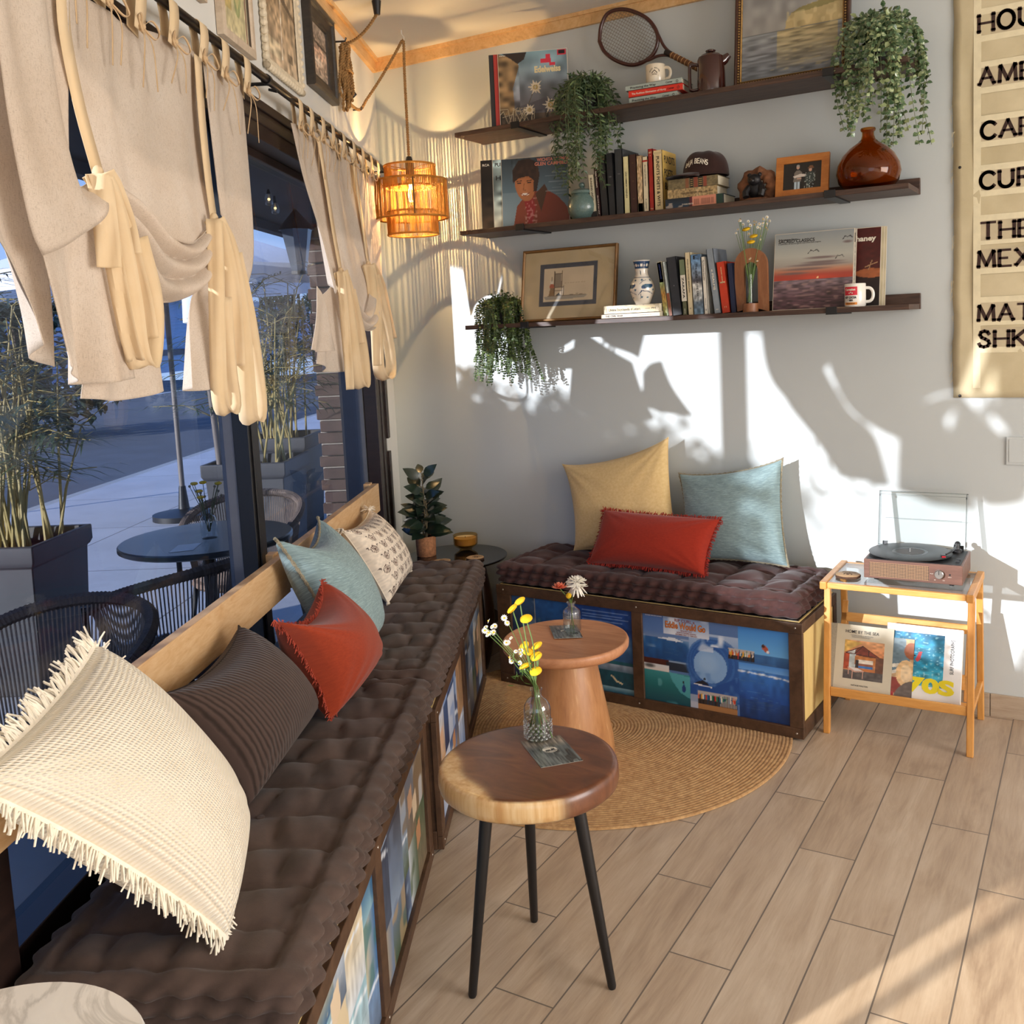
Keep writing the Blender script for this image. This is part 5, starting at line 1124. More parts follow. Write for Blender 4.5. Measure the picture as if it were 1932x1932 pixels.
def art_news():
    a = Art(80, 110, '#b59a78', .75); a.grad(0, 0, 1, 1, [(0, '#c2ac90'), (.5, '#ab9273'), (1, '#c4ab88')])
    a.poly([(.0, .35), (.4, .55), (.5, .9), (0, .95)], '#8c7558', .5); a.poly([(.5, .62), (1, .52), (1, .56), (.45, .7)], '#5c4a38', .7)
    for k in range(5): a.line([(.15+.12*k, .72), (.2+.12*k, .99)], .012, '#e8dcc8'); a.line([(.12, .74+.05*k), (.7, .76+.05*k)], .008, '#e8dcc8')
    a.line([(.5, .1), (.55, .75)], .012, '#efe4d2'); a.rect(.1, .08, .45, .22, '#cdbb9c'); a.rect(.7, .12, .85, .2, '#7c6c58'); a.noise(16, 22, .3); return a
def art_sepia():
    a = Art(50, 90, '#8c7d70', .5); a.grad(0, 0, 1, 1, [(0, '#9a8a7c'), (.45, '#c8ab95'), (.6, '#8f7e70'), (1, '#a59687')]); a.ell(.5, .5, .5, .14, '#d9b29a', .8, .5); a.line([(0, .66), (1, .62)], .05, '#4d4640'); a.ell(.4, .3, .35, .1, '#cfc3b5', .7, .5); a.noise(14, 26, .35); return a
WHW = wood('whitewashed_wood', [(.2, '#a58f7b'), (.5, '#c8b49c'), (.8, '#ddcdb8')], (4, 4, 4), .6, 3); WHP = plain('distressed_cream', '#dccdb2', .7, var=.15, vs=50); DKF = wood('black_brown_frame', [(.2, '#1d1815'), (.55, '#37302a'), (.85, '#5a5044')], (3, 3, 9), .45, 3)
WF = [(0, 0), (0, .02), (.006, .022), (.024, .022), (.03, .016)]
wall_picture('pale wood framed picture at the top edge, mostly cut off', 2.315, 2.68, 2.545, 2.96, WF, WHW, art_plants())
wall_picture('whitewashed frame around an ochre and green botanical print', 1.925, 2.205, 2.495, 2.93, WF, WHW, art_plants())
wall_picture('cream scalloped frame around a brown collage picture', 1.40, 1.80, 2.515, 2.975, [(0, 0), (0, .014), (.006, .018), (.026, .016), (.03, .010)], WHP, art_news(), (.013, .026))
wall_picture('dark stepped wooden frame around a small sepia picture', .915, 1.285, 2.575, 2.915, [(0, 0), (0, .03), (.008, .034), (.022, .032), (.028, .024), (.046, .020), (.056, .012), (.064, .012), (.07, .006)], DKF, art_sepia())
# -------- pendant lamp with rope flex
HOOK = G(757, 57, H); LX = A_([HOOK[0], HOOK[1], 0]); JROPE = plain('jute_rope', '#9c7647', .9, var=.3, vs=90, bump=.4, bs=300)
t = thing('pendant_lamp', 'three-tier rope-wound pendant lamp on a jute flex, lit, near the corner', 'lamp', LX+Zv*2.07)
def rope(mb, pts, r, pitch=.022, n=None):
    P = crom(pts, 200); ln = np.linalg.norm(np.diff(P, axis=0), axis=1).sum(); n = n or max(20, int(ln/pitch*6)); P = crom(pts, n)
    for ph in (0, PI):
        out = []
        for i in range(n):
            tg = unit(P[min(n-1, i+1)]-P[max(0, i-1)]); a = unit(np.cross(tg, A_([.31, .17, .9]) if abs(tg[2]) < .9 else Xv)); b = np.cross(tg, a); q = i/n*ln/pitch*2*PI+ph
            out.append(P[i]+(a*math.cos(q)+b*math.sin(q))*r*.55)
        mb.tube(out, r*.62, 6)
CPL = G(710, 2, H); COIL = K(648, 128, .035); WH = K(678, 207, .03); HK = LX+Zv*2.955
def sag(p, q, s, n=7): return [p+(q-p)*t_-Zv*s*4*t_*(1-t_) for t_ in np.linspace(0, 1, n)]
CT_ = COIL+Zv*.10
for pp_ in (sag(CPL-Zv*.05, CT_, .03), [COIL-Zv*.08, COIL-Zv*.13-U*.03, WH]+sag(WH, HK, .012)[1:], [HK, HK+A_([.01, 0, -.012]), LX+A_([.004, 0, 2.8]), LX+Zv*2.42]):
    mb = MB(); rope(mb, pp_, .0065); mb.build('rope_flex', JROPE, t)
mb = MB(); r_ = np.random.default_rng(4)
for k in range(9):
    w_, h_ = r_.uniform(.022, .045), r_.uniform(.10, .16); c = COIL-Zv*(h_-.11)+U*r_.normal(0, .012)+N*r_.uniform(0, .02)
    rope(mb, [c+U*w_*math.sin(a)+Zv*h_*math.cos(a)*.85+N*.012*math.sin(a*2+k) for a in np.linspace(0, 2*PI, 14)], .006, .024)
rope(mb, [COIL+Zv*.02-U*.05, COIL-U*.055+N*.025-Zv*.01, COIL+U*.045+N*.03-Zv*.02, COIL+U*.05-Zv*.01], .006); mb.build('rope_coil', JROPE, t)
MB().cyl(COIL-Zv*.075-U*.03, COIL-Zv*.11-U*.05+N*.03, .018, .013, 12).build('inline_switch', BLACKM, t)
MB().tube([COIL+Zv*.11-N*.035, COIL+Zv*.11+N*.015, COIL+Zv*.125+N*.02], .004, 6).build('wall_hook', BLACKM, t)
MB().tube([WH-N*.03, WH+N*.01, WH+N*.012+Zv*.012], .0035, 6).build('wall_hook', BLACKM, t)
mb = MB(); mb.cyl(CPL-Zv*.055, CPL, .013, .02, 12); mb.build('ceiling_cap', BLACKM, t)
mb = MB(); mb.tube([LX+Zv*H, LX+Zv*2.985, LX+A_([.012, 0, 2.97]), LX+A_([.010, 0, 2.953]), LX+A_([0, 0, 2.947]), LX+A_([-.010, 0, 2.955])], .003, 6); mb.build('ceiling_hook', plain('white_hook', '#e6dfd2', .4, .3), t)
CORD = fabric('paper_cord', '#d8a04c', '#b87c30', .8, 300, .2, 30, .05, .35)
def tier(nm, r, z0, z1, n):
    mb = MB()
    for i in range(n):
        a = 2*PI*i/n+.010*math.sin(i*5.1); p = LX+A_([r*math.cos(a), r*math.sin(a), 0]); mb.tube([p+Zv*z0, p+Zv*z1], .0021, 4, cap=False)
    o = mb.build(nm+'_cords', CORD, t); k = 40
    for z in (z0, z1):
        MB().tube([LX+A_([r*math.cos(2*PI*i/k), r*math.sin(2*PI*i/k), z]) for i in range(k)], .0048, 8, True).build('wrapped_ring', CORD, o)
    return o
tier('upper_tier', .119, 2.290, 2.388, 118); mid = tier('middle_tier', .169, 2.145, 2.318, 168); tier('lower_tier', .119, 2.070, 2.175, 118)
mb = MB()
for k in range(6):
    a = k*PI/3+.2; p = LX+A_([.167*math.cos(a), .167*math.sin(a), 0]); mb.tube([p+Zv*2.145, p+Zv*2.318], .004, 6)
for z in (2.29, 2.175):
    for k in range(3): a = k*2*PI/3; mb.tube([LX+A_([.117*math.cos(a), .117*math.sin(a), z]), LX+A_([.168*math.cos(a), .168*math.sin(a), 2.30 if z > 2.2 else 2.16])], .0025, 5)
for k in range(3): a = k*2*PI/3; mb.tube([LX+Zv*2.37, LX+A_([.117*math.cos(a), .117*math.sin(a), 2.386])], .0025, 5)
mb.build('wire_frame', plain('bronze_wire', '#5a4128', .5, .5), t)
MB().lathe([(.0, 2.43), (.012, 2.43), (.019, 2.405), (.02, 2.33), (0, 2.33)], LX, 16, cap=(False, False)).build('socket', BLACKM, t)
MB().lathe([(.013, 2.33), (.016, 2.31), (.029, 2.26), (.030, 2.235), (.022, 2.208), (0, 2.198)], LX, 20, cap=(False, False)).build('bulb', pane('clear_bulb', (.98, .95, .9), .8), t)
FIL = plain('glowing_filament', '#ffd28a', .4, em='#ffc56a', emi=60)
mb = MB()
for k in range(6): a = k*PI/3; mb.tube([LX+A_([.006*math.cos(a), .006*math.sin(a), 2.305]), LX+A_([.013*math.cos(a), .013*math.sin(a), 2.255]), LX+A_([.009*math.cos(a), .009*math.sin(a), 2.222])], .0016, 5)
mb.build('filament', FIL, t)
pl_ = bpy.data.lights.new('bulb_glow', 'POINT'); pl_.energy = 21; pl_.color = (1.0, .66, .30); pl_.shadow_soft_size = .0035
plo = bpy.data.objects.new('bulb_glow', pl_); COL.objects.link(plo); plo.location = (LX[0], LX[1], 2.268)
# ================================================================ wall shelves
SHW = wood('dark_shelf_pine', [(.22, '#241813'), (.45, '#3e2b22'), (.64, '#5c4335'), (.82, '#8f705c')], (1.3, 16, 22), .5, 2.6, 1.4, .2)
ZS = (2.516, 2.069, 1.630)
for z, lab in ((ZS[0], 'topmost dark pine wall shelf holding the racket and the painting'), (ZS[1], 'middle dark pine wall shelf holding the amber vase and the cap'), (ZS[2], 'lowest dark pine wall shelf holding the framed chair drawing')):
    t = thing('wall_shelf', lab, 'shelf', (1.65, -.01, z), 'dark pine wall shelves')
    mb = MB(); mb.bx(.655, 2.645, -.25, -.020, z-.020, z); mb.build('board', SHW, t, False, bevel=.0015)
    mb = MB(); mb.bx(.648, 2.648, -.020, -.001, z-.020, z+.042); mb.build('ledger', SHW, t, False, bevel=.0015)
    for x in (.985, 2.362):
        mb = MB(); mb.bx(x-.021, x+.021, -.256, -.002, z-.0255, z-.0202); mb.bx(x-.021, x+.021, -.2565, -.2505, z-.0255, z+.004); mb.build('bracket', BLACKM, t, False, bevel=.001)
SLV = plain('sleeve_board', '#d9cdb8', .7, var=.06, vs=30)
def sleeve(label, BL, ang, lean, size, art, group, edge=SLV, texts=(), th=.004, h=None):
    """record sleeve standing at ang to the wall and leaning back; texts: (string, u, v, cap height, width, material, bold)"""
    BL = A_(BL, float); ux = A_([math.cos(ang), math.sin(ang), 0]); bk = A_([-math.sin(ang), math.cos(ang), 0]); uy = unit(Zv*math.cos(lean)+bk*math.sin(lean)); nz = np.cross(ux, uy); h = h or size
    mb = MB(); mb.obox(BL-nz*th, ux*size, uy*h, nz*th); mats = [edge, INK]
    mb.art(art, BL+nz*.0003+ux*.002+uy*.002, ux*(size-.004), uy*(h-.004), 1)
    for (s, u_, v_, ch, w_, m, bd) in texts:
        if m not in mats: mats.append(m)
        mb.text(s, BL+ux*u_*size+uy*v_*h+nz*.0005, ux, uy, ch, mats.index(m), w=w_, bold=bd)
    return tag(mb.build('record_sleeve', mats, None, False), label, 'record', group)
IW = plain('print_white', '#ece3d0', .5, var=.02); IRED = plain('print_red', '#d0283a', .5, var=.02); IBK = plain('print_black', '#161314', .5, var=.02); ISAL = plain('print_salmon', '#e08a72', .5, var=.02); ICRM = plain('print_cream', '#e3cf9c', .5, var=.02)
def art_edel():
    a = Art(120, 120, '#7f8a92'); a.grad(0, 0, 1, 1, [(0, '#5b5048'), (.3, '#6b6a70'), (.6, '#7d8890'), (1, '#7b98a0')]); a.noise(9, 8, .25, .3, .2, 1, 1, seed=3)
    a.poly([(.3, .25), (.65, .34), (1, .27), (1, .05), (.3, .05)], '#59565c', .8); a.poly([(0, 0), (.24, 0), (.22, .2), (.2, .5), (.3, .8), (.28, .9), (0, 1)], '#7b6344'); a.noise(11, 14, .5, 0, 0, .3, .95, seed=6)
    a.poly([(.05, 1), (.42, 1), (.38, .9), (.28, .84), (.18, .92)], '#2e2420'); a.grad(0, 0, 1, .14, [(0, '#3b2f25'), (1, '#54463a')]); a.noise(22, 9, .6, 0, 0, 1, .18, seed=8)
    r = np.random.default_rng(2)
    for k in range(16): x = r.uniform(.03, .5); a.line([(x, .02), (x+r.uniform(-.1, .1), r.uniform(.12, .24)), (x+r.uniform(-.2, .2), r.uniform(.1, .3))], .008, '#b9a98a', .9)
    for (cx, cy, R_) in ((.53, .5, .12), (.43, .19, .095), (.74, .24, .13)):
        a.line([(cx-.16, cy-.34), (cx-.03, cy-.05)], .010, '#5f5640')
        for k in range(11): t_ = k*2*PI/11+.2; e = R_*(1 if k % 2 else .78); a.poly([(cx+.03*math.cos(t_+1.3), cy+.03*math.sin(t_+1.3)), (cx+e*math.cos(t_), cy+e*math.sin(t_)), (cx+.03*math.cos(t_-1.3), cy+.03*math.sin(t_-1.3))], '#e2d5bb')
        for k in range(7): t_ = k*.9; a.ell(cx+R_*.22*math.cos(t_), cy+R_*.22*math.sin(t_), R_*.1, R_*.1, '#b59a55')
    for (u0, v0, u1, v1) in ((.69, .89, .76, .945), (.62, .83, .77, .89), (.74, .785, .83, .83)): a.rect(u0, v0, u1, v1, '#cf3145')
    a.rect(.86, .92, .99, .995, '#c72c3c'); a.rect(.88, .94, .97, .985, '#1e1216'); return a
def art_man():
    a = Art(120, 120, '#5a6a74'); a.grad(0, 0, 1, 1, [(0, '#7d8f97'), (.5, '#5c717c'), (1, '#37434b')]); a.grad(0, 0, .35, .5, [(0, '#8ea0a6'), (1, '#6f838c')], False)
    a.poly([(.16, 0), (.22, .3), (.33, .42), (.5, .5), (.66, .52), (.82, .42), (.93, .3), (1, .2), (1, 0)], '#7a3420'); a.poly([(.16, 0), (.22, .3), (.33, .42), (.4, .1), (.38, 0)], '#84402a'); a.poly([(.5, .46), (.64, .60), (.68, .52), (.58, .2)], '#4a2f1d')
    a.poly([(.33, .38), (.46, .40), (.5, .28), (.44, 0), (.38, 0), (.36, .2)], '#8e2525'); a.noise(40, 40, .5, .33, 0, .52, .42, '#d9b8ae', .62, 4)
    a.ell(.345, .60, .145, .24, '#a9683f', rot=.18); a.ell(.33, .56, .11, .17, '#b9764a', .7, .6); a.poly([(.17, .62), (.16, .82), (.26, .97), (.42, .99), (.54, .92), (.57, .74), (.52, .5), (.47, .5), (.48, .66), (.40, .73), (.26, .71), (.19, .66)], '#33211a')
    a.noise(26, 20, .25, .15, .7, .57, 1, seed=5)
    for x in (.26, .41): a.ell(x, .635, .03, .011, '#2a1a14'); a.line([(x-.035, .66), (x+.035, .668)], .012, '#33211a')
    a.line([(.335, .63), (.32, .53), (.35, .525)], .011, '#8a5230'); a.ell(.345, .465, .06, .018, '#e9dcd0'); a.line([(.28, .48), (.345, .445), (.41, .485)], .010, '#7a3a2a')
    for k in range(9): a.rect(.99-.14-.25*((k*7) % 5)/5, .80-.045*k, .97, .812-.045*k, '#9aa6ab', .55)
    return a
def solid_art(c, n=12, am=.08): a = Art(40, 40, c); a.noise(n, n, am); return a
def art_half(c0, c1): a = Art(40, 60, c0); a.grad(0, 0, 1, .5, [(0, c1), (1, c0)]); a.noise(8, 14, .5, seed=4); return a
# topmost shelf, left: three sleeves
G1 = 'record sleeves on the topmost shelf'; an = math.radians(22); dx_, bk_ = A_([math.cos(an), math.sin(an), 0]), A_([-math.sin(an), math.cos(an), 0]); b0 = A_([.896, -.232, ZS[0]])
sleeve('record sleeve with white alpine flowers and red title, front of its row', b0, an, .03, .315, art_edel(), G1, SLV, [('Edelweiss', .525, .70, .026, .118, ICRM, .10), ('stereo', .025, .955, .006, .028, IW, .03)], h=.317)
sleeve('red-edged record sleeve peeking out left of the alpine flower sleeve', b0-dx_*.020+bk_*.006, an, .028, .315, Art(8, 8, '#b23a33'), G1, plain('red_board', '#b23a33', .6), h=.316)
sleeve('black record sleeve at the far left of the topmost shelf', b0-dx_*.042+bk_*.012, an, .026, .315, Art(8, 8, '#2b2c30'), G1, plain('black_board', '#2a2b2f', .35), th=.008, h=.317)
G2 = 'record sleeves on the middle shelf'; an2 = math.radians(20); dx2, bk2 = A_([math.cos(an2), math.sin(an2), 0]), A_([-math.sin(an2), math.cos(an2), 0]); b2 = A_([.861, -.200, ZS[1]])
sleeve('record sleeve with a smiling dark-haired man in a rust jacket', b2, an2, .10, .315, art_man(), G2, SLV, [('WICHITA LINEMAN', .535, .93, .014, .15, ISAL, .06), ('GLEN CAMPBELL', .50, .868, .015, .158, ISAL, .06)])
sleeve('pale record sleeve with black script peeking out behind the portrait sleeve', b2-dx2*.042+bk2*.006, an2, .085, .315, art_half('#9fb3b1', '#b9b29c'), G2, SLV, [('PURE', .04, .90, .016, .05, IBK, .05), ('Hits', .05, .70, .02, .06, IBK, .02)])
sleeve('dark record sleeve with roots pattern at the left end of the middle shelf', b2-dx2*.098+bk2*.012, an2, .07, .315, art_half('#1d1815', '#4b3b2a'), G2, plain('dark_board', '#1f1a18', .6), [('RCA', .03, .915, .010, .033, IW, .06)])
def art_sea():
    a = Art(120, 120, '#a8a9a3'); a.grad(0, .38, 1, 1, [(0, '#b2412f'), (.1, '#a8493a'), (.22, '#c08a6c'), (.3, '#a39a90'), (.5, '#b4b3a8'), (1, '#93999a')])
    for (x0, y, x1) in ((0, .52, .8), (.1, .57, 1), (.3, .6, .95), (0, .47, .5), (.35, .66, .85), (.85, .84, 1.0)): a.ell((x0+x1)/2, y, (x1-x0)/2, .022, '#6e5b5a', .8, .6)
    a.ell(.55, .405, .3, .06, '#d8503a', .6, .8); a.ell(.565, .402, .014, .014, '#f2c98f'); a.grad(0, 0, 1, .38, [(0, '#4a3036'), (.4, '#5e454b'), (1, '#7b6a70')]); a.noise(14, 60, .35, 0, 0, 1, .38, seed=3); a.noise(10, 34, .6, 0, 0, 1, .37, '#b08f88', .70, 7)
    for (x, y, s_) in ((.5, .75, .07), (.83, .66, .05), (.92, .9, .06)): a.line([(x-s_, y-.03), (x-s_*.5, y+.012), (x, y), (x+s_*.6, y+.015), (x+s_, y-.012)], .009, '#26262a')
    return a
def art_bw(): a = Art(60, 120, '#d9d0c0', .5); a.rect(.1, .48, .97, .8, '#4c4a48'); a.ell(.93, .62, .05, .08, '#b5aca0'); a.rect(.1, .3, .97, .45, '#a59d92'); a.noise(20, 40, .1); return a
def art_drum():
    a = Art(80, 120, '#4a1512', .7); a.grad(0, .0, 1, .42, [(0, '#17100f'), (1, '#2a1513')]); a.ell(.9, .42, .2, .06, '#a35b34'); a.ell(.62, .36, .07, .12, '#c06a48'); a.line([(.82, .5), (.96, .55)], .012, '#a8825e'); a.line([(.86, .46), (.9, .58)], .008, '#a8825e'); a.line([(.88, .2), (.88, .4)], .008, '#9a8a78'); a.noise(20, 30, .12); return a
def tilt(px_tl, px_bl, zb, zt, Yb): return None
zb = ZS[2]
sleeve('record sleeve with a red sunset over the sea and gulls', A_([W(1457, 587, -.175)[0], -.175, zb]), .0, .20, .315, art_sea(), 'record sleeves on the lowest shelf', SLV, [('Schumann Sings', .05, .91, .007, .075, IBK, .03), ('SACRED CLASSICS', .05, .875, .013, .145, IBK, .05), ('a selection of sacred gems that bless and inspire', .05, .855, .005, .17, IBK, .02)], h=.312)
sleeve('record sleeve with big black letters half hidden behind the sunset sleeve', A_([2.108, -.135, zb]), .0, .20, .315, art_bw(), 'record sleeves on the lowest shelf', SLV, [('EN', .775, .83, .034, .066, IBK, .10)], h=.313)
sleeve('maroon record sleeve with drum kit, right end of the lowest shelf', A_([2.196, -.105, zb]), .0, .19, .315, art_drum(), 'record sleeves on the lowest shelf', SLV, [('Chaney', .62, .83, .020, .100, IW, .08)], h=.314)
for k in range(2): sleeve(('cream edge of a record sleeve just behind the maroon drum sleeve', 'cream edge of the hindmost record sleeve on the lowest shelf')[k], A_([2.206+.007*k, -.093+.008*k, zb]), .0, .185, .315, solid_art('#cbbf9f'), 'record sleeves on the lowest shelf', h=.314)
# ---------------------------------------------------------------- books
PAGES = wood('page_block', [(.2, '#cfc3a6'), (.5, '#e0d6bd'), (.8, '#ece4d0')], (3, 3, 240), .8, 3, .2, .2)
def book(label, o, w, dp, h, col, lean=0.0, bands=(), texts=(), group='', rough=.5, cover=None, art=None, mname=None):
    """standing book, spine to the room: o = front left foot, lean tips its top to the left (rad); texts run down the spine"""
    t = thing('book', label, 'book', o, group); o = A_(o, float); ux = A_([math.cos(lean), 0, math.sin(lean)]); uz = A_([-math.sin(lean), 0, math.cos(lean)]); c = .0022
    cm = plain('cloth_'+(mname or str(col)).replace('#', ''), col, rough, var=.07, vs=40, bump=.06, bs=300); cv = cover or cm
    mb = MB(); mb.obox(o, ux*w, Yv*c, uz*h); mb.obox(o, ux*c, Yv*dp, uz*h); mb.obox(o+ux*(w-c), ux*c, Yv*dp, uz*h, 1)
    mats = [cm, cv]
    if art is not None: mats.append(INK); mb.art(art, o-Yv*.0003+ux*.0004+uz*.0004, ux*(w-.0008), uz*(h-.0008), 2)
    for (v0, v1, bc) in bands:
        m = plain('band_'+bc.replace('#', ''), bc, .5, var=.04); mats.append(m) if m not in mats else None
        mb.obox(o-Yv*.0003+uz*h*v0, ux*w, Yv*.0006, uz*h*(v1-v0), mats.index(m))
    for tx in texts:
        (s, v_, ch, ln, m) = tx[:5]; mats.append(m) if m not in mats else None
        if len(tx) > 5: mb.text(s, o-Yv*.0007+ux*w*.5+uz*h*v_, ux, uz, ch, mats.index(m), w=ln, bold=.04, center=True)
        else: mb.text(s, o-Yv*.0007+ux*(w*.5-ch*.5)+uz*h*v_, -uz, ux, ch, mats.index(m), w=ln, bold=.04)
    mb.build('cover', mats, t, False); mb = MB(); mb.obox(o+ux*c+Yv*c+uz*.003, ux*(w-2*c), Yv*(dp-.005), uz*(h-.006)); mb.build('pages', PAGES, t, False); return t
def at2(px, py, zs, Y=-.182): p = W(px, py, Y); return A_([p[0], Y, zs])
def hts(px, pyt, zs, Y=-.182): return W(px, pyt, Y)[2]-zs
IGOLD = plain('print_gold', '#9a7f4e', .4, .3, var=.05); IGRY = plain('print_grey', '#8f8f8d', .5)
GB = 'standing books on the middle shelf'; z2_ = ZS[1]; Y2 = -.182
def srow(specs, zs, Y, grp):
    for (label, pxa, pxb, pta, ptop, col, dp, bands, texts, kw) in specs:
        a, b = W(pxa, 405, Y)[0], W(pxb, 405, Y)[0]; w = b-a-.0012; h = W(pta, ptop, Y)[2]-zs; lean = math.asin(max(-.3, min(.3, (a-W(pta, ptop, Y)[0])/h)))
        book(label, A_([a+.0006, Y, zs+max(0, 0)]), w, dp, h, col, max(0, lean), bands, texts, grp, **kw)
srow([
 ('thin cream paperback with black print, left end of the middle shelf books', 1116, 1127.5, 1108.5, 331, '#d9d0b4', .10, [(.02, .16, '#23201f')], [('RUNNING UNDER', .93, .009, .10, IBK)], {}),
 ('thin maroon and black paperback, second from the left of the middle shelf books', 1128, 1135, 1120, 317, '#38191c', .11, [], [('Saint Cuthbert', .93, .006, .07, IW), ('the lord of the wind', .45, .005, .08, IW)], {}),
 ('black hardback, third from the left of the middle shelf books', 1135.5, 1149, 1126, 289, '#2a2a2b', .15, [(.88, .95, '#5d5238')], [], {'mname': 'blackA'}),
 ('black hardback with faint gilt lines, fourth from the left of the middle shelf books', 1149.5, 1162.5, 1142, 290, '#27292c', .15, [], [('R OF HEAVEN', .62, .004, .012, IGRY, 1)], {'mname': 'blackB'}),
 ('thick charcoal hardback, left neighbour of the cream FRIENDS book', 1163, 1178, 1159, 282, '#35383b', .17, [], [('THE', .62, .004, .012, IGRY, 1)], {'mname': 'charcoalA'}),
 ('cream hardback lettered FRIENDS down its spine', 1178.5, 1189.5, 1176, 296, '#e5dba6', .15, [], [('UNCOMMON FRIENDS', .74, .0065, .11, IBK)], {'mname': 'creamA'}),
 ('dark brown leather book right of the cream FRIENDS book', 1190, 1204, 1189, 292, '#40241d', .15, [], [('~', .85, .004, .008, IGOLD, 1), ('~', .55, .004, .008, IGOLD, 1), ('~', .25, .004, .008, IGOLD, 1)], {'rough': .4}),
 ('beige map-patterned book right of the dark brown leather one', 1204.5, 1214.5, 1204.5, 294, '#c8ac83', .14, [(.03, .18, '#d9c7a4')], [], {'art': (lambda a: a.noise(6, 26, .6, col='#8b6a46', thr=.6, seed=4).noise(5, 18, .25, seed=6))(Art(16, 90, '#cbb08a'))}),
 ('thin cream paperback with a red dot on its spine', 1215, 1225.5, 1214.5, 296, '#e2d3b2', .14, [(.91, .94, '#a93226')], [('the heart of the matter', .86, .0045, .09, IBK), ('RL peterson', .25, .0045, .04, IBK)], {'mname': 'creamB'}),
 ('tall bright red book on the middle shelf', 1226, 1235.3, 1225.5, 281, '#a2261d', .16, [], [('BEST', .93, .006, .013, ICRM, 1), ('a', .89, .004, .004, ICRM, 1), ('Hotel', .05, .005, .012, ICRM, 1)], {}),
], z2_, Y2, GB)
a_ = W(1235.8, 400, Y2)[0]; w_ = W(1252.5, 400, Y2)[0]-a_; hP = W(1236, 284, Y2)[2]-z2_
YC = plain('yellow_cover', '#d9b25c', .5, var=.08, vs=14)
tP = book('cream and yellow hardback lettered PUNDITS POETS, right end of the standing books', A_([a_, Y2, z2_]), w_, .15, hP, '#e0c998', 0, [(.94, .97, '#cbb98c')], [('PUNDITS POETS & WITS', .90, .013, .205, IBK)], GB, cover=YC, mname='creamC')
mb = MB()
for i, s_ in enumerate(('PUNDITS', 'POETS', '&')): mb.text(s_, A_([a_+w_+.0004, Y2+.018, z2_+hP*.80-.055*i]), Yv, Zv, .030, 0, w=(.115, .09, .03)[i], bold=.03)
mb.build('cover_lettering', IBK, tP, False)
# ---------------------------------------------------------------- stacked books and what lies on them
def flat_book(label, o, w, dp, th, yaw, col, group, art=None, texts=(), bands=(), mname=None, endcol=None):
    """book lying flat, spine to the room; o = front left bottom corner"""
    t = thing('book', label, 'book', o, group); o = A_(o, float); ux = A_([math.cos(yaw), math.sin(yaw), 0]); uy = A_([-math.sin(yaw), math.cos(yaw), 0]); c = .0022
    cm = plain('flatcloth_'+(mname or str(col)).replace('#', ''), col, .5, var=.06, vs=40); mats = [cm]; mb = MB()
    mb.obox(o, ux*w, uy*dp, Zv*c); mb.obox(o+Zv*(th-c), ux*w, uy*dp, Zv*c); mb.obox(o, ux*w, uy*c, Zv*th)
    if art is not None: mats.append(INK); mb.art(art, o-uy*.0003, ux*w, Zv*th, 1)
    for (u0, u1, bc) in bands:
        m = plain('band_'+bc.replace('#', ''), bc, .5, var=.04); mats.append(m) if m not in mats else None; mb.obox(o-uy*.0004+ux*w*u0, ux*w*(u1-u0), uy*.0008, Zv*th, mats.index(m))
    for (s, u_, v_, ch, ln, m) in texts: mats.append(m) if m not in mats else None; mb.text(s, o-uy*.0008+ux*w*u_+Zv*th*v_, ux, Zv, ch, mats.index(m), w=ln, bold=.03)
    mb.build('cover', mats, t, False); mb = MB(); mb.obox(o+ux*.003+uy*c+Zv*c, ux*(w-.006), uy*(dp-.006), Zv*(th-2*c)); mb.build('pages', PAGES, t, False); return t
def art_strip(seed, pal, n=9): 
    a = Art(90, 16, pal[0]); r = np.random.default_rng(seed)
    for k in range(n): x = r.random(); a.rect(x, 0, x+r.uniform(.04, .16), 1, pal[r.integers(len(pal))])
    a.noise(40, 6, .3, seed=seed); return a
xs0 = W(1256, 397, -.20)[0]; xs1 = W(1366, 386, -.20)[0]; GS = 'books stacked under the cap'; zz = z2_
al = Art(90, 20, '#232a33', 5); al.grad(0, 0, .4, 1, [(0, '#25405a'), (1, '#1c232b')]); al.noise(12, 4, .9, 0, 0, .3, .6, '#b3a396', .5, 3); al.rect(.42, 0, .47, 1, '#5d1f2c'); al.rect(.47, 0, .87, 1, '#d98f74'); al.rect(.87, 0, .98, 1, '#1f3d33')
for k in range(14): al.rect(.5+.024*k, .25, .51+.024*k, .75, '#5a3226', .7)
flat_book('thick multicoloured anthology at the bottom of the stack under the cap', A_([xs0, -.20, zz]), xs1-xs0, .145, .044, .0, '#2b3138', GS, al, [('TO YOUNG LITERATURE', .29, .3, .006, .05, IW)]); zz += .0445
fx = W(1260, 385, -.20)[0]; fx1 = W(1353, 372, -.20)[0]
am = art_strip(3, ['#a58c62', '#9c8259', '#8a7048', '#b09870'], 5); flat_book('tan book in the middle of the stack under the cap', A_([fx, -.20, zz]), fx1-fx, .135, .036, .02, '#a58c62', GS, am, [('HISTORY OF THE SOUTH', .3, .35, .006, .13, plain('print_brown', '#4a3520', .5))]); zz += .0365
at_ = Art(90, 16, '#75684a'); at_.noise(30, 8, .2)
for (u0, u1, c) in ((.35, .42, '#8c5a3c'), (.44, .51, '#1e1a18'), (.52, .60, '#8c4632'), (.61, .70, '#1e1a18'), (.71, .78, '#8c4632')): at_.rect(u0, 0, u1, 1, c)
for k in range(4): at_.rect(.45, .15+.2*k, .50, .22+.2*k, '#b79a5f'); at_.rect(.62, .15+.2*k, .69, .22+.2*k, '#b79a5f')
flat_book('olive cloth book with black and red labels directly under the cap', A_([fx+.003, -.198, zz]), (fx1-fx)*1.01, .14, .040, -.01, '#75684a', GS, at_); zz += .0405
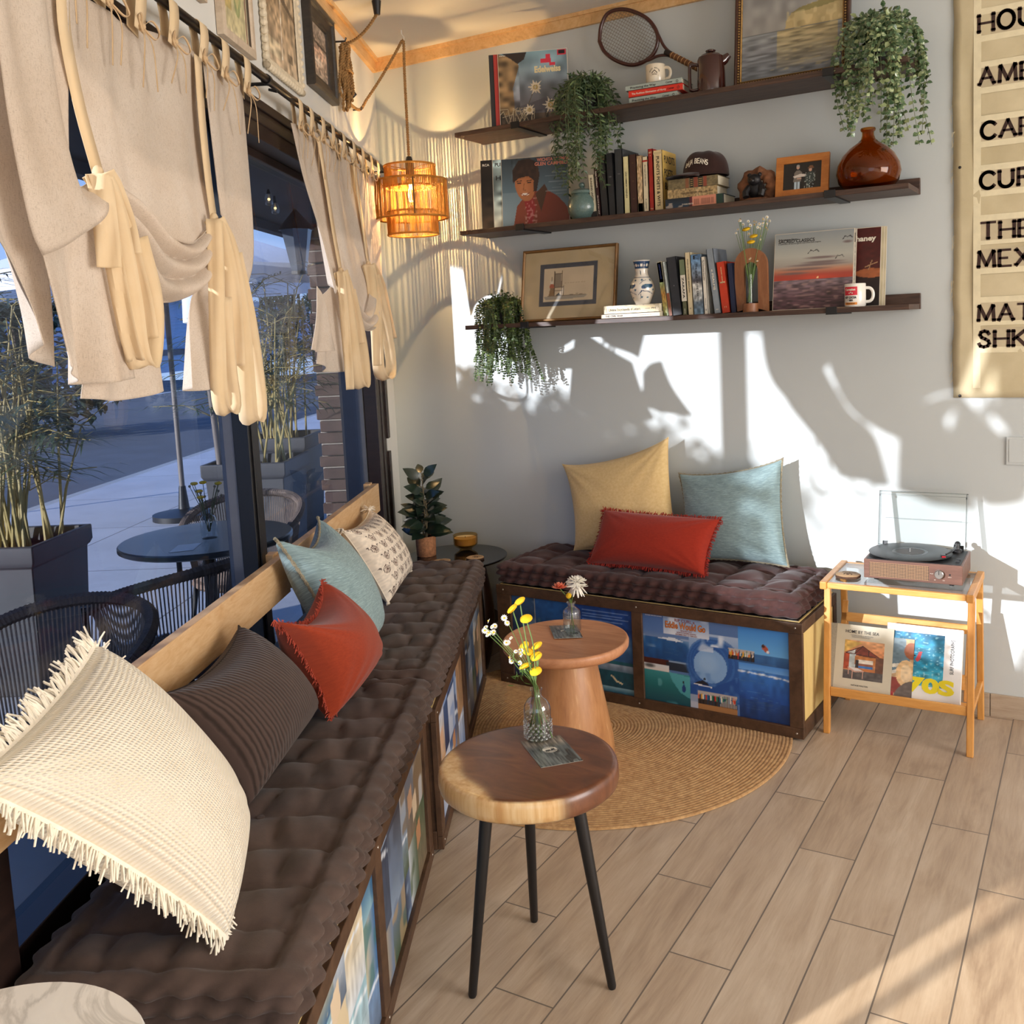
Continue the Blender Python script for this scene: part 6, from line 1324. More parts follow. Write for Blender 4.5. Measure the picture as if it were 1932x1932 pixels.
# cap
CAPC = A_([(fx+fx1)/2+.035, -.125, zz]); CAPM = fabric('brown_cap_cloth', '#3a241f', '#2e1c18', .9, 500, .3, 12, .2); t = thing('baseball_cap', 'dark brown cap with white lettering lying on the stacked books', 'cap', CAPC)
mb = MB(); nu_, nv_ = 40, 14; Pc = np.zeros((nv_, nu_, 3)); cdir = math.radians(205)
for j in range(nv_):
    v = j/(nv_-1)
    for i in range(nu_):
        a = 2*PI*i/nu_; rx = .096; ry = .082; rr = math.cos(v*PI/2)**.55; z = .100*math.sin(v*PI/2)**.9*(1+.10*math.cos(a-cdir)*(1-v)); z += .004*math.sin(5*a)*math.sin(PI*v)
        Pc[j, i] = CAPC+A_([rx*rr*math.cos(a), ry*rr*math.sin(a), .006+z])
mb.grid(Pc, 0, wrap=True); mb.add([CAPC+A_([0, 0, .1055]), *Pc[-1]], [(0, 1+i, 1+(i+1) % nu_) for i in range(nu_)]); mb.build('crown', CAPM, t, True, 80, solid=.002)
mb = MB(); Pb = np.zeros((8, 20, 3))
for j in range(8):
    for i in range(20):
        a = cdir+(-.5+i/19)*2.3; q = 1+ (j/7)*.78*math.cos((i/19-.5)*PI)**.6; Pb[j, i] = CAPC+A_([.096*q*math.cos(a), .082*q*math.sin(a), .010+.010*math.cos((i/19-.5)*PI)*(1-j/7)-.012*(j/7)*abs(i/19-.5)*2+.004])
mb.grid(Pb); mb.build('visor', CAPM, t, True, 80, solid=.003)
mb = MB(); sxs = 'BAJA BEANS'; wd_ = [.9, .9, .55, .95, .5, .9, .8, .95, .9, .85]; tot = sum(wd_); x = 0
for ch, w1 in zip(sxs, wd_):
    a = math.radians(228)+(x+w1/2)/tot*1.15; x += w1
    if ch == ' ': continue
    o = CAPC+A_([.0955*math.cos(a), .0835*math.sin(a), .040+.012*math.sin((a-math.radians(228))/1.15*PI)]); tx = A_([-math.sin(a)*.096, math.cos(a)*.082, 0]); nrm = unit(A_([math.cos(a)/.096, math.sin(a)/.082, 4.2])); up = unit(np.cross(nrm, unit(tx)))
    mb.text(ch, o+nrm*.001, unit(tx), up, .023, 0, bold=.05, center=True, w=.0115 if ch not in 'J' else .008)
mb.build('lettering', IW, t, False); MB().ball(CAPC+A_([0, 0, .107]), .006, 8, 6, 0, (1, 1, .5)).build('button', CAPM, t)
# ---------------------------------------------------------------- topmost shelf: stacked books, mug, racket, coffee pot, painting
z1_ = ZS[0]; GT = 'books stacked under the mug'; SAGE = '#a9b3aa'
IBK2 = IBK; yb = math.radians(4)
flat_book('sage green book at the bottom of the stack under the mug', A_([1.535, -.232, z1_]), .212, .15, .024, .05, SAGE, GT, None, [('Practicing the Way', .07, .3, .0085, .105, IBK), ('Comer', .70, .32, .0075, .03, IBK), ('O', .90, .25, .010, .010, IBK)], mname='sageA')
flat_book('bright red book in the middle of the stack under the mug', A_([1.536, -.236, z1_+.0245]), .235, .15, .027, .07, '#d8321f', GT, None, [('The Ruthless Elimination of Hurry', .06, .33, .0075, .15, IW), ('Comer', .72, .35, .0075, .03, IBK), ('O', .90, .28, .010, .010, IBK)], mname='redA')
flat_book('sage green book on top of the stack, directly under the mug', A_([1.524, -.238, z1_+.052]), .245, .15, .021, .06, SAGE, GT, None, [('Practicing the Way', .09, .25, .0085, .112, IBK), ('Comer', .72, .3, .0075, .03, IBK), ('O', .90, .2, .010, .010, IBK)], mname='sageB')
CERC = plain('cream_ceramic', '#e6d8c0', .25, var=.03, coat=.4); CERB = plain('brown_glaze', '#3a1712', .12, var=.08, coat=.8); CERW = plain('white_ceramic', '#e9e4da', .2, var=.02, coat=.5)
def mug(label, c, r, h, m, hand, prints):
    """mug with a handle turned to hand (rad); prints(mb, wrap) puts lettering round the body"""
    t = thing('mug', label, 'mug', c); c = A_(c, float)
    MB().lathe([(0, .002), (r*.92, .0), (r, .006), (r, h-.002), (r-.0015, h), (r-.004, h-.002), (r-.0045, .008), (0, .007)], c, 40, cap=(False, False)).build('body', m, t)
    d = A_([math.cos(hand), math.sin(hand), 0]); pts = [c+d*(r-.002)+Zv*h*.80]+[c+d*(r+.024*math.sin(a)**.7+.002)+Zv*(h*.5+h*.30*math.cos(a)) for a in np.linspace(.25, PI-.25, 11)]+[c+d*(r-.002)+Zv*h*.20]
    mb = MB(); mb.tube(crom(pts, 24), .0052, 10, flat=1.15); mb.build('handle', m, t)
    def wrap(mb, s, ang, z, ch, w, mi, bold=.04):
        v, f = _textmesh(s, bold); k = ch/.69; x = v[:, 0]*k; x -= x.min(); x = x*(w/x.max())-w/2; q = [c+A_([(r+.0006)*math.cos(ang+xx/r), (r+.0006)*math.sin(ang+xx/r), z+yy*k]) for xx, yy in zip(x, v[:, 1])]; mb.add(q, f, mi)
    mb = MB(); prints(mb, wrap, c, r); mb.build('print', [IBK, IRED, IW, plain('print_orange', '#d9862a', .5)], t, False); return t
def patch(mb, c, r, a0, a1, z0, z1, mi, e=.0004):
    P_ = A_([[c+A_([(r+e)*math.cos(a), (r+e)*math.sin(a), z]) for a in np.linspace(a0, a1, 12)] for z in (z0, z1)]); mb.grid(P_, mi)
mc_ = A_([1.634, -.172, z1_+.0735])
def pr1(mb, wrap, c, r):
    a = math.atan2(CAMP[1]-c[1], CAMP[0]-c[0])-.12
    def q(x, z): return c+A_([(r+.0006)*math.cos(a+x/r), (r+.0006)*math.sin(a+x/r), z])
    def stroke(pts, w=.0011):
        for p0, p1 in zip(pts, pts[1:]): mb.tube([q(*p0), q(*p1)], w*.6, 5)
    stroke([(-.009, .032), (-.009, .041), (0, .049), (.009, .041), (.009, .032), (-.009, .032)]); stroke([(-.012, .0395), (0, .0515), (.012, .0395)]); stroke([(-.003, .032), (-.003, .038), (.003, .038), (.003, .032)]); stroke([(-.016, .0285), (.016, .0285)], .0008)
    for i, ch in enumerate('BAJA BEANS'): 
        if ch != ' ':
            th = PI*(.94-.88*i/9); wrap(mb, ch, a+.020*math.cos(th)/r, .041+.016*math.sin(th), .0042, .0032, 0, .06)
mug('cream mug with a small house emblem on the stacked books', mc_, .0415, .078, CERC, math.radians(-2), pr1)
# racket leaning on the wall
t = thing('racket', 'old brown wooden racket with taped grip leaning on the wall above the mug', 'racket', W(1190, 120, -.06))
RKM = wood('racket_frame', [(.2, '#2e130e'), (.6, '#4a2018'), (.9, '#5e2c20')], (6, 6, 6), .3, 3, coat=.4); YR = -.045
hd = [(1131, 78), (1134, 50), (1146, 26), (1170, 17.5), (1196, 22), (1222, 36), (1238, 58), (1241, 78), (1233, 101), (1212, 118), (1188, 122.5), (1160, 113), (1140, 97)]
mb = MB(); loop = crom([W(x, y, YR) for x, y in hd+hd[:1]], 70)[:-1]; mb.tube(loop, .0085, 10, True); mb.build('head', RKM, t)
mb = MB()
for pts in ([(1232, 46), (1243, 68), (1252, 86), (1262, 97), (1272, 103)], [(1206, 118), (1225, 113), (1240, 106), (1255, 104), (1270, 107)]): mb.tube(crom([W(x, y, YR-.002) for x, y in pts], 16), .0065, 8)
mb.build('throat', RKM, t)
LP_ = A_([p for p in loop]); cx_, cz_ = LP_[:, 0].mean(), LP_[:, 2].mean(); ax1 = unit(A_([W(1300, 125, YR)[0]-W(1150, 40, YR)[0], 0, W(1300, 125, YR)[2]-W(1150, 40, YR)[2]])); ax2 = A_([-ax1[2], 0, ax1[0]]); ctr = A_([cx_, YR, cz_])
q2 = A_([[np.dot(p-ctr, ax1), np.dot(p-ctr, ax2)] for p in LP_]); mb = MB()
for dim in (0, 1):
    for c0 in np.arange(q2[:, dim].min()+.012, q2[:, dim].max()-.01, .0125):
        ys = []
        for i in range(len(q2)):
            a, b = q2[i], q2[(i+1) % len(q2)]
            if (a[dim]-c0)*(b[dim]-c0) < 0: f = (c0-a[dim])/(b[dim]-a[dim]); ys.append(a[1-dim]+(b[1-dim]-a[1-dim])*f)
        if len(ys) >= 2:
            y0, y1 = min(ys), max(ys); A0 = ctr+(ax1*c0+ax2*y0 if dim == 0 else ax2*c0+ax1*y0); A1 = ctr+(ax1*c0+ax2*y1 if dim == 0 else ax2*c0+ax1*y1); mb.tube([A0, A1], .0008, 4, cap=False)
mb.build('strings', plain('gut_strings', '#6e5d4b', .5), t, False)
g0, g1 = W(1258, 99, YR-.004), W(1325, 133, YR-.012); mb = MB(); mb.tube([g0, g0+(g1-g0)*.1, g1], [.0115, .0145, .0155], 12, flat=.85); mb.build('grip', plain('grip_leather', '#6d4527', .6, var=.2), t)
mb = MB()
for k in range(8): c = g0+(g1-g0)*(.16+.1*k); mb.tube([c-unit(g1-g0)*.0013, c+unit(g1-g0)*.0013], .0162, 12, flat=.87)
mb.build('grip_tape_edge', plain('grip_seam', '#c79c66', .6), t); mb = MB(); mb.tube([g0-(g1-g0)*.03, g0+(g1-g0)*.12], .0152, 12, flat=.87); mb.build('grip_collar', plain('dark_collar', '#231a17', .6), t)
# tall brown coffee pot
pc_ = A_([1.878, -.178, z1_]); rr_ = .056; hz = W(1340, 106, -.18)[2]-z1_
t = thing('coffee_pot', 'tall glossy dark brown ceramic pot with lid and handle, beside the painting', 'pot', pc_)
MB().lathe([(0, .001), (rr_*1.0, 0), (rr_*1.02, .006), (rr_*1.0, hz*.5), (rr_*.96, hz*.9), (rr_*.90, hz*.97), (rr_*.78, hz), (rr_*.70, hz-.004), (0, hz-.004)], pc_, 44, cap=(False, False)).build('body', CERB, t)
MB().lathe([(rr_*.72, hz-.003), (rr_*.70, hz+.004), (rr_*.3, hz+.008), (.008, hz+.010), (.008, hz+.014), (.019, hz+.016), (.021, hz+.021), (.015, hz+.025), (0, hz+.026)], pc_, 32, cap=(False, False)).build('lid', CERB, t)
hd_ = unit(A_([-.94, -.25, 0])); mb = MB(); mb.tube(crom([pc_+hd_*rr_*.9+Zv*hz*.80, pc_+hd_*(rr_+.022)+Zv*hz*.82, pc_+hd_*(rr_+.030)+Zv*hz*.72, pc_+hd_*(rr_+.030)+Zv*hz*.22, pc_+hd_*(rr_+.022)+Zv*hz*.13, pc_+hd_*rr_*.9+Zv*hz*.14], 30), .0068, 10); mb.build('handle', CERB, t)
sd_ = -hd_; mb = MB(); mb.tube([pc_+sd_*rr_*.6+Zv*hz*.80, pc_+sd_*rr_*1.0+Zv*hz*.88, pc_+sd_*(rr_+.017)+Zv*(hz*.985)], [.024, .019, .011], 14); mb.build('spout', CERB, t)
# gilt-framed painting leaning on the wall
GILT = plain('old_gilt', '#b8935a', .34, .6, var=.25, vs=60); DKB = wood('frame_walnut', [(.2, '#2a1710'), (.6, '#4a2c1d'), (.9, '#6a4630')], (5, 5, 5), .4, 3)
def art_cliff():
    a = Art(130, 120, '#9a9690', 1.1); a.grad(0, 0, 1, 1, [(0, '#6f747a'), (.30, '#85878a'), (.46, '#8b8f90'), (.47, '#a09d97'), (1, '#8f8e8c')]); a.grad(.36, .08, .95, .47, [(0, '#82807a'), (.5, '#a2987c'), (1, '#b3a37a')]); a.noise(9, 60, .28, 0, 0, 1, .46, seed=3); a.noise(13, 80, .5, .3, .05, 1, .45, '#c2b083', .66, 5)
    a.rect(0, .455, 1, .468, '#6d716f'); a.poly([(.44, .465), (.45, .55), (.50, .62), (.58, .66), (.75, .69), (1, .73), (1, .465)], '#bda878'); a.poly([(.50, .62), (.58, .66), (1, .73), (1, .66), (.8, .63), (.66, .62)], '#8f8557'); a.noise(26, 18, .6, .45, .46, 1, .64, '#dcc995', .55, 7); a.noise(14, 10, .12, 0, .47, 1, 1, seed=9); return a
t = thing('framed_painting', 'seascape painting with a pale cliff in a beaded gilt frame', 'painting', (2.19, -.1, z1_+.003)); o = A_([1.966, -.150, z1_+.002]); wP, hP2 = .452, .44; uyP = unit(A_([0, .13, 1])); nzP = np.cross(Xv, uyP)
mb = MB(); moulding(mb, o, Xv, uyP, nzP, wP, hP2, [(0, -.012), (0, .014), (.005, .018), (.010, .016), (.014, .010), (.024, .008), (.028, .004)]); mb.build('frame', DKB, t, True, 30)
mb = MB()
for (p0, p1) in (((.0165, .0165), (wP-.0165, .0165)), ((wP-.0165, .0165), (wP-.0165, hP2-.0165)), ((wP-.0165, hP2-.0165), (.0165, hP2-.0165)), ((.0165, hP2-.0165), (.0165, .0165))):
    m_ = int(math.hypot(p1[0]-p0[0], p1[1]-p0[1])/.0105)
    for i in range(m_): q_ = i/m_; mb.ball(o+Xv*(p0[0]+(p1[0]-p0[0])*q_)+uyP*(p0[1]+(p1[1]-p0[1])*q_)+nzP*.011, .0042, 7, 5)
moulding(mb, o, Xv, uyP, nzP, wP, hP2, [(.0225, .009), (.0245, .012), (.0265, .010), (.029, .005)]); mb.build('beading', GILT, t)
mb = MB(); mb.obox(o+Xv*.02+uyP*.02-nzP*.010, Xv*(wP-.04), uyP*(hP2-.04), nzP*.012); mb.art(art_cliff(), o+Xv*.026+uyP*.026+nzP*.0035, Xv*(wP-.052), uyP*(hP2-.052), 1); mb.build('canvas', [plain('backing_board', '#b8a98f', .9), printed('oil_paint', .35)], t, False)
# ---------------------------------------------------------------- middle shelf: ginger jar, bear, photo frame, amber vase
CEL = plain('celadon_crackle', '#5d736e', .28, var=.14, vs=140, bump=.5, bs=120, coat=.4)
jc = A_([1.262, -.165, z2_]); t = thing('ginger_jar', 'small celadon ginger jar with a knobbed lid on the middle shelf', 'jar', jc)
MB().lathe([(r_*1.18, z_*1.18) for r_, z_ in [(0, .001), (.036, 0), (.04, .004), (.055, .03), (.0575, .05), (.053, .072), (.041, .090), (.036, .096), (0, .096)]], jc, 36, cap=(False, False)).build('body', CEL, t)
MB().lathe([(r_*1.18, z_*1.18) for r_, z_ in [(.041, .096), (.043, .099), (.042, .106), (.030, .113), (.010, .118), (.008, .121), (.012, .126), (.012, .132), (.007, .138), (0, .139)]], jc, 32, cap=(True, False)).build('lid', CEL, t)
bc = A_([2.052, -.165, z2_]); t = thing('bear_carving', 'small black bear carved in a hollow log ring on the middle shelf', 'figurine', bc)
LOGM = plain('split_bark', '#7b4f33', .85, var=.5, vs=26, bump=.8, bs=60); BRM = plain('black_bear_paint', '#151315', .5, var=.2, vs=60, bump=.4, bs=140)
mb = MB(); ring = [bc+A_([.058*math.cos(a), .02, .056+.054*math.sin(a)]) for a in np.linspace(-.9, PI+.9, 26)]; mb.tube(ring, [.018+.004*math.sin(i*1.7) for i in range(26)], 8, flat=1.5); mb.build('log_ring', LOGM, t); MB().obox(bc+A_([-.045, -.03, 0]), Xv*.09, Yv*.07, Zv*.014).build('plinth', LOGM, t, False, bevel=.004)
mb = MB(); mb.ball(bc+A_([0, -.008, .048]), .036, 14, 10, 0, (1, .8, 1.05)); mb.ball(bc+A_([0, -.030, .082]), .026, 14, 10, 0, (1.05, .95, .9)); mb.ball(bc+A_([0, -.055, .076]), .012, 10, 8, 0, (1, 1.2, .8))
for s_ in (-1, 1): mb.ball(bc+A_([s_*.021, -.024, .102]), .009, 8, 6); mb.tube([bc+A_([s_*.024, -.02, .055]), bc+A_([s_*.034, -.040, .034]), bc+A_([s_*.030, -.046, .016])], [.014, .014, .013], 8)
mb.build('bear', BRM, t)
mb = MB()
for s_ in (-1, 1): mb.ball(bc+A_([s_*.010, -.0545, .086]), .0024, 6, 4)
mb.ball(bc+A_([0, -.069, .079]), .0035, 6, 4); mb.build('eyes_and_nose', plain('bear_gloss', '#3a2a22', .15), t)
OAKF = wood('orange_oak_frame', [(.2, '#9c5622'), (.5, '#bd7434'), (.8, '#d18d49')], (3, 12, 12), .4, 2.5, 1)
def art_couple():
    a = Art(110, 80, '#1d1a1a', 1.35); a.noise(10, 8, .3); 
    a.rect(.30, .0, .36, .30, '#b9c9d2'); a.rect(.385, .0, .445, .30, '#b9c9d2'); a.poly([(.27, .28), (.29, .62), (.35, .72), (.43, .72), (.50, .62), (.47, .28)], '#7c736a'); a.ell(.385, .83, .042, .075, '#c9a28c'); a.ell(.385, .885, .045, .04, '#a7a198')
    a.poly([(.26, .50), (.45, .58), (.62, .54), (.60, .47), (.30, .44)], '#d9cdc2'); a.rect(.36, .38, .48, .43, '#d3a890')
    a.rect(.61, 0, .72, .25, '#39423f'); a.poly([(.57, .25), (.58, .5), (.66, .62), (.78, .62), (.83, .45), (.80, .22)], '#3b4442'); a.noise(30, 22, .9, .56, .0, .84, .62, '#a9b0aa', .62, 5); a.ell(.71, .70, .042, .07, '#d0a48c'); a.ell(.72, .765, .085, .028, '#7a5238'); a.ell(.725, .81, .055, .05, '#7a5238'); return a
fo_ = A_([2.132, -.185, z2_]); uyf = unit(A_([0, .22, 1])); nzf = np.cross(Xv, uyf); wF_, hF_ = .208, .165; t = thing('framed_photo', 'orange oak photo frame with a snapshot of two people holding a fish', 'photo', fo_)
mb = MB(); moulding(mb, fo_, Xv, uyf, nzf, wF_, hF_, [(0, -.012), (0, .004), (.001, .005), (.029, .005), (.030, .001)]); mb.build('frame', OAKF, t, True, 30); mb = MB(); mb.obox(fo_+Xv*.01+uyf*.01-nzf*.010, Xv*(wF_-.02), uyf*(hF_-.02), nzf*.009); mb.art(art_couple(), fo_+Xv*.029+uyf*.029+nzf*.0003, Xv*(wF_-.058), uyf*(hF_-.058), 1); mb.build('photograph', [plain('backing_board', '#b8a98f', .9), INKG], t, False); mb = MB(); mb.obox(fo_+Xv*.09+uyf*.10-nzf*.012, Xv*.03, -uyf*.10+Yv*.035, -nzf*.002); mb.build('easel_strut', BLACKM, t, False)
AMB = glass('amber_glass', (.62, .22, .02), .0, 1.4); va = A_([2.482, -.142, z2_]); hv = W(1615, 245, -.142)[2]-z2_; k = hv/.222; t = thing('amber_vase', 'large round amber glass bottle vase on the middle shelf', 'vase', va)
pr_o = [(0, .002), (.070, .001), (.086, .006), (.108, .03), (.117, .062), (.112, .092), (.094, .126), (.068, .152), (.040, .170), (.027, .182), (.022, .195), (.0215, .208), (.026, .212), (.028, .218), (.026, .222)]
q_ = 118/ (2*.117)/ (F_PX/ (MC@(va-CAMP))[2]); pr_o = [(r*q_, z*k) for r, z in pr_o]; pr_i = [(max(0, r-.004), z if i else z+.006) for i, (r, z) in enumerate(pr_o)][::-1]
MB().lathe(pr_o+pr_i, va, 56, cap=(False, False)).build('bottle', AMB, t)
# ---------------------------------------------------------------- lowest shelf
z3_ = ZS[2]; o = A_([.912, -.165, z3_+.001]); wC = .488; hC = .335; uyc = unit(A_([0, .18, 1])); nzc = np.cross(Xv, uyc)
def art_chair():
    a = Art(150, 105, '#c9b58e', 1.45); a.noise(10, 8, .04); a.rect(.175, .185, .815, .815, '#3a4352'); a.rect(.225, .255, .775, .745, '#d9c6a6'); a.noise(9, 7, .04, .225, .255, .775, .745)
    a.poly([(.23, .335), (.72, .335), (.68, .295), (.5, .285), (.25, .285)], '#9a9488', .8); a.line([(.23, .34), (.7, .335)], .006, '#7a6a55'); a.line([(.5, .34), (.6, .355), (.7, .335)], .006, '#8b7a62')
    for x in (.345, .43): a.line([(x, .34), (x, .70)], .012, '#5a4330')
    a.poly([(.352, .47), (.425, .47), (.42, .66), (.355, .66)], '#8d7f6c'); a.line([(.35, .66), (.425, .665)], .010, '#5a4330'); a.line([(.34, .46), (.44, .46)], .016, '#5a4330'); a.line([(.35, .41), (.44, .41)], .010, '#6a523c'); a.line([(.45, .34), (.45, .48)], .011, '#5a4330'); a.poly([(.36, .34), (.40, .38), (.42, .345)], '#2b3a44')
    a.poly([(.285, .34), (.30, .46), (.335, .46), (.345, .34)], '#8b6b46'); a.poly([(.29, .46), (.30, .52), (.33, .53), (.345, .46)], '#b65a3c'); a.ell(.316, .54, .02, .03, '#e3d9c6'); a.line([(.318, .55), (.318, .62)], .008, '#5a4330')
    for k in range(8): a.rect(.46+.03*k, .515, .48+.03*k, .525, '#b59d80', .8)
    return a
t = thing('framed_print', 'gold framed drawing of a ladder-back chair in a navy and tan mount', 'picture', o)
mb = MB(); moulding(mb, o, Xv, uyc, nzc, wC, hC, [(0, -.010), (0, .008), (.003, .011), (.008, .010), (.012, .005), (.013, .002)]); mb.build('frame', plain('gold_brown_frame', '#7d5a31', .4, .3, var=.15, vs=30), t, True, 30); mb = MB(); mb.obox(o+Xv*.006+uyc*.006-nzc*.008, Xv*(wC-.012), uyc*(hC-.012), nzc*.008); mb.art(art_chair(), o+Xv*.011+uyc*.011+nzc*.0006, Xv*(wC-.022), uyc*(hC-.022), 1); mb.build('mounted_print', [plain('backing_board', '#b8a98f', .9), INK], t, False)
mb = MB(); mb.obox(o+Xv*.012+uyc*.012+nzc*.003, Xv*(wC-.024), uyc*(hC-.024), nzc*.001); mb.build('picture_glass', pane('picture_glass', (.97, .97, .97), .9), t, False)
xa, xb = W(1136, 600, -.225)[0], W(1246, 597, -.225)[0]; GL = 'books lying on the lowest shelf'
flat_book('thin cream book lying at the bottom on the lowest shelf', A_([xa, -.232, z3_]), xb-xa, .16, .020, .0, '#d9c7b0', GL, None, [('THE CIVIL WAR', .07, .3, .008, .085, IBK), ('AN ILLUSTRATED HISTORY', .62, .4, .004, .07, IGRY)], mname='creamD')
ae = Art(80, 16, '#cfc0a0'); ae.noise(26, 5, .5, col='#8f8468', thr=.6, seed=3); ae.rect(.03, .12, .93, .80, '#e6d1a0'); ae.rect(.04, .2, .06, .7, '#9a4a34')
flat_book('thick cream letters encyclopedia lying under the blue and white vase', A_([xa+.012, -.228, z3_+.0205]), xb-xa-.016, .155, .034, .0, '#d3c4a4', GL, ae, [('Lifetime Encyclopedia of Letters', .09, .32, .011, .15, IBK), ('HAROLD MEYER', .75, .4, .004, .025, IGRY), ('PH', .87, .38, .007, .018, IBK)], mname='creamE')
zv = z3_+.055; vc = A_([W(1213, 570, -.165)[0], -.165, zv]); hv3 = W(1212, 491, -.165)[2]-zv; t = thing('painted_vase', 'white vase painted with blue flowers standing on the lying books', 'vase', vc)
pv = [(0, .001), (.026, 0), (.030, .004), (.046, .04), (.050, .062), (.045, .085), (.030, .108), (.0255, .12), (.0265, .14), (.033, .168), (.035, .172), (.033, .173), (.028, .166), (0, .15)]; kv = hv3/.173
def art_vase():
    a = Art(220, 150, '#e9e1d3', 2.0); B_ = '#26456b'; a.rect(0, .80, 1, .97, B_)
    for k in range(8): u = k/8+.06; a.ell(u, .885, .03, .03, '#e9e1d3', rot=.8); a.ell(u+.06, .88, .012, .02, '#e9e1d3')
    a.rect(0, .975, 1, .985, B_); a.rect(0, .60, 1, .607, B_)
    for k in range(4): u = k/4; a.poly([(u+.02, .78), (u+.05, .72), (u+.045, .65), (u+.02, .68)], '#49606f'); a.line([(u+.16, .76), (u+.18, .66)], .012, B_)
    for k in range(4):
        u = k/4+.03; a.ell(u+.10, .40, .075, .05, '#35617c'); a.ell(u+.16, .42, .03, .035, B_); a.ell(u+.05, .37, .03, .03, B_); a.line([(u-.02, .22), (u+.03, .30), (u+.12, .28), (u+.19, .22)], .014, B_); a.line([(u, .45), (u+.04, .52), (u+.10, .55)], .012, B_)
        for (dx, dy) in ((.03, .55), (.17, .54), (.02, .16), (.11, .15), (.19, .32)): a.ell(u+dx, dy, .018, .022, '#4c6f86')
        a.line([(u+.02, .3), (u+.0, .12)], .01, B_)
    return a
av = art_vase(); sam = lambda uu, vv: lin(np.clip(av.a[min(149, int(vv*149)), int(uu*219) % 220], 0, 1)); mb = MB(); Pv = []; Iv = []; pz = crom([(r, z) for r, z in pv[1:11]], 70)
for (r, z) in pz: Pv.append([vc+A_([r*kv*math.cos(a), r*kv*math.sin(a), z*kv]) for a in np.linspace(0, 2*PI, 120, endpoint=False)]); Iv.append([sam(i/120, min(.999, max(0, z/.172))) for i in range(120)])
mb.grid(A_(Pv), 0, A_(Iv), wrap=True); mb.build('vase', printed('painted_glaze', .15, .6), t); MB().lathe([(.034*kv, .1715*kv), (.028*kv, .166*kv), (.022*kv, .12*kv), (0, .1*kv)], vc, 40, cap=(False, False)).build('inner_neck', CERW, t)
def art_sp(stops, seed): a = Art(20, 90, stops[0][1]); a.grad(0, 0, 1, 1, stops); a.noise(5, 26, .3, seed=seed); return a
NAVY = plain('navy_cover', '#1b2440', .6, var=.08); GRYC = plain('grey_blue_cover', '#737a84', .6, var=.05)
srow([
 ('narrow paperback lettered AIRYMOUSE with garden cover, left end of the lowest shelf books', 1246.8, 1255.8, 1238.5, 494, '#cfc9ae', .13, [(.62, .99, '#ddd6c4')], [('AIRYMOUSE', .96, .007, .065, plain('print_navy', '#1f2c5e', .5))], {'art': art_sp([(0, '#6f7a4c'), (.2, '#a89a56'), (.4, '#b3803c'), (.6, '#8fa06a'), (1, '#d9d2bd')], 4)}),
 ('narrow pale blue paperback with a brown foot on the lowest shelf', 1256.4, 1262.6, 1249, 494, '#c8d3cf', .13, [(.0, .42, '#8a5134')], [('Twenty Years at Hull House', .93, .004, .09, IGRY)], {'mname': 'paleblue'}),
 ('thick charcoal hardback on the lowest shelf, left of ZARAFA', 1263.2, 1281.8, 1256.5, 486, '#2d2f34', .17, [], [('&', .5, .004, .006, IGRY, 1)], {'mname': 'charcoalB'}),
 ('olive and white book lettered ZARAFA on the lowest shelf', 1282.4, 1292.2, 1281, 490, '#5d5f43', .14, [(.25, .72, '#e3dccb'), (.72, .99, '#6f7a5c')], [('ZARAFA', .68, .0085, .088, IBK), ('VIKING', .12, .004, .022, IW)], {'mname': 'olive'}),
 ('tall cream book right of ZARAFA on the lowest shelf', 1292.8, 1303.8, 1291, 477, '#d9c8a2', .16, [], [('WITHIN US THE LONGEST MARSHLANDS', .90, .0045, .14, IBK), ('O', .09, .006, .006, IBK, 1)], {'mname': 'creamF'}),
 ('blue grey book lettered THE ENDS OF THE EARTH on the lowest shelf', 1304.4, 1323, 1302.5, 481, '#7f93a8', .15, [], [('THE ENDS OF THE EARTH', .84, .0085, .150, IBK), ('E', .92, .016, .02, IBK, 1)], {'art': art_sp([(0, '#7d98ad'), (.2, '#5e6a75'), (.25, '#aeb2b2'), (.5, '#c2c0b9'), (.56, '#4c4a50'), (.7, '#7e8ea0'), (1, '#5d86b0')], 6)}),
 ('white paperback right of THE ENDS OF THE EARTH', 1323.6, 1332, 1322, 485, '#e6dfd0', .14, [], [('The Eviscerated Evangelist', .95, .0055, .085, IBK), ('ZONDERVAN', .28, .004, .03, IGRY), ('Z', .06, .006, .006, IBK, 1)], {'mname': 'whiteA'}),
 ('tall grey blue book lettered PSALMS on the lowest shelf', 1342.5, 1356.3, 1331.5, 470, '#8b949c', .16, [], [('e PSALMS', .68, .008, .085, IW), ('m', .05, .006, .01, IW, 1)], {'cover': GRYC, 'mname': 'greyblue'}),
 ('bright orange red book on the lowest shelf', 1357.2, 1374, 1350.5, 495, '#c23a1c', .14, [], [('THE BIGGEST THEORIST', .9, .004, .06, ICRM), ('MIMI', .58, .007, .02, ICRM, 1), ('11', .10, .006, .008, ICRM, 1)], {}),
 ('navy hardback between the orange book and the arched vase', 1374.6, 1386, 1371, 497, '#1a2340', .14, [], [], {'cover': NAVY, 'mname': 'navy'}),
], z3_, -.195, 'standing books on the lowest shelf')
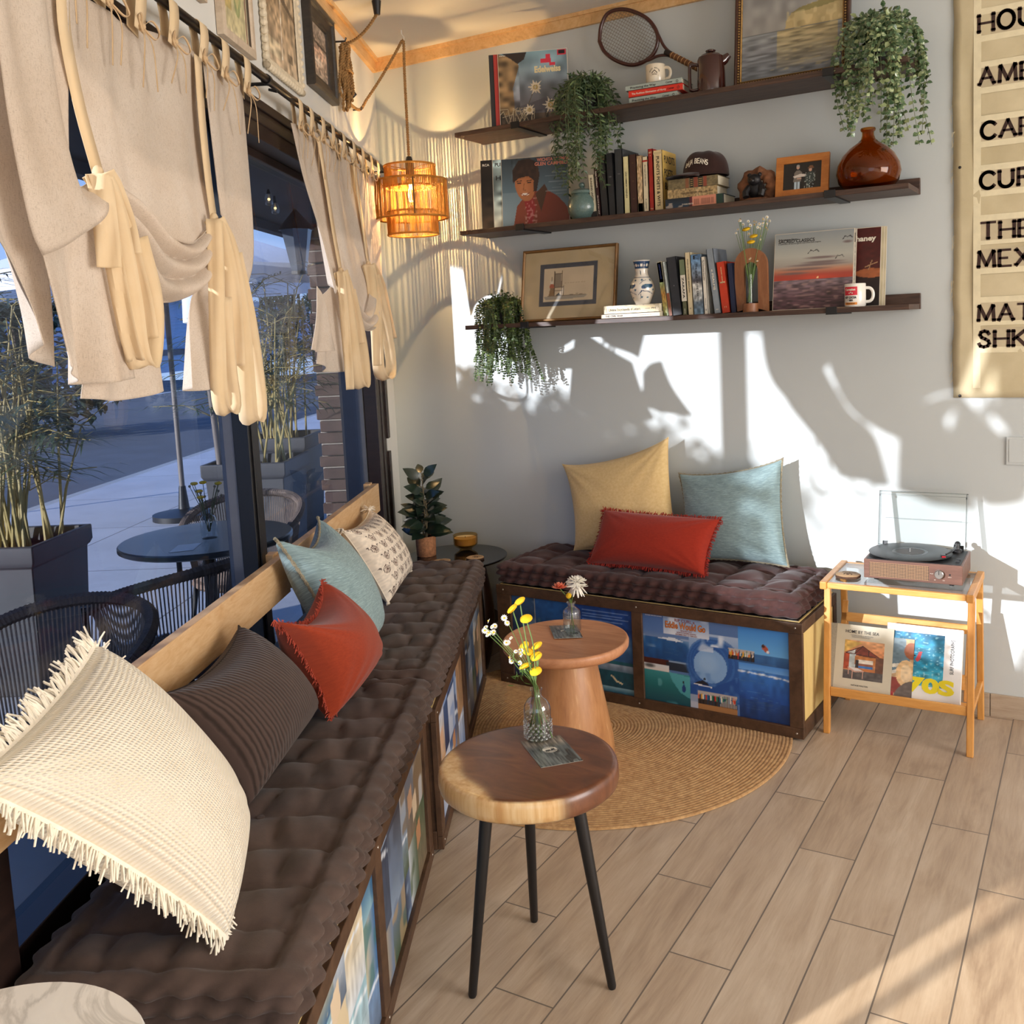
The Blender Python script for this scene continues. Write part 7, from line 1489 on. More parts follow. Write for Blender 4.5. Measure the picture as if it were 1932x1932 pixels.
# arched wooden flower holder with a glass tube
WALN = wood('walnut_arch', [(.2, '#6b3f25'), (.5, '#8d5a38'), (.8, '#ad7a52')], (10, 10, 2), .45, 2.4, 1.6, .05)
x0, x1 = W(1389, 590, -.18)[0], W(1450, 588, -.18)[0]; xm = (x0+x1)/2; hw = (x1-x0)/2; hA = W(1420, 468, -.18)[2]-z3_; t = thing('arched_bud_holder', 'arched walnut stand with a glass tube on the lowest shelf', 'vase', (xm, -.18, z3_))
out = [(-hw, 0)]+[(-hw*math.cos(a), hA-hw+hw*math.sin(a)) for a in np.linspace(0, PI, 24)]+[(hw, 0)]; iw = hw*.42; inn = [(iw, .012)]+[(iw*math.cos(a), hA*.78-iw+iw*math.sin(a)) for a in np.linspace(0, PI, 16)]+[(-iw, .012)]
mb = MB(); vs = []; fs = []; n1, n2 = len(out), len(inn)
for yy in (-.188, -.168): vs += [A_([xm+x, yy, z3_+z]) for x, z in out]; vs += [A_([xm+x, yy, z3_+z]) for x, z in inn[::-1]]
tot = n1+n2; idx = lambda i: min(n2-1, int(round(i*(n2-1)/(n1-1))))
for off, fl in ((0, False), (tot, True)):
    for i in range(n1-1):
        a, b = i, i+1; c, d = n1+idx(i+1), n1+idx(i); f = (a, b, c, d) if c != d else (a, b, c); f = tuple(off+q for q in f); fs.append(f if fl else f[::-1])
for i in range(n1-1): fs.append((i, i+1, tot+i+1, tot+i))
for i in range(n2-1): fs.append((n1+i+1, n1+i, tot+n1+i, tot+n1+i+1))
fs += [(0, n1, tot+n1, tot), (n1-1, tot+n1-1, tot+n1+n2-1, n1+n2-1), (n1+n2-1, tot+n1+n2-1, tot+n1, n1)]
mb.add(vs, fs); mb.build('arch', WALN, t, True, 30); MB().lathe([(.0, 0), (.031, 0), (.031, .034), (.022, .034), (.0, .034)], (xm, -.200, z3_), 32, cap=(False, False)).build('foot', WALN, t)
MB().lathe([(.0105, .034), (.0105, .150), (.012, .151)], (xm, -.200, z3_), 20, cap=(False, False)).build('glass_tube', pane('tube_glass', (.93, .95, .94), 1.6), t)
tc_ = A_([xm, -.200, z3_]); dep = (MC@(tc_-CAMP))[2]
def bloom_px(px, py, dz=0): return DZ(px, py, dep+dz)
fl = [('y', 1408, 433, .0), ('y', 1422, 446, -.015), ('y', 1417, 457, -.01)]; rf = np.random.default_rng(6)
wl_ = [('w', 1388+rf.uniform(0, 66), 408+rf.uniform(0, 28)+abs(k-15)*.4, rf.uniform(-.05, .04)) for k in range(26)]+[('w', 1435, 445, -.02), ('w', 1434, 452, -.02), ('w', 1429, 480, -.02), ('w', 1415, 488, -.02), ('w', 1429, 491, -.025)]
t = thing('flower_bunch', 'yellow and small white flowers standing in the arched walnut holder', 'flowers', tc_+Zv*.04)
mb = MB()
for kd, x, y, dz in fl+wl_: p = bloom_px(x, y, dz); mb.tube(crom([tc_+A_([rf.normal(0, .004), rf.normal(0, .004), .040]), tc_+A_([(p[0]-tc_[0])*.15, (p[1]-tc_[1])*.15, .13]), p], 8), .0009, 4)
mb.build('stems', GREENST, t)
def button_flower(p, r, parent, up):
    mb = MB(); mb.lathe([(0, -.35*r), (.7*r, -.25*r), (r, 0), (.95*r, .22*r), (.6*r, .42*r), (0, .5*r)], p, 16, ax=up, cap=(False, False)); mb.build('yellow_flower', YEL, parent)
def daisy(p, r, parent, up, nm='white_daisy'):
    mb = MB(); up = unit(up); e1 = unit(np.cross(up, Xv+.1*Yv)); e2 = np.cross(up, e1)
    for k in range(11): a = 2*PI*k/11; d = e1*math.cos(a)+e2*math.sin(a); mb.leaf(p+d*r*.2, d, up, r*.85, r*.45, 0, .1, .15, 1)
    mb.ball(p+up*r*.08, r*.32, 8, 6, 1, (1, 1, .8)); mb.build(nm, [WHT, YEL], parent, False)
for kd, x, y, dz in fl: button_flower(bloom_px(x, y, dz), .017, t, unit(A_([rf.normal(0, .2), -.3, 1])))
for kd, x, y, dz in wl_: daisy(bloom_px(x, y, dz), rf.uniform(.005, .0085), t, unit(A_([rf.normal(0, .5), -1, rf.uniform(-.2, 1)])))
def pr3(mb, wrap, c, r):
    a = math.atan2(CAMP[1]-c[1], CAMP[0]-c[0])-.42; patch(mb, c, r, a-.75, a+.62, .044, .076, 1); wrap(mb, 'Carnation', a-.07, .062, .0075, .040, 2, .05)
    for dx, dz in ((-.006, .050), (0, .053), (.006, .050)): patch(mb, c, r, a+(dx-.002)/r, a+(dx+.002)/r, dz, dz+.004, 2, .0008)
    wrap(mb, 'HOT COCOA', a-.07, .032, .0075, .048, 0, .07); wrap(mb, '& MIX', a-.07, .022, .006, .024, 0, .07); patch(mb, c, r, a-.70, a+.60, .008, .017, 3); wrap(mb, 'MAKE HOT OR COLD', a-.05, .0105, .004, .034, 0, .04)
mcx = W(1614, 575, -.20)[0]; mug('white mug with a red label in front of the record sleeves on the lowest shelf', A_([mcx, -.203, z3_]), .0395, .088, CERW, math.radians(12), pr3)
# ---------------------------------------------------------------- trailing plants
def trailing(name, label, c, potr, poth, nv, leafm, stemm, seed, L0, L1, ll, lw, step, spread, crown, pairs=True, front=(0, -1), fold=.2, wild=.25, crown_n=60, group='trailing plants on the shelves'):
    r = np.random.default_rng(seed); c = A_(c, float); t = thing(name, label, 'plant', c, group); lf = MB(); st = MB(); top = c+Zv*poth; fr = A_([front[0], front[1], 0])
    MB().lathe([(0, 0), (potr*.8, 0), (potr, poth), (potr*.9, poth), (potr*.88, poth*.9), (0, poth*.9)], c, 20, cap=(False, False)).build('pot', plain('dark_plant_pot', '#2a2622', .7), t)
    for k in range(nv):
        a = r.uniform(0, 2*PI); d = A_([math.cos(a), math.sin(a), 0]); d = unit(d+fr*.9+A_([0, 0, 0])) if r.random() < .75 else d
        if (top+d*spread)[1] > -.02: d[1] = -abs(d[1])
        ln = r.uniform(L0, L1); sp_ = spread*r.uniform(.6, 1.15); pts = [top+d*potr*.3, top+d*sp_*.55+Zv*crown*r.uniform(.4, 1), top+d*sp_+Zv*(crown*.2), top+d*sp_*1.12-Zv*ln*.45+A_([r.normal(0, .012), r.normal(0, .01), 0]), top+d*sp_*1.12-Zv*ln+A_([r.normal(0, .025), r.normal(0, .015), 0])]
        for p in pts: p[1] = min(p[1], -.012)
        P = crom(pts, 40); st.tube(P[::3], .0011, 4); acc = 0; sgn = 1
        for i in range(3, 39):
            acc += np.linalg.norm(P[i+1 if i < 39 else i]-P[i])
            if acc > step:
                acc = 0; tg = unit(P[min(39, i+1)]-P[i-1]); sd1 = unit(np.cross(tg, A_([r.normal(0, .5), -1+r.normal(0, .5), r.normal(0, .3)])))
                for s_ in ((1, -1) if pairs else (sgn,)):
                    lf.leaf(P[i], unit(sd1*s_+tg*.55+r.normal(0, wild, 3)), A_([r.normal(0, .4), -1, .5]), ll*r.uniform(.7, 1.15)*(1-.3*i/40), lw*r.uniform(.8, 1.1), 0 if r.random() < .8 else 1, fold, .2, 2)
                sgn = -sgn
    for k in range(crown_n):
        a = r.uniform(0, 2*PI); e = r.uniform(.1, 1.2); d = A_([math.cos(a)*math.cos(e), math.sin(a)*math.cos(e), math.sin(e)]); q = top+d*r.uniform(.2, 1.0)*spread*.9; q[1] = min(q[1], -.03); pts = crom([top, (top+q)/2+Zv*.015, q], 10); st.tube(pts, .001, 4)
        for i in range(3, 10):
            for s_ in (1, -1): lf.leaf(pts[i], unit(np.cross(unit(q-top), A_([r.normal(), r.normal(), r.normal()]))*s_+unit(q-top)*.5), Zv, ll*r.uniform(.7, 1.2), lw, 0 if r.random() < .8 else 1, fold, .2, 2)
    lf.build('leaves', leafm, t, False); st.build('vines', stemm, t); return t
BAML = [plain('bamboo_leaf', '#3d5134', .45, var=.3, vs=12), plain('bamboo_leaf_light', '#6b7f52', .45, var=.2, vs=12)]; FRNL = [plain('fern_leaf', '#33451f', .5, var=.3, vs=14), plain('fern_leaf_light', '#556a2c', .5, var=.2, vs=14)]
def varieg():
    m, nt, nd, lk, b = _new('variegated_leaf'); n = _noise(nd, lk, _coord(nd, lk, (1, 1, 1)), 55, 3); rp = _ramp(nd, lk, n.outputs[0], [(.38, '#405a3c'), (.54, '#5c7550'), (.64, '#aab58a')]); lk.new(rp.outputs[0], b.inputs['Base Color']); b.inputs['Roughness'].default_value = .22; b.inputs['Coat Weight'].default_value = .3; return m
VARL = [varieg(), plain('pale_edge_leaf', '#93a070', .25, var=.2, vs=20)]; STG = plain('vine_stem', '#5e6a42', .6, var=.15)
pc = W(1108, 205, -.165); trailing('trailing_plant', 'dark bamboo-leaved trailing plant on the topmost shelf beside the alpine record', A_([pc[0], -.165, z1_]), .05, .075, 46, BAML, STG, 11, .10, .42, .036, .010, .016, .125, .09, True, crown_n=80, wild=.35)
pc = W(1660, 120, -.16); trailing('trailing_plant', 'glossy variegated trailing plant at the right end of the topmost shelf', A_([pc[0], -.16, z1_]), .05, .085, 50, VARL, STG, 12, .10, .40, .027, .019, .020, .135, .10, True, crown_n=55, fold=.12, wild=.3)
pc = W(935, 580, -.18); trailing('trailing_plant', 'dark fern-like trailing plant at the left end of the lowest shelf', A_([pc[0]+.02, -.155, z3_]), .05, .07, 64, FRNL, STG, 13, .14, .36, .016, .011, .0085, .105, .05, True, crown_n=70, wild=.2)
# ---------------------------------------------------------------- canvas banner with stencilled letters
def art_banner():
    a = Art(90, 190, '#cbb68c', .5); a.noise(10, 22, .10); a.noise(30, 60, .05)
    return a
GLY = {'H': ([[(0, 0), (0, 1)], [(.78, 0), (.78, 1)], [(0, .5), (.78, .5)]], [(0, 0), (0, 1), (.78, 0), (.78, 1)], .78), 'A': ([[(0, 0), (.42, 1)], [(.42, 1), (.84, 0)], [(.17, .38), (.67, .38)]], [(0, 0), (.84, 0)], .84), 'M': ([[(.04, 0), (.1, 1)], [(.1, 1), (.5, .1)], [(.5, .1), (.9, 1)], [(.9, 1), (.96, 0)]], [(.04, 0), (.96, 0), (.08, 1), (.92, 1)], .98),
 'E': ([[(0, 0), (0, 1)], [(0, 0), (.66, 0)], [(0, 1), (.62, 1)], [(0, .5), (.45, .5)]], [(0, 0), (0, 1)], .68), 'T': ([[(.4, 0), (.4, 1)], [(0, 1), (.8, 1)]], [(.4, 0)], .8), 'X': ([[(0, 0), (.75, 1)], [(0, 1), (.75, 0)]], [(0, 0), (.75, 0), (0, 1), (.75, 1)], .78), 'K': ([[(0, 0), (0, 1)], [(0, .42), (.68, 1)], [(.2, .55), (.72, 0)]], [(0, 0), (0, 1), (.72, 0), (.68, 1)], .76), 'F': ([[(0, 0), (0, 1)], [(0, 1), (.62, 1)], [(0, .5), (.45, .5)]], [(0, 0)], .66),
 'O': ([[(.42+.42*math.cos(t_), .5+.5*math.sin(t_)) for t_ in np.linspace(0, 2*PI, 26)]], [], .86), 'C': ([[(.44+.44*math.cos(t_), .5+.5*math.sin(t_)) for t_ in np.linspace(.7, 2*PI-.7, 22)]], [], .8), 'U': ([[(0, 1), (0, .35)]+[(.37-.37*math.cos(t_), .35-.35*math.sin(t_)) for t_ in np.linspace(0, PI, 14)]+[(.74, .35), (.74, 1)]], [(0, 1), (.74, 1)], .78), 'R': ([[(0, 0), (0, 1)], [(0, 1), (.4, 1), (.62, .88), (.62, .64), (.4, .5), (0, .5)], [(.35, .5), (.72, 0)]], [(0, 0), (.72, 0)], .76),
 'S': ([[(.58, .80), (.5, .94), (.32, 1), (.12, .93), (.06, .76), (.16, .60), (.36, .5), (.54, .38), (.6, .22), (.5, .06), (.28, 0), (.08, .06), (.0, .22)]], [], .64)}
BX0, BZ0, BZ1 = 2.766, 1.262, 2.99; t = thing('canvas_banner', 'beige canvas menu banner with stencilled dark capitals on the back wall', 'banner', (3.3, -.003, 2.1)); mb = MB(); nx_, nz_ = 40, 60; Pw = np.zeros((nz_, nx_, 3)); r = np.random.default_rng(3); wob = np.convolve(r.normal(0, .004, nz_+6), np.ones(4)/4, 'same')[:nz_]
for j in range(nz_):
    for i in range(nx_): Pw[j, i] = (BX0+wob[j]*(1-i/(nx_-1))+1.15*i/(nx_-1), -.004-.003*abs(math.sin(i*.5+j*.13))-.002*math.sin(j*.3), BZ0+(BZ1-BZ0)*j/(nz_-1))
CANVS = fabric('drop_cloth', '#d6c8a6', '#c4b591', .95, 500, .25, 4, .1); mb.grid(Pw); mb.build('cloth', CANVS, t, True, 80, solid=.0015)
mb = MB(); LB = plain('bleached_band', '#e6dab8', .95, var=.06, vs=30); DB = plain('grey_band', '#c6b798', .95, var=.12, vs=12)
def strip(x0, x1, z0, z1, mi, y=-.0092): mb.bx(x0, x1, y-.0004, y, z0, z1, mi)
rows = [('HOU', 62, 29, 1847), ('AME', 161, 130, 1848), ('CAF', 263, 232, 1852), ('CUR', 357, 326, 1850), ('THE', 452, 421, 1851), ('MEX', 505, 475, 1845), ('MAT', 606, 577, 1845), ('SHK', 655, 625, 1847)]
strip(2.836, 2.862, 1.30, 2.95, 0)
for k, (s, yb_, yt_, x_) in enumerate(rows):
    zb_ = W(x_+40, yb_-4, -.0095)[2]; zt_ = W(x_+40, yt_-4, -.0095)[2]; strip(2.862, BX0+1.12, zb_-(.022 if k in (4, 6) else .028), zb_-.0062, 0); (strip(2.862, BX0+1.12, zt_+.0062, zt_+.028, 0) if k not in (5, 7) else None); strip(2.862, BX0+1.12, zb_-.006, zt_+.006, 1, -.0090)
mb.build('painted_bands', [LB, DB], t, False)
mb = MB(); INKB = plain('stencil_brown', '#3a2620', .9, var=.2, vs=60)
for k, (s, yb_, yt_, x_) in enumerate(rows):
    o = W(x_, yb_, -.0098); hC_ = abs(W(x_, yt_, -.0098)[2]-o[2]); x = 0; lw_ = .0125
    for ch in s:
        strokes, ser, adv = GLY[ch]
        for st_ in strokes:
            for (a0, b0_), (a1, b1_) in zip(st_, st_[1:]):
                p0 = o+A_([(x+a0)*hC_, 0, b0_*hC_]); p1 = o+A_([(x+a1)*hC_, 0, b1_*hC_]); d = unit(p1-p0); sd2 = np.cross(d, Yv); w2 = lw_*(.7 if abs(d[2]) < .5 and len(st_) < 4 else 1)*.5; mb.obox(p0-d*w2*.6-sd2*w2, (p1-p0)+d*w2*1.2, sd2*2*w2, -Yv*.0006)
        for (a0, b0_) in ser: mb.bx(o[0]+(x+a0-.13)*hC_, o[0]+(x+a0+.13)*hC_, o[1]-.0006, o[1], o[2]+(b0_*hC_-(.008 if b0_ > .5 else 0)), o[2]+(b0_*hC_+(.0 if b0_ > .5 else .008)))
        x += adv+.27
mb.build('stencilled_letters', INKB, t, False)
for px, py in ((1811, 316), (1811, 747)): MB().lathe([(0, 0), (.006, 0), (.005, .003), (0, .004)], W(px, py, -.0075), 12, ax=-Yv, cap=(False, False)).build('tack', BLACKM, t)
mb = MB()
for k in range(26): z = r.uniform(BZ0, 2.4); x = BX0+wob[min(nz_-1, int((z-BZ0)/(BZ1-BZ0)*nz_))]; mb.tube(crom([A_([x+.002, -.006, z]), A_([x-.006, -.008, z-r.uniform(0, .02)]), A_([x-r.uniform(0, .012), -.007, z-r.uniform(.01, .035)])], 6), .0006, 3)
mb.build('frayed_threads', plain('loose_thread', '#d9c79e', .9), t, False)
mb = MB(); mb.bx(2.953, 3.025, -.006, 0, 1.005, 1.112); mb.bx(2.962, 3.016, -.0075, -.006, 1.015, 1.102); tag(mb.build('blank_wall_plate', PAINT, None, False, bevel=.0015), 'blank outlet plate painted like the wall, right of the lounge', 'outlet')
# ================================================================ vases and cards on the tables, corner table things, record stand
def bottle(label, c, prof, dots_, parent_lab, water, ribs=0):
    t = thing('bud_vase', label, 'vase', c); m = pane('ribbed_bottle_pane', (.93, .94, .94), 5.0, .22) if ribs else pane('bottle_pane', (.965, .975, .975), 3.0)
    wob = (lambda a, z: 1+.02*math.sin(ribs*a)) if ribs else None
    MB().lathe(prof, c, 48 if not ribs else 96, cap=(True, False), wob=wob).build('bottle', m, t)
    if dots_:
        mb = MB(); r = max(p[0] for p in prof)
        for j in range(6):
            for i in range(16):
                a = 2*PI*(i+.5*(j % 2))/16; z = .008+j*.0078; mb.ball(c+A_([r*math.cos(a), r*math.sin(a), z]), .0034, 7, 5)
        mb.build('hobnail_beads', glass('bead_glass', (.97, .98, .98), .05), t)
    MB().lathe([(0, .004), (prof[1][0]-.003, .004), (prof[1][0]-.003, water-.001), (0, water)], c, 32, cap=(False, False)).build('water', pane('vase_water', (.90, .94, .93), 1.0), t)
    return t
c1 = A_([*G(1016, 1392, .5505)[:2], .5515]); pf = [(.031, 0), (.0345, .003), (.0350, .075), (.033, .088), (.025, .102), (.015, .110), (.0125, .114), (.0125, .127), (.0155, .129), (.0155, .133), (.0125, .134)]
t = bottle('hobnail clear glass bud vase on the tripod table', c1, pf, True, '', .068)
dep = (MC@(c1-CAMP))[2]
def fan(label, c, dep, yel, dai, neckz, seed):
    t = thing('flower_bunch', label, 'flowers', c+Zv*.006); r = np.random.default_rng(seed); mb = MB(); nk = c+Zv*neckz
    for k, (x, y) in enumerate(yel+dai):
        p = DZ(x, y, dep+r.uniform(-.03, .03)); b = c+A_([r.normal(0, .012), r.normal(0, .012), .006]); mb.tube(crom([b, nk+A_([r.normal(0, .004), r.normal(0, .004), 0]), nk*.45+p*.55+A_([r.normal(0, .006), 0, .01]), p-Zv*.002], 14), .0016 if k < len(yel) else .0009, 5)
        if k < len(yel): button_flower(p, .0165, t, unit(A_([r.normal(0, .35)-.15, r.normal(-.25, .3), 1])))
        else:
            for q in range(3): daisy(p+r.normal(0, .006, 3), r.uniform(.006, .009), t, unit(A_([r.normal(0, .5), -.6, r.uniform(0, 1)])))
    mb.build('stems', GREENST, t); return t
t = fan('yellow button flowers and small daisies in the vase on the tripod table', c1, dep, [(967, 1149), (981, 1135), (993, 1168), (1013, 1219), (989, 1220), (995, 1230), (1012, 1239), (991, 1257), (1011, 1267)], [(957, 1171), (915, 1181), (931, 1188), (921, 1195), (954, 1213), (978, 1230), (965, 1243), (984, 1261)], .128, 3)
mb = MB(); r = np.random.default_rng(9)
for k in range(26):
    x, y = r.uniform(966, 1006), r.uniform(1235, 1300); p = DZ(x, y, dep); mb.leaf(p, unit(r.normal(0, .6, 3)+A_([-.3, 0, .6])), -Yv, .022, .003, 0, .2, .2, 2)
mb.build('leaflets', GREENST, t, False)
c2 = A_([*G(1080, 1190, .4735)[:2], .4745]); pf2 = [(.030, 0), (.0325, .004), (.0325, .070), (.030, .079), (.019, .088), (.0135, .092), (.0135, .104), (.0165, .106), (.0165, .110), (.0135, .111)]
t = bottle('ribbed cut-glass bud vase on the pedestal table', c2, pf2, False, '', .05, 24); dep = (MC@(c2-CAMP))[2]; pxm = F_PX/dep
t = thing('flower_bunch', 'white chrysanthemum with a peach flower in the vase on the pedestal table', 'flowers', c2+Zv*.006)
mb = MB(); pc = DZ(1087, 1100, dep); r = np.random.default_rng(4)
for ring in range(7):
    nP = (8, 12, 15, 18, 20, 20, 14)[ring]
    for k in range(nP):
        a = 2*PI*(k+.5*(ring % 2))/nP+r.normal(0, .06); el = (1.35, 1.05, .75, .45, .15, -.25, -.8)[ring]+r.normal(0, .08); d = A_([math.cos(a)*math.cos(el), math.sin(a)*math.cos(el), math.sin(el)]); ln = (.016, .020, .026, .032, .038, .043, .046)[ring]*r.uniform(.85, 1.1)
        cu = crom([pc+d*.004, pc+d*ln*.6+Zv*(.004 if ring < 5 else -.004), pc+d*ln+Zv*(.006 if ring < 4 else .001 if ring < 6 else -.012)], 6); mb.tube(cu, [.003, .0042, .0046, .0046, .0040, .0022], 6, flat=.45)
mb.build('chrysanthemum', plain('white_petals', '#f6f1e4', .6, var=.03, vs=60), t)
mb = MB(); pr = DZ(1056, 1108, dep-.02); PEA = plain('peach_petals', '#f08c6c', .6, var=.12, vs=60)
for ring in range(4):
    for k in range(5+ring*2): a = 2*PI*k/(5+ring*2)+ring*.5; el = 1.3-.42*ring; d = A_([math.cos(a)*math.cos(el), math.sin(a)*math.cos(el), math.sin(el)]); mb.leaf(pr, d, Zv+d*.2, 0.016+.0055*ring, .018, 0, -.3, -.1, 2)
mb.build('peach_flower', PEA, t); button_flower(DZ(1073, 1124, dep-.025), .011, t, unit(A_([.1, -.8, .5])))
mb = MB()
for p in (pc, pr, DZ(1073, 1124, dep-.02)): mb.tube(crom([c2+A_([r.normal(0, .01), r.normal(0, .01), .006]), c2+Zv*.10, p-Zv*.004], 10), .0018, 5)
mb.build('stems', GREENST, t)
def art_card(seed, dark):
    a = Art(80, 90, '#5d615f'); a.grad(0, 0, 1, 1, [(0, '#6f7472'), (.6, '#565a59'), (.8, '#8a7f72'), (1, '#77695a')]); a.noise(30, 5, .35, seed=seed); a.noise(8, 6, .7, .55, .0, 1, .5, '#3c3732', .6, seed+1)
    for k in range(3): a.line([(.5+(.17-.035*k)*math.cos(q), .55+(.10-.02*k)*math.sin(q)) for q in np.linspace(0, 2*PI, 26)], .010, '#e3dccd')
    a.rect(.34, .535, .66, .60, '#e3dccd'); a.rect(.38, .50, .5, .555, '#3a3734'); a.rect(.52, .52, .62, .575, '#3a3734'); return a
def card(label, cor, z, art):
    P4 = [A_([*G(x, y, z)[:2], z]) for x, y in cor]; o = P4[3]; ux = P4[2]-P4[3]; uy = P4[0]-P4[3]; mb = MB(); mb.obox(o, ux, uy, Zv*.0005); mb.art(art, o+Zv*.0007, ux, uy, 1)
    return tag(mb.build('photo_card', [plain('card_stock', '#d8d4ca', .5), INKG], None, False), label, 'card', 'grey photo cards on the tables')
card('grey photo card with a round logo on the tripod table', [(982, 1400), (1060, 1386), (1100, 1435), (1021, 1449)], .5506, art_card(3, False))
card('grey photo card half under the vase on the pedestal table', [(1036, 1181), (1084, 1176), (1100, 1203), (1046, 1205)], .4731, art_card(5, True))
# corner table: rubber plant and candle
TERR = plain('woven_clay_pot', '#a9724c', .8, var=.3, vs=90, bump=.7, bs=120); pp = A_([*G(805, 1048, ZT)[:2], ZT+.0005]); pp[1] = min(pp[1], -.15)
t = thing('potted_plant', 'small rubber plant in a woven clay pot on the corner table', 'plant', pp); k_ = (MC@(pp-CAMP))[2]/F_PX
MB().lathe([(0, 0), (.044, 0), (.047, .004), (.050, .098), (.047, .1), (.044, .090), (0, .090)], pp, 32, cap=(False, False)).build('pot', TERR, t); mb = MB(); mb.lathe([(0, .0905), (.0435, .0905)], pp, 20, cap=(False, True)); mb.build('soil', SOIL, t)
RUB = plain('dark_rubber_leaf', '#1f2d22', .28, var=.25, vs=10, coat=.3); lf = MB(); st = MB(); r = np.random.default_rng(5)
for (dx, dy, hh) in ((0, 0, .40), (.012, -.008, .27), (-.014, .004, .22), (.0, .012, .30)):
    b = pp+A_([dx, dy, .088]); tp = b+A_([dx*1.5, dy*1.5, hh-.08]); st.tube([b, (b+tp)/2+A_([.004, 0, 0]), tp], [.0042, .0034, .002], 6); n_ = int(hh/.017)
    for i in range(n_):
        q = .12+.88*i/n_; p = b+(tp-b)*q; a = i*2.4+dx*90; el = .15+.7*q*q; d = A_([math.cos(a)*math.cos(el), math.sin(a)*math.cos(el), math.sin(el)]); l_ = r.uniform(.085, .125)*(1.05-.25*q); e = p+d*l_*1.2
        if e[1] > -.02 or (e@N) < .02: continue
        st.tube([p, p+d*.02], .0014, 4); lf.leaf(p+d*.016, d, unit(Zv*.5+unit(CAMP-p)*.7+r.normal(0, .25, 3)), l_, l_*.58, 0, .16, .25, 4)
lf.build('leaves', RUB, t); st.build('stems', plain('woody_stem', '#6f6146', .7), t)
cc = A_([*G(879, 1036, ZT)[:2], ZT+.0005]); cc[1] = min(cc[1], -.075); t = thing('candle_bowl', 'cream candle in an amber glass bowl on the corner table', 'candle', cc)
MB().lathe([(0, .0), (.030, .0), (.034, .006), (.058, .022), (.0605, .030), (.062, .074), (.060, .075), (.0575, .031), (.054, .024), (.03, .010), (0, .009)], cc, 12, cap=(False, False)).build('bowl', pane('amber_bowl_glass', (.85, .72, .50), 1.0), t, True, 20)
MB().lathe([(0, .012), (.03, .013), (.053, .026), (.0555, .033), (.056, .060), (.03, .0585), (0, .058)], cc, 24, cap=(False, False)).build('wax', plain('cream_wax', '#e0c894', .5, var=.05, sub=.2), t); MB().tube([cc+Zv*.058, cc+Zv*.066], .0012, 5).build('wick', BLACKM, t)
# ---------------------------------------------------------------- bamboo record stand
BAM = wood('honey_bamboo', [(.2, '#b8752f'), (.5, '#d5954a'), (.8, '#e6b06a')], (8, 8, 1.5), .38, 2, .8, .04, .2); BAMX = wood('honey_bamboo_rail', [(.2, '#c08038'), (.5, '#dc9d52'), (.8, '#eab873')], (1.5, 9, 9), .38, 2, .8, .04, .2)
SX0, SX1, SY0, SY1, SZ = 2.347, 2.886, -.430, -.085, .600; t = thing('record_stand', 'honey bamboo side table with slanted book rack and clear top', 'table', ((SX0+SX1)/2, (SY0+SY1)/2, 0))
def bar(nm, p, q, wx, wy, m=BAM, par=None): mb = MB(); p, q = A_(p, float), A_(q, float); mb.obox(p-A_([wx/2, wy/2, 0]), A_([wx, 0, 0]), A_([0, wy, 0]), q-p); return mb.build(nm, m, par or t, False, bevel=.003)
for x in (SX0+.013, SX1-.013): mb = MB(); mb.bx(x-.013, x+.013, SY0-.006, SY1+.004, SZ-.028, SZ+.002); mb.build('end_rail', BAM, t, False, bevel=.004)
for y in (SY0+.010, SY1-.010): mb = MB(); mb.bx(SX0+.026, SX1-.026, y-.010, y+.010, SZ-.024, SZ-.002); mb.build('long_rail', BAMX, t, False, bevel=.003)
mb = MB(); mb.bx(SX0+.026, SX1-.026, SY0+.02, SY1-.02, SZ-.008, SZ-.003); mb.build('clear_top', pane('acrylic_top', (.90, .92, .92), 1.6), t, False)
for x in (2.362, 2.872):
    bar('front_leg', (x, -.415, 0), (x, SY0+.062, SZ-.026), .024, .024); bar('rear_leg', (x, -.055, 0), (x, SY1-.03, SZ-.026), .024, .024)
RKB = [A_([2.376, -.388, .155]), A_([2.862, -.388, .155])]
mb = MB(); mb.bx(2.374, 2.860, -.405, -.320, .150, .162); mb.bx(2.374, 2.860, -.409, -.400, .146, .182); mb.build('rack_ledge', BAMX, t, False, bevel=.003)
for z0, dz in ((.20, .05), (.388, .032)):
    y = -.318+(z0-.162)*.45; mb = MB(); mb.obox(A_([2.374, y, z0]), Xv*.486, A_([0, .45, 1])*dz, Yv*.010); mb.build('rack_slat', BAMX, t, False, bevel=.002)
for x in (2.374, 2.838): mb = MB(); mb.obox(A_([x, -.318, .162]), Xv*.022, A_([0, .45, 1])*.30, Yv*.010); mb.build('rack_side', BAM, t, False, bevel=.002)
for x in (2.362, 2.872): bar('side_stretcher', (x, -.40, .145), (x, -.40, .160), .02, .02); mb = MB(); mb.bx(x-.009, x+.009, -.40, -.062, .148, .166); mb.build('side_rail', BAM, t, False, bevel=.002)
coaster(A_([*G(1600, 1088, SZ-.003)[:2], SZ-.0025]), .047, 'log slice coaster on the bamboo stand beside the turntable')
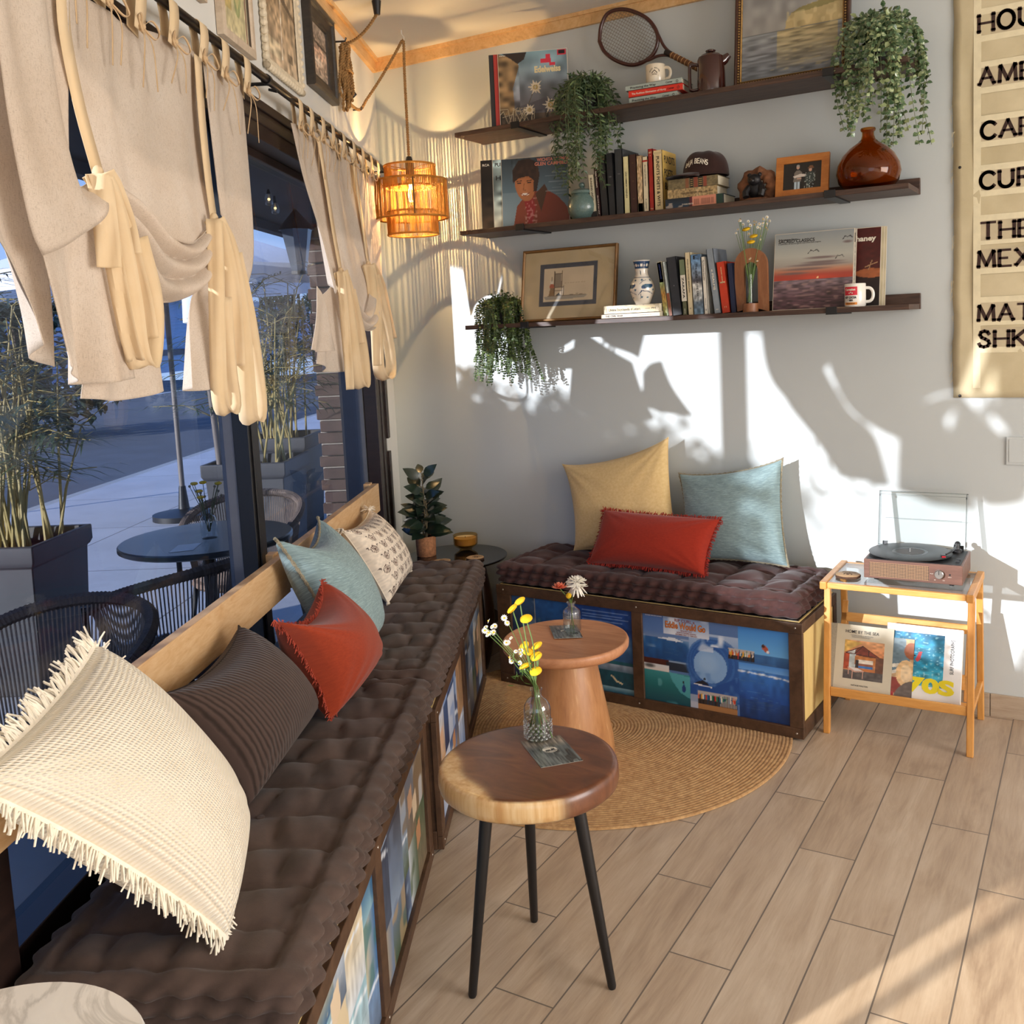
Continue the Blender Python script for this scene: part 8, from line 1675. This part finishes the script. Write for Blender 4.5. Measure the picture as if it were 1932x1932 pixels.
def stand_book(label, pTL, pTR, pBL, pBR, Yb, sl, th, art, texts, matp, art_rect=None, spine=None):
    """book standing on the rack ledge, leaning back with slope sl (dy/dz)"""
    z0 = .1635; P = []
    nrm = unit(A_([0, -1, sl])); k = nrm@A_([0, Yb, z0])
    for p in (pBL, pBR, pTL): P.append(_hit(p[0], p[1], nrm, k))
    BL, BR, TL = P; up = unit(A_([0, sl, 1])); w = BR[0]-BL[0]; o = A_([BL[0], Yb, z0]); h = np.dot(TL-o, up); t = thing('book', label, 'book', o, 'books in the slanted rack')
    cm = matp; mats = [cm, INK]; mb = MB(); mb.obox(o, Xv*w, up*h, -nrm*.003); mb.obox(o-nrm*(th-.003), Xv*w, up*h, -nrm*.003); mb.obox(o, Xv*.003, up*h, -nrm*th)
    if spine: mats.append(spine); mb.obox(o+nrm*.0001, Xv*w*.12, up*h, nrm*.0006, len(mats)-1); mb.obox(o-Xv*.0005, Xv*.0008, up*h, -nrm*th, len(mats)-1)
    if art is not None: u0, v0, u1, v1 = art_rect; mb.art(art, o+Xv*w*u0+up*h*v0+nrm*.0005, Xv*w*(u1-u0), up*h*(v1-v0), 1)
    for (s, u_, v_, ch, ln, m, bd, vert) in texts:
        mats.append(m) if m not in mats else None
        if vert: mb.text(s, o+Xv*w*u_+up*h*v_+nrm*.0009, up, -Xv, ch, mats.index(m), w=ln, bold=bd)
        else: mb.text(s, o+Xv*w*u_+up*h*v_+nrm*.0009, Xv, up, ch, mats.index(m), w=ln, bold=bd)
    mb.build('cover', mats, t, False); mb = MB(); mb.obox(o+Xv*.003+up*.004-nrm*.003, Xv*(w-.007), up*(h-.008), -nrm*(th-.006)); mb.build('pages', PAGES, t, False); return t
def art_house():
    a = Art(100, 120, '#c98a5c'); a.grad(0, .5, 1, 1, [(0, '#c9794a'), (1, '#e0a878')]); a.poly([(0, 1), (.45, .95), (.05, .7), (0, .68)], '#d9b05f'); a.poly([(.05, .68), (.46, .87), (.9, .62), (.9, .57), (.05, .64)], '#7a3b2c'); a.poly([(.08, .67), (.3, .77), (.26, .66)], '#cfd5d2')
    for p in ([(.03, .66), (.46, .87), (.9, .61)], [(.03, .655), (.9, .605)], [(.28, .77), (.28, .64)], [(.62, .77), (.62, .62)], [(.28, .66), (.46, .86)]): a.line(p, .014, '#2b2320')
    a.rect(0, .25, .14, .64, '#a84a2c'); a.rect(.14, .25, .3, .64, '#b9c3c2'); a.rect(.28, .38, .8, .6, '#b5743f'); a.rect(.36, .32, .74, .52, '#d9cfc0'); a.rect(.36, .3, .74, .36, '#3f74b3'); a.rect(.36, .36, .74, .42, '#8f5a48'); a.rect(.3, .2, .86, .28, '#b06a3a'); a.rect(.8, .2, 1, .62, '#6b4634'); a.rect(.3, .3, .38, .5, '#37302e')
    a.rect(0, 0, 1, .22, '#57504d'); a.noise(12, 20, .15); a.noise(16, 9, .12, 0, 0, 1, .22, seed=3)
    for p in ([(.14, .28), (.14, .12)], [(.24, .2), (.24, .02)], [(.5, .22), (.5, .05)], [(.14, .25), (.3, .19), (.52, .22)], [(.12, .29), (.30, .20)]): a.line(p, .022, '#c79a86')
    a.poly([(.14, .30), (.3, .21), (.5, .235), (.36, .29)], '#d8cfc8'); return a
def art_boards():
    a = Art(60, 120, '#c9a57c', .5); a.ell(.55, .78, .35, .2, '#7f929a', rot=.9); a.ell(.6, .66, .33, .24, '#6a7f8a'); a.ell(.95, .8, .16, .14, '#9c5a38'); a.poly([(.1, .42), (.9, .56), (.85, .6), (.1, .5)], '#e0d8c6'); a.poly([(.2, .36), (.75, .5), (.8, .46), (.25, .32)], '#d9d2c4')
    a.rect(.0, .08, 1, .34, '#8b3f36'); a.ell(.85, .42, .22, .22, '#e3bd8a', rot=.2); a.ell(.85, .42, .12, .15, '#e9cda4'); a.ell(.18, .2, .2, .2, '#c9574a', rot=.5); a.ell(.18, .2, .1, .13, '#efd9c6', rot=.5); a.ell(.88, .1, .3, .16, '#6e635c', rot=.5); a.rect(0, 0, .6, .1, '#a83a3a'); a.noise(14, 30, .1); return a
def art_surf():
    a = Art(90, 130, '#2b93b5', .55); a.grad(0, 0, 1, 1, [(0, '#58b6c8'), (.4, '#1f90b5'), (.75, '#2a86a5'), (1, '#2b6f94')]); a.noise(9, 16, .3); a.noise(26, 40, .6, col='#bfe6ea', thr=.72, seed=4); a.noise(7, 8, .8, 0, 0, .5, .5, '#d9f0ef', .62, 6)
    a.poly([(.48, .48), (.54, .64), (.60, .65), (.57, .5), (.52, .44)], '#c8434a'); a.line([(.1, .55), (.2, .545), (.3, .56), (.46, .565)], .03, '#2b2624'); a.ell(.13, .55, .04, .018, '#2b2624'); return a
CVC = plain('stone_cover', '#cfc5ae', .6, var=.03); CVW = plain('white_cover', '#f1eee8', .5, var=.02); CVR = plain('red_brown_cover', '#8a4238', .5); SPN = plain('grey_linen_spine', '#a59c8b', .9, var=.1, vs=200); IYEL = plain('print_yellow', '#f4df1c', .5, var=.02)
stand_book('white surf photography book with big yellow numerals in the slanted rack', (1674, 1174), (1816, 1187), (1664, 1335), (1810, 1350), -.372, .42, .026, art_surf(), [('70S', .30, .125, .048, .168, IYEL, .12, False), ('SURF PHOTOGRAPHS', .90, .40, .0125, .125, IBK, .02, True)], CVW, (.06, .20, .77, .90))
stand_book('paperback with surfboards on its cover, between the two big books in the rack', (1630, 1196), (1725, 1202), (1632, 1332), (1718, 1338), -.3755, .42, .003, art_boards(), [], CVR, (0, 0, 1, 1))
stand_book('stone-coloured book with a timber house photo, left in the slanted rack', (1567, 1174), (1687, 1186), (1555, 1317), (1678, 1332), -.3800, .42, .004, art_house(), [('HOME BY THE SEA', .26, .875, .0115, .125, IBK, .01, False), ('THE SURF HOUSES & HINTERLAND', .34, .835, .0045, .085, IGRY, .02, False), ('HIDEAWAYS OF BYRON BAY', .36, .81, .0045, .07, IGRY, .02, False), ('NATALIE WALTON', .40, .09, .0055, .062, IBK, .02, False)], CVC, (.26, .19, .87, .77), SPN)
# ---------------------------------------------------------------- turntable
TX0, TX1, TY0, TY1, TZ0 = 2.491, 2.838, -.338, -.095, SZ+.007; TZ1 = TZ0+.072; WAL = wood('red_walnut_case', [(.2, '#51362b'), (.5, '#6d4b3d'), (.8, '#87604f')], (1.5, 9, 14), .4, 2.5, .8, .05); t = thing('record_player', 'walnut record player with raised clear lid on the bamboo stand', 'turntable', ((TX0+TX1)/2, (TY0+TY1)/2, SZ))
mb = MB(); mb.bx(TX0, TX1, TY0, TY1, TZ0, TZ1); mb.build('case', WAL, t, False, bevel=.002); mb = MB(); mb.bx(TX0+.008, TX1-.008, TY0+.008, TY1-.004, TZ1, TZ1+.0012); mb.build('deck', plain('black_deck', '#1d1c1d', .45), t, False)
GR = MB(); gx0, gx1, gz0, gz1 = TX0+.020, TX0+.232, TZ0+.008, TZ1-.010; GR.bx(gx0, gx1, TY0-.0006, TY0+.0002, gz0, gz1)
def grille():
    m, nt, nd, lk, b = _new('perforated_grille'); tc = nd.new('ShaderNodeTexCoord'); mp = nd.new('ShaderNodeMapping'); mp.inputs['Rotation'].default_value = (0, PI/4, 0); lk.new(tc.outputs['Object'], mp.inputs[0]); v = nd.new('ShaderNodeTexChecker'); v.inputs['Scale'].default_value = 250; mp.inputs['Scale'].default_value = (1, .001, 1); lk.new(mp.outputs[0], v.inputs[0]); v.inputs['Color1'].default_value = _c4('#17100d'); v.inputs['Color2'].default_value = _c4('#a27a54'); lk.new(v.outputs[0], b.inputs['Base Color']); b.inputs['Roughness'].default_value = .5; return m
GR.build('speaker_grille', grille(), t, False); kx = TX0+.268; KZ = (TZ0+TZ1)/2
MB().lathe([(.016, 0), (.016, .010), (.014, .012), (0, .012)], (kx, TY0, KZ), 28, ax=-Yv, cap=(False, False)).build('volume_knob', plain('brushed_steel', '#a9a7a3', .28, .9), t); mb = MB(); mb.bx(kx-.001, kx+.001, TY0-.0135, TY0-.012, KZ, KZ+.015); mb.build('knob_mark', BLACKM, t, False); MB().lathe([(.0035, 0), (.0035, .001), (0, .001)], (kx+.036, TY0, KZ), 12, ax=-Yv, cap=(False, False)).build('headphone_jack', BLACKM, t)
mb = MB(); mb.text('VOLUME', A_([kx-.032, TY0, KZ-.002]), Xv, Zv, .003, 0, w=.011); mb.text('LINE IN', A_([kx+.030, TY0, KZ-.010]), Xv, Zv, .0026, 0, w=.011); mb.text('OFF', A_([kx-.018, TY0, KZ-.024]), Xv, Zv, .0026, 0, w=.006); mb.text('MAX', A_([kx+.012, TY0, KZ-.024]), Xv, Zv, .0026, 0, w=.007); mb.build('front_lettering', IW, t, False)
for x in (TX0+.04, TX1-.04):
    for y in (TY0+.03, TY1-.03): MB().cyl((x, y, SZ-.003), (x, y, TZ0), .009, .010, 14).build('rubber_foot', BLACKM, t)
pcx = A_([TX0+.148, (TY0+TY1)/2-.006, TZ1+.0012]); MB().lathe([(0, 0), (.10, 0), (.10, .008), (0, .009)], pcx, 40, cap=(False, False)).build('platter', BLACKM, t); MB().cyl(pcx+Zv*.009, pcx+Zv*.024, .0028, .0022, 10).build('spindle', plain('brushed_steel', '#a9a7a3', .28, .9), t)
ta = A_([TX1-.045, TY1-.035, TZ1+.001]); MB().lathe([(.020, 0), (.020, .010), (.012, .014), (.010, .030), (0, .031)], ta, 20, cap=(False, False)).build('tonearm_pivot', plain('satin_black', '#222122', .3), t); mb = MB(); mb.tube(crom([ta+A_([0, .024, .026]), ta+Zv*.026, ta+A_([-.004, -.08, .024]), ta+A_([-.022, -.125, .018])], 16), .0036, 8); mb.ball(ta+A_([0, .026, .026]), .011, 10, 8); mb.build('tonearm', plain('satin_black', '#222122', .3), t); MB().obox(ta+A_([-.034, -.145, .013]), A_([.014, .004, 0]), A_([-.006, .026, 0]), Zv*.006).build('headshell', plain('satin_black', '#222122', .3), t, False); MB().obox(ta+A_([-.033, -.150, .012]), A_([.013, .003, 0]), A_([-.001, .006, 0]), Zv*.004).build('red_stylus', plain('stylus_red', '#b3202a', .3), t, False)
for k in range(2): MB().obox(A_([TX1-.03, TY0+.045+.03*k, TZ1+.001]), Xv*.014, Yv*.006, Zv*.006).build('deck_switch', plain('satin_black', '#222122', .3), t, False)
# clear lid standing open
hz_ = A_([0, TY1-.006, TZ1+.004]); up = unit(A_([0, .20, 1])); nz = np.cross(Xv, up); LH = .215; LIDM = pane('acrylic_lid', (.95, .965, .965), 1.5); EDG = pane('acrylic_edge', (.66, .70, .71), 2.2); mb = MB(); o = A_([TX0+.012, hz_[1], hz_[2]]); w = TX1-TX0-.024
mb.obox(o, Xv*w, up*LH, nz*.002); lid = mb.build('lid', LIDM, t, False); mb = MB()
for x in (0, w-.003): mb.obox(o+Xv*x, Xv*.003, up*LH, nz*.034)
mb.obox(o+up*(LH-.003), Xv*w, up*.003, nz*.034); mb.obox(o+up*(LH-.014), Xv*w, up*.0016, nz*.003); mb.obox(o+Xv*.02+up*LH*.5, Xv*(w-.04), up*.0016, nz*.003); mb.obox(o, Xv*w, up*.003, nz*.006); mb.build('lid_rim', EDG, lid, False)
for x in (.012, w-.030): MB().obox(o+Xv*x-up*.006-nz*.006, Xv*.018, up*.022, nz*.008).build('lid_hinge', plain('satin_black', '#222122', .3), t, False)
for x in (0, w-.004): MB().obox(o+Xv*x+up*(LH-.022)+nz*.028, Xv*.004, up*.008, nz*.008).build('lid_buffer', plain('satin_black', '#222122', .3), t, False)
def vinyl():
    m, nt, nd, lk, b = _new('vinyl'); w = nd.new('ShaderNodeTexWave'); w.wave_type = 'RINGS'; w.rings_direction = 'Z'; w.inputs['Scale'].default_value = 240; tc = nd.new('ShaderNodeTexCoord'); lk.new(tc.outputs['Object'], w.inputs[0]); b.inputs['Base Color'].default_value = (.010, .010, .011, 1); b.inputs['Roughness'].default_value = .32; _bump(nd, lk, w.outputs['Fac'], b, .25, .0004); return m
vc_ = pcx+Zv*.0095; mb = MB(); mb.lathe([(.0035, 0), (.148, 0), (.150, .001), (.148, .0022), (.062, .0022), (.060, .0016), (.053, .0018), (.0035, .0018)], (0, 0, 0), 96, cap=(False, False)); mb.lathe([(.0035, .0021), (.050, .0021)], (0, 0, 0), 48, 1, cap=(False, False)); mb.lathe([(.053, .0024), (.064, .0024)], (0, 0, 0), 64, 2, cap=(False, False)); ro = mb.build('vinyl_record', [vinyl(), plain('record_label', '#4a4644', .5), plain('runout_band', '#2c2c2e', .25)], None); ro.location = tuple(vc_); tag(ro, 'black vinyl record lying on the record player', 'record')
